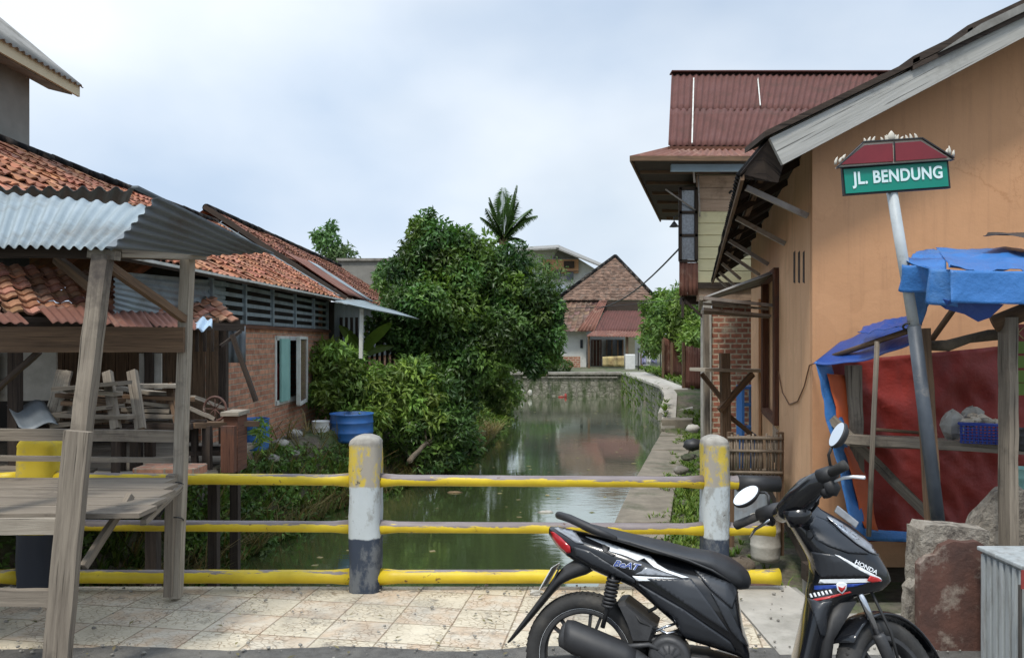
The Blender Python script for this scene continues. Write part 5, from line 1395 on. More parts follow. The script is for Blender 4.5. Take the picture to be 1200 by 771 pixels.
part('lower_body', 'brick_far', th_, lambda m: skew(m, 4.62, TD + .25, 24, -.6, 2.88))
part('gable_strip', 'cream', th_, lambda m: q_(m, 817, 170, 900, 205, TD + .05, .08))
part('floor_beam', 'wood_dark', th_, lambda m: (q_(m, 800, 331, 900, 338, TD - .08, .3), q_(m, 822, 352, 900, 357, TD - .05, .2), m.poly([(3.9, TD, 2.8), (4.4, TD, 2.8), (5.6, 22, 2.8), (5.1, 22, 2.8)], (0, 0, .1))))
part('beam', 'siding_pink', th_, lambda m: q_(m, 817, 338, 900, 353, TD + .0, .1))
by = part('bay_panel', 'rust', th_, lambda m: m.corr(P(796, 346, TD - .1), P(818, 346, TD - .1), P(818, 308, TD - .1), P(796, 308, TD - .1), .09, .012, 3), solid=.01)
part('bay_side', 'rust', th_, lambda m: m.poly([P(796, 346, TD - .08), P(796, 222, TD - .08), V((4.75, 21, 5.05)), V((4.75, 21, 2.65))], (.05, 0, 0)))
wi = part('window', 'wood_dark', th_, lambda m: ([m.beam(P(x, 306, TD - .1), P(x, 220, TD - .1), .07, .06, up=V((0, 1, 0))) for x in (797, 816)], [m.beam(P(796, y, TD - .1), P(817, y, TD - .1), .06, .06) for y in (221, 249, 276, 306)]))
part('pane', 'lamp_clear', wi, lambda m: m.poly([P(798, 304, TD - .07), P(815, 304, TD - .07), P(815, 223, TD - .07), P(798, 223, TD - .07)], (0, .02, 0)))
part('curtain', 'white_wall', wi, lambda m: q_(m, 800, 251, 814, 303, TD - .06 + .001, .01))
part('under_bay', 'wood_dark', th_, lambda m: (m.beam(P(800, 350, TD), P(800, 372, TD), .05, .05, up=V((0, 1, 0))), m.beam(P(800, 350, TD), P(824, 372, TD), .05, .05), q_(m, 802, 347, 822, 356, TD + .3, .5)))
part('main_roof', 'maroon', th_, lambda m: (m.corr(P(783, 171, 17.1), P(1020, 171, 17.1), P(1045, 128, 18.3), P(785, 128, 18.3), .15, .022, 6), m.corr(P(785, 130, 18.27), P(1045, 130, 18.27), P(1060, 86, 19.8), P(787, 86, 19.8), .15, .022, 6)), solid=.006)
part('roof_back', 'maroon', th_, lambda m: m.poly([P(787, 86, 19.8), P(1060, 86, 19.8), V((9.5, 23, 5.9)), V((4.9, 23, 5.9))], (0, 0, -.02)))
part('ridge_cap', 'maroon', th_, lambda m: m.beam(P(786, 85.5, 19.8), P(1060, 85.5, 19.8), .3, .03, 8, .004))
parts('verge_trim', 'white_paint', th_, (lambda m: m.beam(P(811, 168, 17.08), P(812, 130, 18.15), .03, .03), lambda m: m.beam(P(812, 130, 18.15), P(813, 92, 19.55), .03, .03), lambda m: m.beam(P(891, 124, 18.35), P(888, 92, 19.55), .025, .03)))
part('roof_gable', 'wood_dark', th_, lambda m: m.poly([P(786, 172, 17.2), V((4.75, 22.6, 5.95)), P(789, 90, 19.8)], (.06, 0, 0)))
part('eave_board', 'wood_red', th_, lambda m: m.beam(P(783, 174, 17.12), P(900, 174, 17.12), .05, .08, 4, .003))
part('eave_shadow_board', 'wood_dark', th_, lambda m: q_(m, 789, 176, 818, 186, 17.9, .1))
part('canopy', 'rust', th_, lambda m: (m.corr(P(739, 184, 16.1), P(900, 184, 16.1), V((5.3, 17.5, 6.02)), V((3.6, 17.5, 6.02)), .15, .022, 5), m.corr(P(739, 184, 16.1), P(774, 257, 24.5), V((4.6, 24.5, 6.1)), V((3.6, 17.5, 6.02)), .15, .022, 5)), solid=.006)
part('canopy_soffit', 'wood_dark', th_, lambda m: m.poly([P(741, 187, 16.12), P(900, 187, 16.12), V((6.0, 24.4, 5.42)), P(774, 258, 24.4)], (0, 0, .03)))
parts('canopy_rafter', 'wood_brown', th_, [lambda m, y=y: m.beam(V((2.55 + .29 * (y - 16.1), y, 5.40 - .0 * y)), V((4.6 + .05 * (y - 16), y, 5.40)), .06, .09) for y in (17.2, 18.4, 19.7, 21, 22.4, 23.8)])
part('fascia', 'wood_brown', th_, lambda m: (m.beam(P(739, 186, 16.08), P(900, 186, 16.08), .04, .10, 6, .003), m.beam(P(739, 186, 16.08), P(774, 258, 24.5), .04, .12, 6, .003)))
part('gutter', 'lightblue', th_, lambda m: m.beam(P(786, 197, 16.6), P(905, 197, 16.6), .12, .15), bevel=.01)
part('strut', 'steel_angle', th_, lambda m: (m.tube([P(780, 222, 17.2), P(817, 248, 17.4)], .018, 6), m.beam(P(812, 190, 16.7), P(814, 214, 16.9), .04, .04), m.tube([P(818, 200, 17.3), P(820, 254, 17.3)], .02, 6)))
lm = thing('wall_lamp', 'small black lamp hanging under the canopy of the timber house', 'lamp', P(790, 265, 17.3))
part('shade', 'black_matt', lm, lambda m: m.lathe([(.02, .12), (.05, .08), (.11, 0), (.10, 0)], P(790, 266, 17.3), n=14))
part('stem', 'black_matt', lm, lambda m: m.tube([P(790, 262, 17.3), P(790, 254, 17.3), P(797, 252, 17.35)], .012, 6))
single(MB().tube([P(700, 362, 45) .lerp(P(857, 224, 17.35), f) - V((0, 0, 1.2 * math.sin(PI * f) * .5)) for f in [i / 14 for i in range(15)]], .028, 6), 'power_cable', 'cable', 'black cable slanting from the timber house to the far hip roof', 'cable')
single(MB().tube([P(560, 352, 40).lerp(P(822, 348, 19), f) - V((0, 0, .35 * math.sin(PI * f))) for f in [i / 12 for i in range(13)]], .008, 5), 'power_cable', 'cable', 'thin level wire crossing behind the large tree to the timber house', 'cable')

# ================================================================== ORANGE HOUSE
def XWL(D): return 2.464 + .236 * (D - 6.3)
def WD(px): return .977 / ((px - 600) / F - .236)
def W(px, py, off=0.0):
    D = WD(px); p = P(px, py, D); return V((p.x - off, p.y, p.z))
oh = thing('orange_house', 'orange plastered house with grey timber fascia and dark eaves over the canal path', 'house', (2.464, 6.3, -.25))
RL = lambda x: 3.173 + (x - 1.997) * .4815
DE = 13.0
part('front_wall', 'plaster_orange', oh, lambda m: m.poly([(2.464, 6.3, -.25), (7.0, 6.3, -.25), (7.0, 6.3, RL(6.4) - .2), (6.4, 6.3, RL(6.4) - .1), (2.464, 6.3, RL(2.464) - .10)], (.03, .12, 0)))
def side(m):
    y0, y1 = 6.425, DE
    wy0, wy1, z0, z1 = 8.75, 10.3, .66, 2.42
    def seg(a, b, c, e): m.poly([(XWL(a), a, c), (XWL(b), b, c), (XWL(b), b, e), (XWL(a), a, e)], (.12, 0, 0))
    seg(y0, wy0, -.25, 3.05); seg(wy1, y1, -.25, 3.05); seg(wy0, wy1, -.25, z0); seg(wy0, wy1, z1, 3.05)
part('side_wall', 'plaster_pale', oh, side)
part('side_wall_top', 'plaster_pale', oh, lambda m: m.poly([(XWL(6.425) + .004, 6.425, 3.05), (XWL(DE) + .004, DE, 3.05), (XWL(DE) + .004, DE, 3.28), (XWL(6.425) + .004, 6.425, 3.28)], (.11, 0, 0)))
part('back_wall', 'plaster_pale', oh, lambda m: m.poly([(XWL(DE), DE, -.25), (8, DE, -.25), (8, DE, 4.6), (XWL(DE), DE, 3.0)], (.0, -.12, 0)))
part('floor_beam', 'wood_dark', oh, lambda m: (m.beam((2.45, 6.45, -.33), (6, 6.45, -.33), .12, .14, 6, .004), m.beam((XWL(6.5) + .07, 6.5, -.33), (XWL(12.9) + .07, 12.9, -.33), .12, .14, 6, .004)))
for (a, b) in ((2.6, 6.55), (3.9, 6.55), (5.2, 6.55), (XWL(9) + .1, 9), (XWL(12) + .1, 12), (4.6, 9), (5.2, 12)):
    part('stilt', 'concrete', oh, lambda m: m.span(a - .09, a + .09, b - .09, b + .09, -.9, -.41))
part('vent_slot', 'wood_dark', oh, lambda m: [m.poly([W(x, 331, .003), W(x + 2.0, 332, .003), W(x + 2.0, 294, .003), W(x, 296, .003)], (.02, 0, 0)) for x in (930, 935.5, 941)])
wn = part('window', 'wood_red', oh, lambda m: [m.beam((XWL(y) - .02, y, .66), (XWL(y) - .02, y, 2.42), .08, .07, up=V((0, 1, 0))) for y in (8.78, 10.27)] + [m.beam((XWL(8.75) - .02, 8.75, z), (XWL(10.3) - .02, 10.3, z), .08, .08) for z in (.68, 2.40)])
part('shutter', 'plaster_pale', wn, lambda m: m.poly([(XWL(8.8) + .04, 8.8, .7), (XWL(10.25) + .04, 10.25, .7), (XWL(10.25) + .04, 10.25, 2.38), (XWL(8.8) + .04, 8.8, 2.38)], (.03, 0, 0)))
part('wall_panel', 'plaster_pale', oh, lambda m: m.poly([(XWL(10.9) - .05, 10.9, .25), (XWL(11.6) - .10, 11.6, .25), (XWL(11.6) - .10, 11.6, 2.2), (XWL(10.9) - .05, 10.9, 2.2)], (.04, 0, 0)))
sk = (.236, 1.0)
def rp(x, y, z, dy): return V((x + .236 * dy, y + dy, z))
e0 = V((1.997, 5.93, 3.173)); r0 = V((6.4, 5.93, RL(6.4)))
DL = 11.0
part('roof', 'asbestos', oh, lambda m: m.corr(e0 + V((0, 0, .03)), rp(*e0, DL) + V((0, 0, .03)), rp(*r0, DL) + V((0, 0, .03)), r0 + V((0, 0, .03)), .14, .02, 8), solid=.006)
part('roof_back', 'asbestos', oh, lambda m: m.poly([r0, rp(*r0, DL), rp(*r0, DL) + V((4, 0, -1.9)), r0 + V((4, 0, -1.9))], (0, 0, -.02)))
ev0 = P(866, 205, 6.0)
def skirt(m):
    a = V((ev0.x, 6.0, ev0.z)); b = rp(ev0.x, 6.0, ev0.z, 10.9); b.z = ev0.z; b.x = ev0.x + .24 * 10.9
    c = rp(*e0, 10.9); d_ = e0 + V((.0, .05, 0))
    m.corr(a, b, c + V((0, 0, .0)), d_, .14, .02, 5)
part('eave_skirt', 'tile_brown', oh, lambda m: skirt(m), solid=.012)
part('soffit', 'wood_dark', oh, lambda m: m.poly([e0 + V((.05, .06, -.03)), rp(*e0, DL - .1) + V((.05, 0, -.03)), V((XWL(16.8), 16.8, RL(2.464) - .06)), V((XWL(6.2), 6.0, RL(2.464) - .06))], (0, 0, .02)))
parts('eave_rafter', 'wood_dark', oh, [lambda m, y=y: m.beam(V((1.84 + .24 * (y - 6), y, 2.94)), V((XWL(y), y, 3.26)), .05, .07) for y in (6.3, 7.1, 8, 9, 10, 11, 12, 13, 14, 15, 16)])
part('eave_board', 'wood_brown', oh, lambda m: (m.beam(V((1.80, 6.0, 2.88)), V((1.80 + .24 * 10.9, 16.9, 2.88)), .03, .05, 10, .004), m.beam(V((2.1, 6.3, 3.08)), V((2.1 + .24 * 10.3, 16.6, 3.08)), .05, .05, 6, .004)))
for D_ in (6.5, 8.1, 9.9, 11.2):
    part('eave_strut', 'steel_angle', oh, lambda m: m.beam(V((1.86 + .24 * (D_ - 6), D_, 2.90)), V((XWL(D_) - .01, D_, 2.90 - .24 - .02 * D_ + .13)), .035, .045))
for D_ in (12.6, 14.2, 15.6):
    part('eave_strut', 'steel_angle', oh, lambda m: m.beam(V((1.86 + .24 * (D_ - 6), D_, 2.88)), V((XWL(D_) - .2, D_, 2.62)), .035, .045))
# fascia boards
def fas(m):
    a = P(902, 162, 5.88); b = P(1330, -44, 5.88); c_ = P(1330, -25, 5.88); d_ = P(917.5, 193, 5.88)
    m.add([a, b, c_, d_, a + V((0, .04, 0)), b + V((0, .04, 0)), c_ + V((0, .04, 0)), d_ + V((0, .04, 0))], [(0, 1, 2, 3), (7, 6, 5, 4), (0, 4, 5, 1), (3, 2, 6, 7), (0, 3, 7, 4)],
          [[(0, 0), (2.8, 0), (2.8, .2), (0.1, .2)], [(0, 0)] * 4, [(0, 0)] * 4, [(0, 0)] * 4, [(0, 0)] * 4])
MT['fascia'] = wood('silver grey fascia timber', (0.47, 0.46, 0.43), (0.33, 0.325, 0.30), (0.22, 0.21, 0.19))
part('fascia', 'fascia', oh, fas)
def roofedge(m):
    for (x0, y0, x1, y1, h_) in ((896, 154, 1078, 66, 7), (1070, 66, 1140, 32, 9), (1134, 30, 1330, -62, 9), (1070, 76, 1330, -48, 6)):
        m.poly([P(x0, y0 + h_, 5.85), P(x1, y1 + h_, 5.85), P(x1, y1, 5.85), P(x0, y0, 5.85)], (.0, .5, .0))
part('roof_edge', 'wood_dark', oh, roofedge)
part('roof_edge_cap', 'asbestos', oh, lambda m: m.poly([P(1100, 62, 5.83), P(1330, -49, 5.83), P(1330, -58, 5.83), P(1150, 28, 5.83)], (0, .02, 0)))
part('gable_board', 'wood_dark', oh, lambda m: m.poly([P(868, 203, 5.98), P(902, 162, 5.92), P(918, 194, 5.95), P(912, 214, 6.0), P(905, 178, 6.2), P(874, 210, 6.05)], (0, .02, 0)))
# window awning
aw = thing('window_awning', 'grey metal framed awning over the tall side window of the orange house', 'awning', W(905, 340))
part('sheet', 'asbestos', aw, lambda m: m.corr(P(824, 349, 8.6), P(822, 352, 10.6), W(893, 335), W(912, 318), .076, .008, 4), solid=.003)
parts('arm', 'steel_angle', aw, (lambda m: m.beam(P(822, 351, 8.6), W(908, 318), .03, .03), lambda m: m.beam(P(822, 353, 10.4), W(896, 333), .03, .03)))
parts('arm', 'steel_angle', aw, (lambda m: m.beam(P(822, 349, 8.6), P(906, 358, 8.9), .035, .035), lambda m: m.beam(P(824, 362, 8.7), P(903, 370, 9.2), .03, .03), lambda m: m.beam(P(824, 356, 9.6), P(900, 362, 9.7), .03, .03)))
part('edge_bar', 'wood_grey', aw, lambda m: (m.beam(P(822, 349, 8.5), P(820, 362, 10.7), .04, .05), m.beam(P(823, 366, 8.8), P(901, 371, 9.2), .05, .04)))
single(MB().tube([W(909, 395, .01), W(912, 430, .01), W(918, 460, .01), W(926, 474, .01), W(936, 470, .01), W(944, 452, .01), W(950, 428, .01), P(958, 424, 5.9)], .006, 5), 'loose_wire', 'cable_orange', 'thin brown wire looping down the orange side wall', 'wire')

# ---- things along the path
tp = thing('timber_trestle', 'braced timber bracket carrying a pale plank beside the brick ground wall', 'trestle', P(850, 560, 10.6))
part('post', 'wood_brown', tp, lambda m: B(m, (852, 590, 10.6), (849, 414, 10.6), .12, .12, 8, .006, up=V((0, 1, 0))))
part('post', 'wood_grey', tp, lambda m: B(m, (829, 580, 11.0), (827, 362, 11.0), .075, .09, 8, .005, up=V((0, 1, 0))))
part('plank', 'wood_pale', tp, lambda m: B(m, (817, 433, 10.5), (888, 434, 10.9), .35, .045, 6, .005))
part('brace', 'wood_brown', tp, lambda m: B(m, (822, 438, 10.6), (848, 470, 10.6), .05, .06))
part('brace', 'wood_brown', tp, lambda m: B(m, (882, 438, 10.7), (843, 481, 10.5), .05, .08))
part('brace', 'wood_brown', tp, lambda m: B(m, (846, 480, 10.7), (884, 512, 10.7), .05, .06))
bc = thing('blue_cupboard', 'narrow blue open shelf standing against the wall behind the trestle', 'shelf', P(876, 530, 12.2))
for x_ in (871, 886): part('side', 'blue_paint', bc, lambda m: q_(m, x_ - 1.5, 452, x_ + 1.5, 556, 11.9, .3))
for y_ in (453, 473, 500): part('shelf', 'blue_paint', bc, lambda m: q_(m, 872.8, y_, 884.2, y_ + 3, 11.92, .26))
# bamboo pen
pn = thing('bamboo_pen', 'grey split bamboo pen standing behind the second railing post', 'pen', P(884, 560, 7.9))
part('rail', 'bamboo', pn, lambda m: [m.tube([P(853, y, 7.85), P(917, y + 1, 7.6)], .016, 7) for y in (513, 528, 553)])
part('back_rail', 'bamboo', pn, lambda m: [m.tube([P(856, y, 8.6), P(912, y + 1, 8.4)], .016, 7) for y in (512, 550)])
for i in range(19):
    x_ = 855 + i * 3.35
    if i in (12,): continue
    part('slat', 'bamboo', pn, lambda m: m.tube([P(x_ + RND.uniform(-1, 1), 557, 7.86 - .013 * i), P(x_ + RND.uniform(-1.2, 1.2), 509 + RND.uniform(-2, 4), 7.86 - .013 * i)], .011, 6))
part('back_slats', 'bamboo', pn, lambda m: [m.tube([P(x + RND.uniform(-1, 1), 552, 8.5), P(x, 511, 8.5)], .010, 5) for x in range(857, 912, 6)])
part('side_slats', 'bamboo', pn, lambda m: [m.tube([V((P(916, 556, 7.6).x + .04 * i, 7.62 + .16 * i, .30)), V((P(916, 510, 7.6).x + .04 * i, 7.62 + .16 * i, .68))], .012, 5) for i in range(6)])
part('floor', 'wood_dark', pn, lambda m: m.poly([P(853, 558, 7.86), P(917, 559, 7.6), P(912, 552, 8.5), P(856, 551, 8.6)], (0, 0, -.03)))
for (x_, d_) in ((856, 7.9), (914, 7.65)): part('leg', 'wood_brown', pn, lambda m: m.beam(P(x_, 640 if x_ < 900 else 650, d_), P(x_, 506, d_), .06, .06, 4, .004, up=V((0, 1, 0))))
m = MB(); m.grid(P(852, 617, 9.3), P(898, 619, 9.1), P(900, 575, 9.6), P(850, 574, 9.9), 14, 10, lambda x, y, u, v: .03 * noise.noise(V((u * 5, v * 5, 1)))); single(m, 'fallen_sheet', 'zinc_dull_shaded', 'grey metal sheet sloping down below the bamboo pen', 'metal sheet', solid=.006)
t, b, r, h = drum(897, 604, 655, 7.6, 34, 'sack', 'stained_pail', 'stained cream pail under the handlebar behind the lowest rail', 'pail')
for i, (px, py, d, r_, mt_, lab, cat) in enumerate([(812, 512, 15.0, .17, 'black_cloth', 'black rubbish bag slumped at the house side of the path', 'bag'), (812, 502, 15.3, .12, 'sack', 'small white bag resting on top of the black rubbish bag', 'bag'), (806, 526, 13.8, .10, 'stone', 'dark stone at the right edge of the path', 'stone'),
     (798, 540, 12.9, .11, 'concrete', 'flat grey stone beside the path below the dark one', 'stone'), (806, 556, 11.8, .10, 'stone', 'mossy stone close to the railing post foot of the path', 'stone'), (880, 668, 5.6, .15, 'rust_plain', 'brown clod behind the right end of the lowest rail', 'clod'), (868, 640, 6.0, .10, 'soil', 'dark clod above the brown one behind the rail end', 'clod'), (905, 690, 5.3, .12, 'soil', 'dark lump in the shade at the right end of the deck', 'clod')]):
    m = MB(); c = P(px, py, d); gz = ground_z(c.x, c.y); z_ = c.z if mt_ == 'sack' else max(gz + r_ * .35, c.z - .15); m.ball((c.x, c.y, z_), r_, 10, sc=(1.2, 1, .7), jit=.15)
    single(m, {'bag': 'rubbish_bag', 'stone': 'stone', 'clod': 'earth_clod'}[cat], mt_, lab, cat)
m = MB()
for i in range(26):
    y_ = RND.uniform(7, 16); x_ = interp(y_, RT) + .72 + RND.uniform(0, .35); m.ball((x_, y_, ground_z(x_, y_) + .01), RND.uniform(.05, .12), 7, sc=(1.2, 1, .5), jit=.2)
struct(m, 'path_rubble', 'stone', 'stuff')

# ================================================================== TARPAULIN STALL
ts = thing('food_stall', 'small timber food stall with blue tarpaulin roof and red tarpaulin walls', 'stall', (2.9, 5.2, 0))
def wrk(s, a=.03, q=0.): return lambda x, y, u, v: a * (.8 - 2.2 * abs(noise.noise(V((x * s + q, y * s * .7, q))))) * .8 + a * .45 * (.5 - 2 * abs(noise.noise(V((x * s * 2.6 + y * 2, y * s * 1.8, q + 2)))))
part('back_tarp', 'fabric_red', ts, lambda m: m.grid(P(1008, 634, 5.95), P(1290, 636, 5.9), P(1290, 395, 5.9), P(960, 425, 5.95), 70, 40, wrk(2.5, .05)), solid=.002)
part('side_tarp', 'fabric_orange', ts, lambda m: m.grid(P(1010, 618, 5.66), P(1030, 622, 5.74), P(988, 440, 5.84), P(968, 438, 5.80), 4, 18, wrk(3, .03)), solid=.002)
part('tarp_hem', 'fabric_blue', ts, lambda m: (m.grid(P(998, 628, 5.6), P(1014, 628, 5.66), P(972, 426, 5.86), P(953, 424, 5.8), 6, 26, wrk(4, .03, 3)), m.grid(P(1000, 633, 5.85), P(1120, 636, 5.8), P(1120, 627, 5.82), P(1000, 618, 5.85), 16, 3, wrk(4, .02, 5))), solid=.002)
def lowroof(m):
    m.grid(P(953, 426, 5.8), P(1066, 402, 4.9), P(1066, 374, 5.2), P(985, 400, 6.05), 24, 10, lambda x, y, u, v: .045 * noise.noise(V((x * 3, y * 3, 1))) - .05 * math.sin(PI * u) * (1 - v))
    m.grid(P(1006, 392, 5.3), P(1064, 384, 4.75), P(1066, 370, 4.95), P(1012, 384, 5.6), 32, 12, wrk(4, .022, 8))
part('lower_roof_tarp', 'fabric_blue_dark', ts, lowroof, solid=.003)
def toproof(m):
    # top sheet, front band, corner drape and hanging tongue
    m.grid(P(1113, 317, 4.0), P(1310, 320, 4.0), P(1310, 293, 5.6), P(1096, 293, 5.6), 50, 30, wrk(2.5, .035, 4))
    m.grid(P(1058, 309, 4.35), P(1113, 317, 4.0), P(1098, 293, 5.6), P(1075, 298, 5.6), 20, 24, wrk(3, .03, 6))
part('top_tarp', 'fabric_blue', ts, toproof, solid=.003)
part('front_band', 'fabric_blue', ts, lambda m: m.grid(P(1113, 355, 3.97), P(1310, 360, 3.97), P(1310, 320, 3.985), P(1113, 317, 3.985), 60, 12, wrk(3, .014, 9)), solid=.003)
part('corner_drape', 'fabric_blue', ts, lambda m: (m.grid(P(1058, 336, 4.4), P(1113, 362, 4.0), P(1113, 317, 3.99), P(1058, 309, 4.35), 18, 10, lambda x, y, u, v: .05 * math.sin(u * 11) * (1 - v * .7) + .015 * noise.noise(V((x * 9, y * 9, 0)))),
     m.grid(P(1070, 384, 4.9), P(1082, 380, 4.7), P(1096, 340, 4.3), P(1060, 334, 4.42), 8, 10, wrk(5, .03, 2))), solid=.003)
part('hanging_tongue', 'fabric_blue_dark', ts, lambda m: m.add([P(1085, 345, 4.15), P(1112, 352, 4.02), P(1130, 368, 4.05), P(1146, 377, 4.08), P(1160, 372, 4.06), P(1176, 357, 4.02), P(1130, 352, 4.0), P(1108, 362, 4.06)], [(0, 1, 7), (1, 6, 2, 7), (6, 3, 2), (6, 5, 4, 3)]), solid=.004)
part('black_sheet', 'black_cloth', ts, lambda m: m.grid(P(1150, 293, 5.0), P(1310, 300, 4.6), P(1310, 288, 5.6), P(1165, 288, 5.6), 16, 6, lambda x, y, u, v: .09 + .03 * noise.noise(V((x * 4, y * 4, 0)))), solid=.003)
part('post', 'wood_grey', ts, lambda m: m.beam(P(1182, 700, 4.35), P(1181, 372, 4.35), .05, .105, 12, .006, up=V((0, 1, 0))))
part('post', 'wood_grey', ts, lambda m: m.beam(P(1003, 560, 5.8), P(1000, 428, 5.8), .105, .06, 8, .005, up=V((0, 1, 0))))
part('post', 'wood_brown', ts, lambda m: m.beam(P(1094, 612, 4.5), P(1080, 385, 4.5), .07, .07, 10, .005, up=V((0, 1, 0))))
part('post', 'wood_dark', ts, lambda m: m.beam(P(1260, 700, 4.3), P(1260, 350, 4.3), .1, .09, 6, .005, up=V((0, 1, 0))))
part('pole', 'wood_grey', ts, lambda m: m.tube([P(1018, 628, 5.1), P(1023, 510, 5.1), P(1028, 400, 5.12)], .017, 8))
part('crossbar', 'bark', ts, lambda m: m.tube([P(1086, 405, 4.55), P(1110, 405, 4.5), P(1135, 397, 4.5), P(1158, 393, 4.5), P(1185, 391, 4.45)], [.028, .034, .026, .034, .03], 9))
part('brace', 'wood_grey', ts, lambda m: m.beam(P(974, 490, 5.75), P(1094, 610, 5.5), .05, .07, 8, .005))
parts('roof_pole', 'wood_brown', ts, (lambda m: m.tube([P(1164, 380, 4.4), P(1290, 330, 4.2)], .05, 9), lambda m: m.tube([P(1092, 398, 5.2), P(1125, 352, 4.9)], .02, 7), lambda m: m.tube([P(1064, 388, 4.9), P(975, 418, 5.85)], .02, 7)))
part('shelf', 'wood_grey', ts, lambda m: (m.beam(P(986, 515, 5.5), P(1300, 528, 5.2), .45, .035, 12, .006), m.beam(P(986, 514, 5.25), P(1300, 533, 4.95), .05, .06, 12, .006)))
part('rod', 'wood_brown', ts, lambda m: m.tube([P(1024, 503, 5.4), P(1092, 508, 5.4)], .013, 6))
part('rope_tie', 'cable', ts, lambda m: m.tube([P(1066 + 8 * math.cos(a), 383 + 4 * math.sin(a), 4.4 + .06 * math.sin(a)) for a in [i * .5 for i in range(26)]], .006, 5))
bk = thing('blue_basket', 'blue plastic basket of paper packets on the stall shelf', 'basket', P(1146, 520, 5.2))
def bask(m):
    a, b, c_, d_ = P(1126, 519, 5.05), P(1172, 521, 5.0), P(1172, 519, 5.4), P(1128, 518, 5.4)
    for k in range(6):
        z = V((0, 0, .02 + k * .02)); e = 1 + k * .012
        pts = [a + z, b + z, c_ + z, d_ + z]; ctr = sum(pts, V()) / 4
        pts = [ctr + (p - ctr) * e for p in pts]
        for i in range(4): m.beam(pts[i], pts[(i + 1) % 4], .006, .008)
    for i in range(4):
        p, q = [a, b, c_, d_][i], [a, b, c_, d_][(i + 1) % 4]
        for k in range(9): r_ = p.lerp(q, k / 9); m.beam(r_, r_ + V((0, 0, .13)), .007, .006, up=V((0, 1, 0)))
    m.poly([a, b, c_, d_], (0, 0, .005))
part('body', 'basket_blue', bk, bask)
part('rim', 'basket_blue', bk, lambda m: m.tube([P(1124, 496, 5.05), P(1174, 498, 5.0), P(1174, 498, 5.42), P(1126, 497, 5.42), P(1124, 496, 5.05)], .010, 6))
for i, (px, py) in enumerate(((1134, 494), (1143, 492), (1150, 489), (1158, 493), (1166, 494), (1140, 488))):
    m = MB(); m.ball(P(px, py, 5.2 + .02 * i), .03, 7, sc=(1.4, .9, .8), jit=.25); single(m, 'paper_packet', 'paper', 'crumpled paper packet heaped in the blue basket', 'packet', 'paper packets in the blue basket', smooth=False)
m = MB(); m.ball(P(1116, 498, 5.3), .085, 12, sc=(1.0, .8, 1.2), jit=.12); m.ball(P(1140, 488, 5.38), .07, 12, sc=(1.2, .7, 1.0), jit=.14); single(m, 'plastic_bag', 'sack', 'clear greyish plastic bag of vegetables left of the blue basket', 'bag', smooth=False)
ps = thing('menu_poster', 'red poster with green pictures and yellow letters at the right side of the stall', 'poster', P(1210, 460, 5.0))
part('sheet', 'fabric_red', ps, lambda m: m.poly([P(1189, 461, 5.0), P(1250, 463, 5.0), P(1250, 378, 5.0), P(1189, 380, 5.0)], (0, .01, 0)))
part('picture', 'leaf_bright', ps, lambda m: [m.poly([P(1191, y + 14, 4.99), P(1206, y + 14, 4.99), P(1206, y, 4.99), P(1191, y, 4.99)], (0, .008, 0), t=1.0) for y in (400, 417, 434, 449)])
part('lettering', 'cloth_yellow', ps, lambda m: (m.beam(P(1192, 397, 4.985), P(1193, 384, 4.985), .01, .004), m.beam(P(1192, 391, 4.985), P(1199, 384, 4.985), .01, .004), m.beam(P(1193, 391, 4.985), P(1199, 397, 4.985), .01, .004)))
t, b, r, h = drum(1203, 548, 584, 4.7, 26, 'teal', 'teal_bucket', 'teal plastic bucket at the right edge under the stall shelf', 'bucket')
t, b, r, h = drum(1203, 502, 528, 4.9, 24, 'metal_dark', 'cooking_pot', 'dark cooking pot on the shelf right of the stall post', 'pot')
m = MB(); m.beam(P(1195, 592, 4.7), P(1290, 592, 4.6), .5, .03, 4, .004); m.beam(P(1240, 700, 4.6), P(1240, 592, 4.6), .06, .06); single(m, 'low_shelf', 'wood_dark', 'dark low plank shelf carrying the teal bucket', 'shelf')

# broken wall stub and pillar
m = MB()
def craggy(m, x0, x1, y0, y1, z0, z1, j, seed, n=7, topfn=None):
    # subdivided box with displaced skin
    def disp(p): return V((noise.noise(p * 5 + V((seed, 0, 0))), noise.noise(p * 5 + V((0, seed, 3))), noise.noise(p * 5 + V((7, 0, seed)))))* j + V((noise.noise(p * 17), noise.noise(p * 17 + V((4, 4, 4))), noise.noise(p * 17 + V((9, 1, 2))))) * j * .45
    faces = [((x0, y0, z0), (x1, y0, z0), (x1, y0, z1), (x0, y0, z1)), ((x1, y0, z0), (x1, y1, z0), (x1, y1, z1), (x1, y0, z1)), ((x1, y1, z0), (x0, y1, z0), (x0, y1, z1), (x1, y1, z1)), ((x0, y1, z0), (x0, y0, z0), (x0, y0, z1), (x0, y1, z1)), ((x0, y0, z1), (x1, y0, z1), (x1, y1, z1), (x0, y1, z1))]
    for f in faces:
        a, b, c_, d_ = [V(q) for q in f]
        def fn(x, y, u, v, a=a, b=b, c_=c_, d_=d_):
            p = a.lerp(b, u).lerp(d_.lerp(c_, u), v)
            r = disp(p)
            if topfn: r = r + V((0, 0, (p.z - z0) / (z1 - z0) * topfn(p)))
            return r
        m.grid(a, b, c_, d_, n * 3, n * 3, fn)
craggy(m, P(1148, 0, 4.5).x, P(1215, 0, 4.5).x, 4.55, 4.66, -.05, P(0, 575, 4.5).z, .035, 3, topfn=lambda p: -.25 * max(0, (P(1178, 0, 4.5).x - p.x) / .17))
single(m, 'broken_wall', 'crumbled', 'broken lump of old masonry wall behind the brown faced pillar', 'wall')
pl_ = thing('concrete_pillar', 'old concrete pillar with crumbling top and brown plate face', 'pillar', P(1118, 765, 3.95))
xa, xb = P(1077, 0, 4.0).x, P(1160, 0, 4.0).x
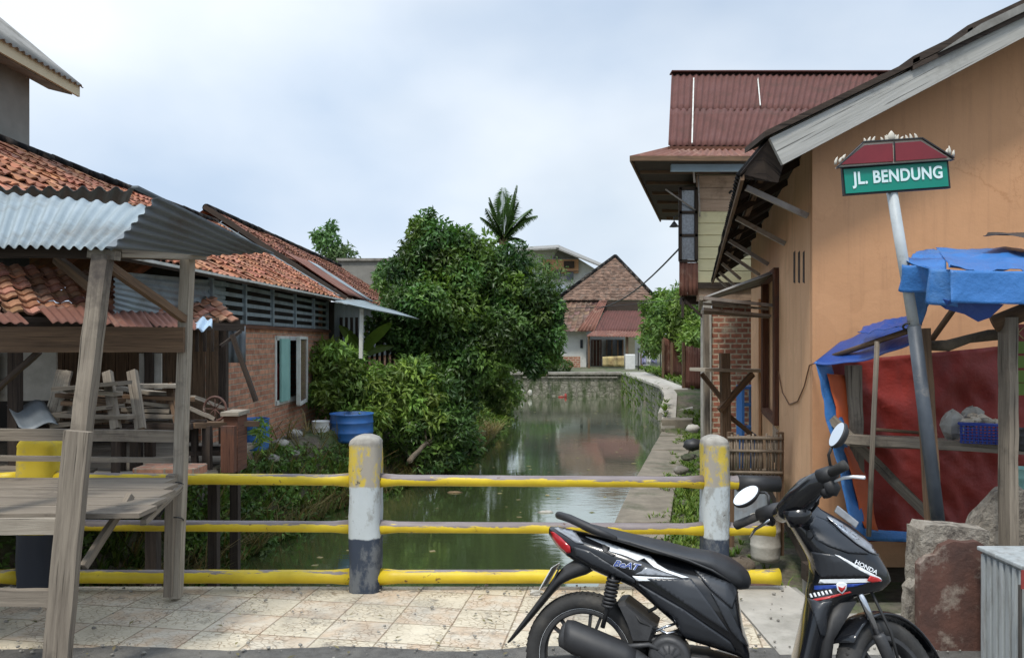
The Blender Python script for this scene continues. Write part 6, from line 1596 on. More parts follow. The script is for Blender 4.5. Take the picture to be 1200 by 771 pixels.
part('shaft', 'crumbled', pl_, lambda m: craggy(m, xa, xb, 3.99, 4.13, -.02, P(0, 611, 4.05).z, .012, 9, 9, topfn=lambda p: -.03 * max(0, (p.x - xa) / (xb - xa)) + (-.03 if p.x < xa + .02 else 0)), smooth=True)
def plate(m):
    top = [P(1078, 662, 3.95), P(1086, 652, 3.95), P(1098, 650, 3.95), P(1104, 640, 3.95), P(1118, 634, 3.95), P(1132, 636, 3.95), P(1146, 634, 3.95), P(1156, 640, 3.95)]
    m.poly([P(1078, 764, 3.95), P(1156, 770, 3.95)] + top[::-1], (0, .05, 0))
part('face_plate', 'rust_plain', pl_, plate)
part('broken_foot', 'crumbled', pl_, lambda m: craggy(m, xa - .05, xa + .03, 4.02, 4.10, -.02, .36, .025, 4, 4, topfn=lambda p: -.12 * max(0, (xa - p.x) / .1)))
# grey cabinet
cbx = thing('metal_cabinet', 'grey ribbed metal cabinet cut off at the right edge of the photo', 'cabinet', (2.4, 3.6, 0))
cx0, cx1, cy0, cy1, cz = P(1163, 0, 3.75).x, 3.05, 3.42, 3.85, P(0, 652, 3.75).z
def cabbody(m):
    m.span(cx0 + .01, cx1, cy0 + .01, cy1, 0.012, cz)
    k = 9
    for i in range(k): m.span(cx0 - .002, cx0 + .012, cy0 + .01 + i * (cy1 - cy0) / k, cy0 + .01 + (i + .6) * (cy1 - cy0) / k, .02, cz - .01)
    for i in range(13): m.span(cx0 + .012 + i * .05, cx0 + .042 + i * .05, cy0 - .002, cy0 + .012, .02, cz - .01)
part('body', 'cab_metal', cbx, cabbody, bevel=.002)
part('lid', 'cab_metal', cbx, lambda m: m.span(cx0 - .012, cx1, cy0 - .015, cy1 + .01, cz + .003, cz + .025), bevel=.006)
part('door_gap', 'dark', cbx, lambda m: m.span(P(1196, 0, 3.4).x, P(1199, 0, 3.4).x, 3.405, 3.417, .05, cz - .03))
part('label_patch', 'red_dull', cbx, lambda m: m.span(P(1197, 0, 3.4).x, P(1215, 0, 3.4).x, 3.40, 3.404, P(0, 690, 3.4).z, P(0, 668, 3.4).z))

# ================================================================== STREET SIGN
SD = 4.33
sg = thing('street_sign', 'leaning street name sign with green plate under a dark red roof shape', 'sign', P(1101, 607, SD))
def pole(m):
    a, b, c_ = P(1103, 640, SD + .04), P(1071, 382, SD + .02), P(1044, 218, SD + .02)
    m.tube([a, b], .036, 16, m=1); m.tube([b, c_], .029, 16, m=0)
part('pole', ['pole_grey', 'pole_dark'], sg, pole)
def pq(pts, d, th): return lambda m: m.poly([P(x, y, d) for x, y in pts], (0, th, 0))
part('plate_rim', 'sign_black', sg, pq([(989, 229.5), (1114.3, 220.6), (1111.3, 186.5), (986.6, 195.5)], SD - .012, .022), bevel=.002)
part('plate', 'sign_green', sg, pq([(991.5, 227), (1111.8, 218.3), (1109.3, 189.5), (988.8, 198.5)], SD - .020, .006))
part('roof_rim', 'sign_cream', sg, pq([(981, 196.5), (1116, 187), (1080, 163.3), (1011.5, 167.8)], SD - .022, .030))
part('roof_panel', 'sign_red', sg, lambda m: (m.poly([P(x, y, SD - .034) for x, y in [(985, 193), (1047, 189.3), (1046, 168), (1013.5, 170.5)]], (0, .010, 0)), m.poly([P(x, y, SD - .034) for x, y in [(1050, 189), (1111, 184.8), (1079, 165.6), (1049, 167.8)]], (0, .010, 0))))
part('roof_edge', 'sign_black', sg, lambda m: (m.beam(P(1011, 167, SD - .02), P(1080, 162.6, SD - .02), .03, .007), m.beam(P(1080, 162.8, SD - .02), P(1117, 186, SD - .02), .03, .007), m.beam(P(1011, 168, SD - .02), P(981, 196, SD - .02), .03, .005), m.beam(P(981, 197, SD - .026), P(1117, 187.8, SD - .026), .03, .004), m.beam(P(1048, 166, SD - .038), P(1048.5, 190, SD - .038), .006, .004)))
def flame(m, px, py, h, lean):
    pts = [P(px + lean * f * f, py - h * f, SD) for f in (0, .35, .7, 1)]
    m.tube(pts, [.007, .009, .006, .0015], 7, flat=.6)
def orn(m):
    for i, (x, y, h, l) in enumerate([(1014, 168, 6, -1.5), (1018, 167.5, 7, 2), (1023, 167, 7, 2.5), (1034, 166, 5, -2), (1039, 166, 7, -2), (1051, 165, 7, 2), (1056, 165, 5, 2.5), (1063, 164.5, 6, -2), (1068, 164, 7, -2), (1074, 163.5, 7, -2.5), (979, 193, 9, 2.5), (984, 191, 7, 3), (988, 187, 6, 3), (1109, 181, 7, 2), (1113, 181, 10, -1), (1117, 183, 7, 1)]): flame(m, x, y, h, l)
    m.lathe([(.0, 0), (.018, .01), (.024, .025), (.015, .045), (.003, .06)], P(1044.5, 166, SD), n=12, sy=.5)
    for s_ in (-1, 1): flame(m, 1044.5 + 4 * s_, 166, 8, 1.5 * s_)
part('ornament', 'sign_cream', sg, orn)
ctr = P(1051.5, 207.7, SD - .0225); xa_ = (P(1110, 189, SD) - P(989, 198, SD)).normalized(); ya_ = V((0, 0, 1)); ya_ = (ya_ - xa_ * ya_.dot(xa_)).normalized(); za_ = xa_.cross(ya_)
Mx = Matrix((( xa_.x, ya_.x, za_.x, ctr.x), (xa_.y, ya_.y, za_.y, ctr.y), (xa_.z, ya_.z, za_.z, ctr.z), (0, 0, 0, 1)))
def fit_text(name, s, wd, ht, Mx_, m_, parent, bold=.02, ext=.0012, local=False, shear=0, spacing=1.0):
    cu = bpy.data.curves.new('t', 'FONT'); cu.body = s; cu.size = 1; cu.extrude = 0.0; cu.offset = bold; cu.resolution_u = 5; cu.space_character = spacing; cu.shear = shear
    tmp = bpy.data.objects.new('t', cu); COL.objects.link(tmp); bpy.context.view_layer.update()
    me = bpy.data.meshes.new_from_object(tmp); bpy.data.objects.remove(tmp)
    xs_ = [v.co.x for v in me.vertices]; ys_ = [v.co.y for v in me.vertices]
    x0, x1, y0, y1 = min(xs_), max(xs_), min(ys_), max(ys_)
    mb = MB(); vv = [Mx_ @ V(((v.co.x - (x0 + x1) / 2) * wd / (x1 - x0), (v.co.y - (y0 + y1) / 2) * ht / (y1 - y0), ext)) for v in me.vertices]
    mb.add(vv, [tuple(p.vertices) for p in me.polygons]); bpy.data.meshes.remove(me)
    return mb.build(name, m_, parent, local=local, solid=.0008)
fit_text('lettering', 'JL. BENDUNG', .508, .094, Mx, 'letter', sg, bold=.030, spacing=1.06)

# grit, leaves and small litter on the paving and road
m = MB()
for _ in range(520):
    x_ = RND.uniform(-3.4, 2.6); y_ = RND.choice([RND.gauss(3.97, .05), RND.gauss(4.93, .05), RND.uniform(3.3, 4.98), RND.uniform(3.3, 4.98)])
    if y_ > 4.99 or (x_ > 1.8 and y_ > 4.5): continue
    r_ = RND.choice([.003, .004, .006, .009]) * RND.uniform(.6, 1.3); m.ball((x_, y_, .018 + r_ * .4), r_, 6, sc=(1.2, 1, .7), jit=.25, t=RND.uniform(.35, 1.2))
struct(m, 'street_grit', 'concrete', 'stuff')
m = MB()
for _ in range(70):
    x_ = RND.uniform(-3.2, 2.4); y_ = RND.uniform(3.6, 4.97)
    leaf(m, V((x_, y_, .022)), V((RND.uniform(-1, 1), RND.uniform(-1, 1), .1)), V((0, 0, 1)), RND.uniform(.02, .06), .018, RND.uniform(.8, 2.0), .0)
struct(m, 'fallen_leaves', 'leaf_dry', 'stuff')
for x_, y_, s_, lab in ((.15, 4.84, .03, 'tiny white wrapper lying on the paving left of the tail of the scooter'), (-1.0, 4.9, .022, 'small crumpled grey wrapper at the foot of the banded railing post')):
    m = MB(); m.ball((x_, y_, .022), s_, 8, sc=(1.5, .9, .5), jit=.3); single(m, 'wrapper', 'sack', lab, 'litter', smooth=False)

# ================================================================== SCOOTER
from mathutils import geometry
MRR = (.307, 3.25, 0.0)
YAW = math.atan2(-.33, 1.137)
BM = Matrix.Translation(MRR) @ Matrix.Rotation(YAW, 4, 'Z') @ Matrix.Rotation(math.radians(-8), 4, 'X')
BI = BM.inverted(); BI3 = BI.to_3x3()
sc = thing('scooter', 'black step through scooter with silver side stripes parked on the paving with its handlebar turned', 'scooter', MRR)
def L(px, py, l=0.0):
    o = BI @ V((0, 0, CAMZ)); d_ = BI3 @ V(((px - 600) / F, 1, (HORIZ - py) / F))
    t = (l - o.y) / d_.y; return o + d_ * t
def LW(px, py, d): return BI @ P(px, py, d)
def sp_(name, m_, fn, parent=None, **k):
    mb = MB(); fn(mb); return mb.build(name, m_, parent or sc, local=True, **k)
def loft(m, rings, caps=True):
    n = len(rings[0]); vs_ = [p for r in rings for p in r]; fs = []
    for i in range(len(rings) - 1):
        for q in range(n): fs.append((i * n + q, i * n + (q + 1) % n, (i + 1) * n + (q + 1) % n, (i + 1) * n + q))
    if caps: fs.append(tuple(range(n - 1, -1, -1))); fs.append(tuple((len(rings) - 1) * n + q for q in range(n)))
    m.add(vs_, fs, sm=True)
def dense(st, k=4):
    out = []
    for i in range(len(st) - 1):
        p0, p1, p2, p3 = st[max(0, i - 1)], st[i], st[i + 1], st[min(len(st) - 1, i + 2)]
        for j in range(k):
            t = j / k
            out.append(tuple(b + (c_ - b) * t + (0.16 * t * (1 - t)) * ((b - a) * (1 - t) - (d_ - c_) * t) * 1.0 for a, b, c_, d_ in zip(p0, p1, p2, p3)))
    out.append(st[-1]); return out
def vring(px, t, b, hw, ex=2.6, n=28, pinch=0.0):
    a, c_ = L(px, t), L(px, b); s0 = (a.x + c_.x) / 2; zc, hh = (a.z + c_.z) / 2, (a.z - c_.z) / 2
    r = []
    for q in range(n):
        g_ = 2 * PI * q / n; cx_, sy_ = math.cos(g_), math.sin(g_); k = (abs(cx_) ** ex + abs(sy_) ** ex) ** (-1 / ex)
        w_ = hw * (1 - pinch * max(0, -sy_ * k)); sx = s0 + (a.x - c_.x) / 2 * sy_ * k
        r.append(V((sx, cx_ * k * w_, zc + sy_ * k * hh)))
    return r
def hring(py, r_, f_, hw, ex=2.3, n=32, taper=.5):
    a, c_ = L(r_, py), L(f_, py); x0, x1 = a.x, c_.x; z = (a.z + c_.z) / 2; out = []
    for q in range(n):
        g_ = 2 * PI * q / n; cx_, sy_ = math.cos(g_), math.sin(g_); k = (abs(cx_) ** ex + abs(sy_) ** ex) ** (-1 / ex)
        u_ = (cx_ * k + 1) / 2
        out.append(V((x0 + (x1 - x0) * u_, sy_ * k * hw * (1 - taper * u_ ** 1.6), a.z + (c_.z - a.z) * u_)))
    return out
# --- rear body
body_mb = MB()
loft(body_mb, [vring(*s_) for s_ in dense([(645, 617, 627, .03), (655, 617, 641, .06), (668, 620, 652, .085), (690, 625, 664, .108), (715, 631, 675, .122), (745, 640, 687, .132), (770, 648, 709, .138), (791, 652, 728, .14), (803, 655, 746, .14), (830, 660, 755, .14), (852, 668, 762, .132), (863, 684, 766, .118), (871, 735, 769, .10), (878, 756, 771, .07)])])
body = body_mb.build('body', 'black_gloss', sc, local=True)
sp_('seat', 'seat_vinyl', lambda m: loft(m, [vring(*s_, ex=2.2) for s_ in dense([(674, 610, 615, .03), (690, 614, 622, .085), (705, 618, 627, .112), (738, 626, 636, .128), (770, 633, 646, .134), (806, 642, 657, .13), (835, 646, 670, .12), (854, 652, 687, .105), (868, 661, 690, .085), (877, 670, 689, .05), (880, 678, 684, .02)])]))
def grab(m):
    def gp(px, py, l): return L(px, py, l)
    m.tube([gp(722, 631, -.125), gp(700, 622, -.115), gp(682, 614, -.095), gp(668, 607.5, -.07), gp(657, 604, -.035), gp(655, 603.5, 0), gp(657, 604, .035), gp(668, 607.5, .07), gp(690, 616, .10)], [.010, .015, .018, .018, .017, .017, .017, .018, .014], 12)
sp_('grab_rail', 'black_matt', grab)
sp_('seat_seam', 'metal_dark', lambda m: m.tube([L(x, y, -l - .001) for x, y, l in ((705, 626, .108), (738, 635, .124), (770, 645, .131), (806, 656, .128), (835, 668, .119), (856, 681, .102))], .0045, 6))
# --- front cowl and leg shield
cowl_mb = MB()
loft(cowl_mb, [hring(*s_) for s_ in dense([(586, 917, 952, .040), (596, 917, 962, .05), (606, 920, 980, .075), (616, 925, 998, .10), (628, 932, 1013, .12), (640, 939, 1023, .135), (653, 946, 1032, .14), (667, 948, 1040, .135), (680, 947, 1044, .125), (690, 945, 1034, .125), (697, 944, 1006, .13), (706, 943, 984, .14), (720, 940, 977, .148), (738, 936, 972, .152), (771, 928, 967, .155), (805, 920, 962, .15)])])
cowl = cowl_mb.build('front_cowl', 'black_gloss', sc, local=True)
floor = sp_('floor_board', 'black_matt', lambda m: loft(m, [vring(*s_) for s_ in dense([(792, 756, 800, .10), (830, 762, 812, .13), (880, 776, 818, .13), (930, 780, 822, .13), (958, 782, 815, .12)])]))
bvh_b = BVHTree.FromPolygons([tuple(v) for v in body_mb.v], body_mb.f)
bvh_c = BVHTree.FromPolygons([tuple(v) for v in cowl_mb.v], cowl_mb.f)
O_ = BI @ V((0, 0, CAMZ))
def cast(px, py, bvh, off):
    d_ = (BI3 @ V(((px - 600) / F, 1, (HORIZ - py) / F))).normalized()
    h, n, i, ds = bvh.ray_cast(O_, d_)
    if h is None: return None
    return h - d_ * off
def decal(name, pts, m_, bvh, off=.002, solid=0.0008, parent=None, cell=4):
    tris = geometry.tessellate_polygon([[V((x, y, 0)) for x, y in pts]])
    work = [[pts[i] for i in t] for t in tris]; out = []
    while work:
        t = work.pop(); e = [(math.dist(t[i], t[(i + 1) % 3]), i) for i in range(3)]; l, i = max(e)
        if l > cell:
            a, b, c_ = t[i], t[(i + 1) % 3], t[(i + 2) % 3]; mid = ((a[0] + b[0]) / 2, (a[1] + b[1]) / 2); work += [[a, mid, c_], [mid, b, c_]]
        else: out.append(t)
    mb = MB(); idx = {}
    for t in out:
        k = []
        for p in t:
            key = (round(p[0], 3), round(p[1], 3))
            if key not in idx:
                h = cast(p[0], p[1], bvh, off)
                idx[key] = None if h is None else len(mb.v)
                if h is not None: mb.v.append(h)
            k.append(idx[key])
        if None in k: continue
        mb.f.append(k); mb.uv.append(None); mb.mi.append(0); mb.t.append(None); mb.sm.append(True)
    if not mb.f: return None
    # consistent winding towards the camera
    for i, f in enumerate(mb.f):
        a, b, c_ = [mb.v[j] for j in f]
        if (b - a).cross(c_ - a).dot(O_ - a) < 0: mb.f[i] = f[::-1]
    return mb.build(name, m_, parent or sc, solid=solid, local=True)
def text_decal(name, s, cx_, cy_, wd, ht, rot, m_, bvh, off, bold=.02, shear=0.0, parent=None):
    cu = bpy.data.curves.new('t', 'FONT'); cu.body = s; cu.size = 1; cu.offset = bold; cu.resolution_u = 3; cu.shear = shear
    tmp = bpy.data.objects.new('t', cu); COL.objects.link(tmp); bpy.context.view_layer.update()
    me = bpy.data.meshes.new_from_object(tmp); bpy.data.objects.remove(tmp)
    xs_ = [v.co.x for v in me.vertices]; ys_ = [v.co.y for v in me.vertices]; x0, x1, y0, y1 = min(xs_), max(xs_), min(ys_), max(ys_)
    mb = MB(); ok = True; c_, s2 = math.cos(rot), math.sin(rot)
    for v in me.vertices:
        u_ = (v.co.x - (x0 + x1) / 2) / (x1 - x0) * wd; w_ = -(v.co.y - (y0 + y1) / 2) / (y1 - y0) * ht
        h = cast(cx_ + u_ * c_ - w_ * s2, cy_ + u_ * s2 + w_ * c_, bvh, off)
        mb.v.append(h if h is not None else V((0, 0, 0)))
    for p in me.polygons: mb.f.append(list(p.vertices)); mb.uv.append(None); mb.mi.append(0); mb.t.append(None); mb.sm.append(False)
    bpy.data.meshes.remove(me)
    return mb.build(name, m_, parent or sc, local=True)
decal('side_panel', [(758, 677), (810, 678), (832, 708), (854, 740), (835, 728), (800, 705)], 'grey_gloss', bvh_b, .008, .012)
decal('side_panel', [(814, 668), (866, 687), (858, 713), (850, 706), (832, 690)], 'grey_gloss', bvh_b, .006, .010)
decal('side_panel', [(833, 694), (853, 711), (876, 757), (868, 752), (856, 738)], 'grey_gloss', bvh_b, .010, .012)
decal('side_panel', [(748, 683), (772, 697), (800, 713), (856, 752), (862, 763), (835, 752), (805, 746), (799, 741), (793, 724), (772, 709)], 'grey_gloss', bvh_b, .010, .012)
decal('side_panel', [(672, 640), (690, 645), (744, 679), (744, 684), (720, 673), (690, 660), (676, 652)], 'grey_gloss', bvh_b, .006, .006)
sd = decal('stripe', [(686, 628.3), (703, 632), (718, 637.5), (740, 645), (762, 651), (770, 660), (783, 668), (808, 676.5), (800, 677), (778, 669.5), (766, 664), (755, 653.5), (747, 657), (736, 652), (729, 649.5), (714, 645.5), (715, 641), (702, 635.5)], 'decal_white', bvh_b, .003)
decal('stripe', [(741, 674.5), (806, 677.8), (802, 680.3), (746, 680.3)], 'decal_white', bvh_b, .012)
decal('stripe', [(756, 664), (768, 667), (792, 675), (744, 672.5), (752, 669)], 'lamp_clear', bvh_b, .003)
decal('stripe', [(706, 637), (713, 639), (712, 646), (722, 650), (718, 652), (706, 645)], 'metal_dark', bvh_b, .003)
text_decal('lettering', 'BeAT', 735, 662, 33, 8.0, math.radians(10), 'decal_white', bvh_b, .0055, .055, .35)
text_decal('lettering', 'BeAT', 735, 662, 32, 7.2, math.radians(10), 'decal_blue', bvh_b, .008, .01, .35)
decal('tail_light', [(645.5, 622.5), (649, 623), (657, 629), (668, 640), (669, 647), (665, 648), (655, 640), (648, 631)], 'lamp_red', bvh_b, .006, .006)
decal('tail_lens', [(648, 617.6), (660, 618.5), (673, 622), (684, 637), (675, 636), (664, 628), (654, 622)], 'lamp_clear', bvh_b, .006, .006)
# front decals
decal('headlight', [(969, 605), (978, 608), (990, 616), (1006, 627), (1022, 639), (1031, 647), (1033, 652), (1020, 647), (1003, 636), (986, 622)], 'lamp_clear', bvh_c, .006, .006)
decal('headlight_trim', [(970, 606.5), (976, 608), (992, 620), (1008, 632), (1004, 632.5), (986, 620)], 'chrome', bvh_c, .010)
decal('cowl_panel', [(955, 604), (968, 609), (984, 624), (1002, 638), (1018, 649), (996, 648), (972, 640), (956, 632), (948, 618)], 'grey_gloss', bvh_c, .006, .006)
decal('cowl_panel', [(950, 646), (978, 650), (1026, 676), (1000, 675), (962, 676), (954, 664)], 'grey_gloss', bvh_c, .007, .006)
decal('cowl_panel', [(946, 700), (951, 712), (962, 744), (968, 745), (969, 720), (975, 704), (962, 705)], 'grey_gloss', bvh_c, .006, .006)
decal('stripe', [(978, 649.5), (984, 651), (1010, 665), (1032, 677), (1034, 680), (1026, 677.5), (1004, 666)], 'decal_white', bvh_c, .011)
decal('stripe', [(961, 678.5), (1030, 677.5), (1033, 681), (1018, 682), (985, 683), (959, 683)], 'decal_white', bvh_c, .004)
decal('stripe', [(1020, 674), (1030, 677), (1034, 680.5), (1022, 682.5), (1016, 680)], 'decal_red', bvh_c, .012)
decal('stripe', [(954, 686), (1016, 683), (1002, 687), (954, 691)], 'decal_blue', bvh_c, .004)
decal('stripe', [(948, 702.5), (972, 698), (996, 692.5), (998, 694), (974, 700.5), (949, 705)], 'decal_red', bvh_c, .004)
for i in range(6): decal('stripe', [(948 + i * 4.6, 695.5 - i * .9), (950.4 + i * 4.6, 695 - i * .9), (952.6 + i * 4.6, 699.5 - i * .9), (950.2 + i * 4.6, 700 - i * .9)], 'decal_white', bvh_c, .004)
decal('emblem', [(980, 683.5), (986, 681.5), (992.5, 683.5), (992, 690), (987, 696), (981, 691)], 'decal_white', bvh_c, .007)
decal('emblem', [(982, 686.5), (987, 688.5), (991, 686), (990, 690), (986.5, 694), (983, 690.5)], 'decal_red', bvh_c, .009)
text_decal('lettering', 'HONDA', 1015.5, 664.3, 29, 5.2, math.radians(27), 'decal_white', bvh_c, .0125, .02)
decal('key_cover', [(945, 622), (951, 620), (953, 628), (949, 633), (945, 630)], 'metal_dark', bvh_c, .006, .004)
decal('cowl_seam', [(928, 613), (958, 604.5), (958.5, 606), (929, 615)], 'rubber', bvh_c, .002)
# --- rear mudguard, plate
def prism(m, pts, hw0, hw1=None, m_=0):
    a = [L(x, y) for x, y in pts]; n = len(a); ct = sum(a, V()) / n
    hs = [hw0] * n if not hw1 else [hw0 + (hw1 - hw0) * i / (n - 1) for i in range(n)]
    inn = [ct + (p - ct) * .82 for p in a]
    vs_ = [V((p.x, -h, p.z)) for p, h in zip(inn, hs)] + [V((p.x, -h * .8, p.z)) for p, h in zip(a, hs)] + [V((p.x, h * .8, p.z)) for p, h in zip(a, hs)] + [V((p.x, h, p.z)) for p, h in zip(inn, hs)]
    fs = [tuple(range(n)), tuple(range(4 * n - 1, 3 * n - 1, -1))] + [(k * n + i, (k + 1) * n + i, (k + 1) * n + (i + 1) % n, k * n + (i + 1) % n) for k in range(3) for i in range(n)]
    m.add(vs_, fs)
def flap(m):
    spine = [(700, 652, 24, .075), (684, 662, 22, .08), (668, 669, 18, .08), (656, 678, 13, .075), (643, 694, 9, .07), (628, 713, 7.5, .062), (612, 733, 6, .055), (598, 750, 3, .045)]
    rg = []
    for i, (x, y, w_, hw) in enumerate(spine):
        a = spine[max(0, i - 1)]; b = spine[min(len(spine) - 1, i + 1)]; dx, dy = b[0] - a[0], b[1] - a[1]; l_ = math.hypot(dx, dy); nx_, ny_ = -dy / l_, dx / l_
        ring = []
        for q in range(16):
            g_ = 2 * PI * q / 16; k = (abs(math.cos(g_)) ** 3 + abs(math.sin(g_)) ** 3) ** (-1 / 3)
            p = L(x + nx_ * w_ / 2 * math.sin(g_) * k, y + ny_ * w_ / 2 * math.sin(g_) * k); p.y = hw * math.cos(g_) * k * (1 - .2 * max(0, math.sin(g_)))
            ring.append(p)
        rg.append(ring)
    loft(m, rg)
sp_('rear_mudguard', 'black_matt', flap)
def plate_(m):
    a, b = L(654, 663), L(640, 688); d_ = (a - b); up = d_.normalized(); nrm = V((up.z, 0, -up.x)) * -1
    off = V((-.012, 0, .004))
    m.poly([a + V((0, -.085, 0)) + off, a + V((0, .085, 0)) + off, b + V((0, .085, 0)) + off, b + V((0, -.085, 0)) + off], (.004, 0, 0))
sp_('licence_plate', 'white_plastic', plate_)
sp_('plate_holder', 'black_matt', lambda m: m.poly([L(656, 662, -.07), L(656, 662, .07), L(641, 692, .07), L(641, 692, -.07)], (.008, 0, .0)))
# --- wheels
def wheel(center, r, T, n=40):
    w_ = MB(); tp_ = [(r * .74, -.030), (r * .80, -.044), (r * .90, -.046), (r * .965, -.034), (r * .995, -.014), (r, 0), (r * .995, .014), (r * .965, .034), (r * .90, .046), (r * .80, .044), (r * .74, .030)]
    w_.lathe(tp_, center, V((0, 1, 0)), 56, cap=False)
    for k in range(64):
        a = 2 * PI * k / 64
        for sg in (-1, 1):
            q = Matrix.Rotation(-a, 3, 'Y'); p = center + q @ V((r * .985, sg * .020, 0)); w_.box(p, (.004, .020, .006), q @ Matrix.Rotation(sg * .5, 3, 'X'))
    rm = MB(); rm.lathe([(r * .68, -.026), (r * .765, -.032), (r * .775, -.024), (r * .74, -.012), (r * .735, .012), (r * .775, .024), (r * .765, .032), (r * .68, .026), (r * .66, .018), (r * .66, -.018), (r * .68, -.026)], center, V((0, 1, 0)), 56, cap=False)
    hb = MB(); hb.lathe([(.0, -.06), (.03, -.055), (.045, -.04), (.045, .04), (.03, .055), (0, .06)], center, V((0, 1, 0)), 24)
    for k in range(6):
        a = 2 * PI * k / 6 + .3
        for e in (-.13, .13):
            d0 = V((math.cos(a + e * .6), 0, math.sin(a + e * .6))); d1 = V((math.cos(a + e), 0, math.sin(a + e)))
            hb.beam(center + d0 * .03, center + d1 * r * .70, .012, .022, 1, 0, up=V((0, 1, 0)))
    out = []
    for nm, mm, mt_ in (('tyre', w_, 'rubber'), ('rim', rm, 'metal_dark'), ('hub', hb, 'metal_dark')):
        mm.v = [T @ v for v in mm.v]; out.append((nm, mm, mt_))
    par = out[0][1].build('wheel_tyre', 'rubber', sc, local=True)
    for nm, mm, mt_ in out[1:]: mm.build(nm, mt_, par, local=True)
    return par
RW = .262
rc = V((0, 0, RW)); wheel(rc, RW, Matrix.Identity(4))
decal_stripe = sp_('rim_tape', 'decal_white', lambda m: m.lathe([(RW * .752, -.0335), (RW * .762, -.0338)], rc, V((0, 1, 0)), 56, cap=False))
fc = V((1.184, 0, RW))
A0 = L(945, 590); ax = (A0 - fc); ax.y = 0; ax.normalize()
T_ = Matrix.Translation(fc) @ Matrix.Rotation(math.radians(46), 4, ax) @ Matrix.Translation(-fc)
wheel(fc, RW, T_)
def steer(mb):
    mb.v = [T_ @ v for v in mb.v]; return mb
fm = MB()
arc = []
for i in range(15):
    a = math.radians(25 + 120 * i / 14); rg = []
    for q in range(14):
        g_ = PI * q / 13; rr = RW + .010 + .016 * math.sin(g_); rg.append(fc + V((math.cos(a) * rr, -.062 * math.cos(g_), math.sin(a) * rr)))
    for q in range(13, -1, -1):
        g_ = PI * q / 13; rr = RW + .005 + .014 * math.sin(g_); rg.append(fc + V((math.cos(a) * rr, -.058 * math.cos(g_), math.sin(a) * rr)))
    arc.append(rg)
loft(fm, arc)
steer(fm).build('front_mudguard', 'black_gloss', sc, local=True, solid=.002)
for l in (-.075, .075):
    f1 = MB(); o_ = V((-.02, l, 0)); f1.tube([fc + o_, fc + o_ + ax * .20, fc + o_ + ax * .21], [.022, .024, .02], 12); f1.tube([fc + o_ + V((.01, 0, 0)), fc + V((0, l, 0))], .02, 8)
    f1p = steer(f1).build('fork', 'metal_dark', sc, local=True)
    f2 = MB(); f2.tube([fc + o_ + ax * .2, fc + o_ + ax * .42], .0135, 12); steer(f2).build('fork_tube', 'chrome', f1p, local=True)
dm = MB(); dm.lathe([(.05, 0), (.095, 0), (.095, .004), (.05, .004), (.05, 0)], fc + V((0, .052, 0)), V((0, 1, 0)), 32, cap=False); steer(dm).build('brake_disc', 'chrome', sc, local=True)
cm = MB(); cm.tube([fc + V((-.03, -.09, .05)), fc + V((-.06, -.10, .20)), fc + V((-.10, -.08, .34)), fc + V((-.10, -.02, .44))], .006, 6); steer(cm).build('brake_hose', 'cable', sc, local=True)
sp_('inner_fender', 'black_matt', lambda m: loft(m, [[V((p.x, y * .09, p.z)) for p, y in ((L(972, 702), -1), (L(1000, 700), -1), (L(1000, 700), 1), (L(972, 702), 1))], [V((p.x, y * .10, p.z)) for p, y in ((L(960, 745), -1), (L(974, 742), -1), (L(974, 742), 1), (L(960, 745), 1))], [V((p.x, y * .11, p.z)) for p, y in ((L(950, 800), -1), (L(966, 800), -1), (L(966, 800), 1), (L(950, 800), 1))]]))
# --- engine, exhaust, suspension
sp_('exhaust', 'metal_dark', lambda m: m.tube([L(657, 741, -.15), L(660, 742, -.15), L(672, 747, -.15), L(735, 771, -.15), L(752, 779, -.15), L(770, 787, -.14)], [.034, .052, .060, .054, .042, .025], 24))
sp_('exhaust_shield', 'black_matt', lambda m: loft(m, [[L(x, y, -.15) + V((0, -math.sin(a) * r_, math.cos(a) * r_)) for a in [i * PI / 9 - .35 for i in range(9)]] + [L(x, y, -.15) + V((0, -math.sin(a) * (r_ - .006), math.cos(a) * (r_ - .006))) for a in [i * PI / 9 - .35 for i in range(8, -1, -1)]] for x, y, r_ in ((664, 743.5, .060), (672, 747, .069), (700, 758, .067), (735, 771.5, .062), (746, 776, .052))]))
sp_('exhaust_bracket', 'metal_dark', lambda m: m.tube([L(735, 757, -.16), L(760, 755, -.13), L(790, 768, -.12)], .010, 8))
sp_('engine_cover', 'metal_dark', lambda m: (m.lathe([(0, -.004), (.045, -.004), (.052, .004), (.060, .0), (.078, .004), (.084, .02), (.084, .09)], L(784, 771, -.135), V((0, 1, 0)), 32), [m.beam(L(784, 771, -.14) + V((math.cos(a) * .02, 0, math.sin(a) * .02)), L(784, 771, -.14) + V((math.cos(a) * .05, 0, math.sin(a) * .05)), .006, .006) for a in [i * PI / 6 for i in range(12)]]))
sp_('engine_block', 'metal_dark', lambda m: (m.box(L(800, 778, 0), (.22, .20, .12)), m.box(L(755, 762, .06), (.16, .08, .10)), m.tube([L(760, 750, -.07), L(800, 742, -.05)], .018, 8)), bevel=.008)
sp_('engine_hose', 'chrome', lambda m: (m.tube([L(768, 735, -.09), L(782, 742, -.10), L(795, 738, -.09)], .006, 6), m.tube([L(762, 742, -.09), L(780, 734, -.10), L(792, 730, -.09)], .006, 6)))
sp_('airbox', 'metal_dark', lambda m: prism(m, [(726, 701), (735, 700), (772, 728), (766, 748), (745, 748), (738, 726)], .10))
so = sp_('shock_absorber', 'metal_dark', lambda m: m.tube([L(720, 668, -.10), L(715, 700, -.10), L(706, 735, -.10)], .010, 10))
sp_('spring', 'black_matt', lambda m: m.tube([L(719.5 - 7 * i / 96, 676 + 34 * i / 96, -.10) + V((math.cos(i * .52) * .024, math.sin(i * .52) * .024, 0)) for i in range(97)], .0065, 6), so)
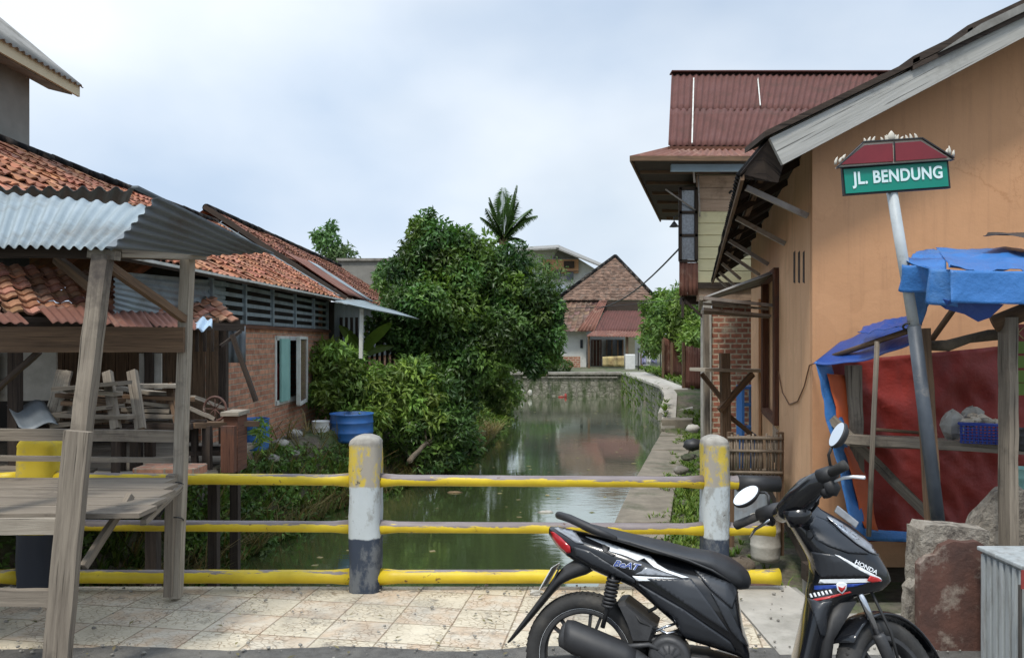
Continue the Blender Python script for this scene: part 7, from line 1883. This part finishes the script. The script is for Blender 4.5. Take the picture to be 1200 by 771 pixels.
sp_('side_stand', 'metal_dark', lambda m: m.tube([L(830, 790, .08), L(850, 800, .10) + V((0, .02, -.05)), V((L(870, 830).x, .19, .012))], .010, 8))
sp_('centre_stand', 'metal_dark', lambda m: (m.tube([L(800, 800, -.06), V((.42, -.10, .07))], .011, 8), m.tube([L(800, 800, .06), V((.42, .10, .07))], .011, 8)))
sp_('wiring', 'cable', lambda m: (m.tube([L(772, 700, -.08), L(768, 712, -.09), L(760, 716, -.08)], .008, 6), m.tube([L(741, 715, -.09), L(750, 728, -.1), L(772, 738, -.09)], .006, 6)))
# --- handlebar group, placed in its turned position
hb_ = sp_('handlebar', 'black_gloss', lambda m: (
    m.tube([LW(914, 604, 3.08), LW(924, 597, 3.04), LW(940, 582, 2.98), LW(958, 566, 2.92), LW(972, 555, 2.88)], [.036, .050, .058, .048, .032], 20, flat=.85),
    m.tube([LW(932, 594, 3.0), LW(938, 612, 3.0)], [.055, .050], 20), m.tube([LW(926, 578, 3.0), LW(942, 568, 2.97), LW(962, 554, 2.92)], [.012, .026, .012], 12)))
sp_('switch_housing', 'black_matt', lambda m: (m.tube([LW(889, 603, 3.18), LW(903, 600, 3.14), LW(920, 597, 3.08)], [.024, .034, .034], 14), m.tube([LW(892, 608, 3.18), LW(906, 611, 3.14)], [.016, .020], 10)), hb_)
sp_('switch_housing', 'black_matt', lambda m: (m.tube([LW(962, 560, 2.90), LW(978, 552, 2.86)], [.034, .026], 14), m.tube([LW(970, 562, 2.88), LW(976, 573, 2.88), LW(975, 580, 2.88)], [.026, .030, .018], 12), m.tube([LW(966, 570, 2.90), LW(970, 582, 2.90)], [.026, .018], 10)), hb_)
sp_('grip', 'rubber', lambda m: m.tube([LW(862, 616, 3.25), LW(864, 615, 3.245), LW(892, 603, 3.17)], [.017, .0185, .016], 14), hb_)
sp_('grip', 'rubber', lambda m: m.tube([LW(974, 554, 2.86), LW(989, 545.5, 2.78), LW(992, 544, 2.775)], [.018, .020, .018], 14), hb_)
sp_('brake_lever', 'chrome', lambda m: m.tube([LW(902, 609, 3.12), LW(895, 614, 3.15), LW(885, 620, 3.19), LW(879, 629, 3.22)], [.006, .007, .006, .005], 8), hb_)
sp_('brake_lever', 'decal_white', lambda m: m.tube([LW(978, 564, 2.86), LW(988, 560, 2.83), LW(1000, 558.5, 2.80), LW(1013, 559.5, 2.76)], [.005, .006, .006, .007], 8), hb_)
def mirror(a0, a1, D_, minor, stem, depth):
    c_ = (LW(*a0, D_) + LW(*a1, D_)) / 2; a = (LW(*a1, D_) - LW(*a0, D_)) / 2
    view = (c_ - O_).normalized(); sdir = a.cross(view).normalized()
    b = (sdir * depth[0] + view * depth[1]).normalized() * minor
    n = a.cross(b).normalized()
    if n.dot(view) > 0: n = -n
    mb = MB(); K = 28
    def rg(f, h): return [c_ + a * math.cos(t) * f * (1 - .0 * math.sin(t)) + b * math.sin(t) * f + n * h for t in [2 * PI * q / K for q in range(K)]]
    loft(mb, [rg(.97, .004), rg(1.0, 0), rg(.97, -.010), rg(.75, -.022), rg(.3, -.028)])
    o = mb.build('mirror', 'black_matt', sc, local=True)
    g_ = MB(); g_.add(rg(.93, .0055), [tuple(range(K))]); g_.build('mirror_glass', 'mirror', o, local=True)
    sp_('mirror_stem', 'black_matt', lambda m: m.tube([LW(x, y, d_) for x, y, d_ in stem], .0055, 8), o)
mirror((860, 591.5), (889, 571), 3.2, .045, [(887, 577, 3.2), (897, 577, 3.17), (901, 581, 3.15), (901, 592, 3.13)], (.62, .78))
mirror((974, 524), (989.5, 495), 2.84, .042, [(975, 523, 2.84), (971, 533, 2.85), (973, 545, 2.87), (973, 552, 2.88)], (.42, .9))
sp_('indicator', 'lamp_clear', lambda m: m.poly([L(982, 592, .13), L(1007, 612, .13), L(1003, 619, .13), L(978, 600, .13)], (0, .03, 0)), bevel=.004)
sp_('cable_bundle', 'cable', lambda m: (m.tube([LW(960, 575, 2.92), LW(958, 590, 2.96), LW(950, 600, 3.0)], .006, 6), m.tube([LW(920, 586, 3.08), LW(932, 571, 3.03), LW(948, 560, 2.96), LW(962, 556, 2.91)], .005, 6)))
sc.rotation_euler = (math.radians(-8), 0, 0)
sc.rotation_mode = 'XYZ'
sc.rotation_euler = (Matrix.Rotation(YAW, 3, 'Z') @ Matrix.Rotation(math.radians(-8), 3, 'X')).to_euler('XYZ')
for o in bpy.data.objects:
    if '_w' in o: del o['_w']
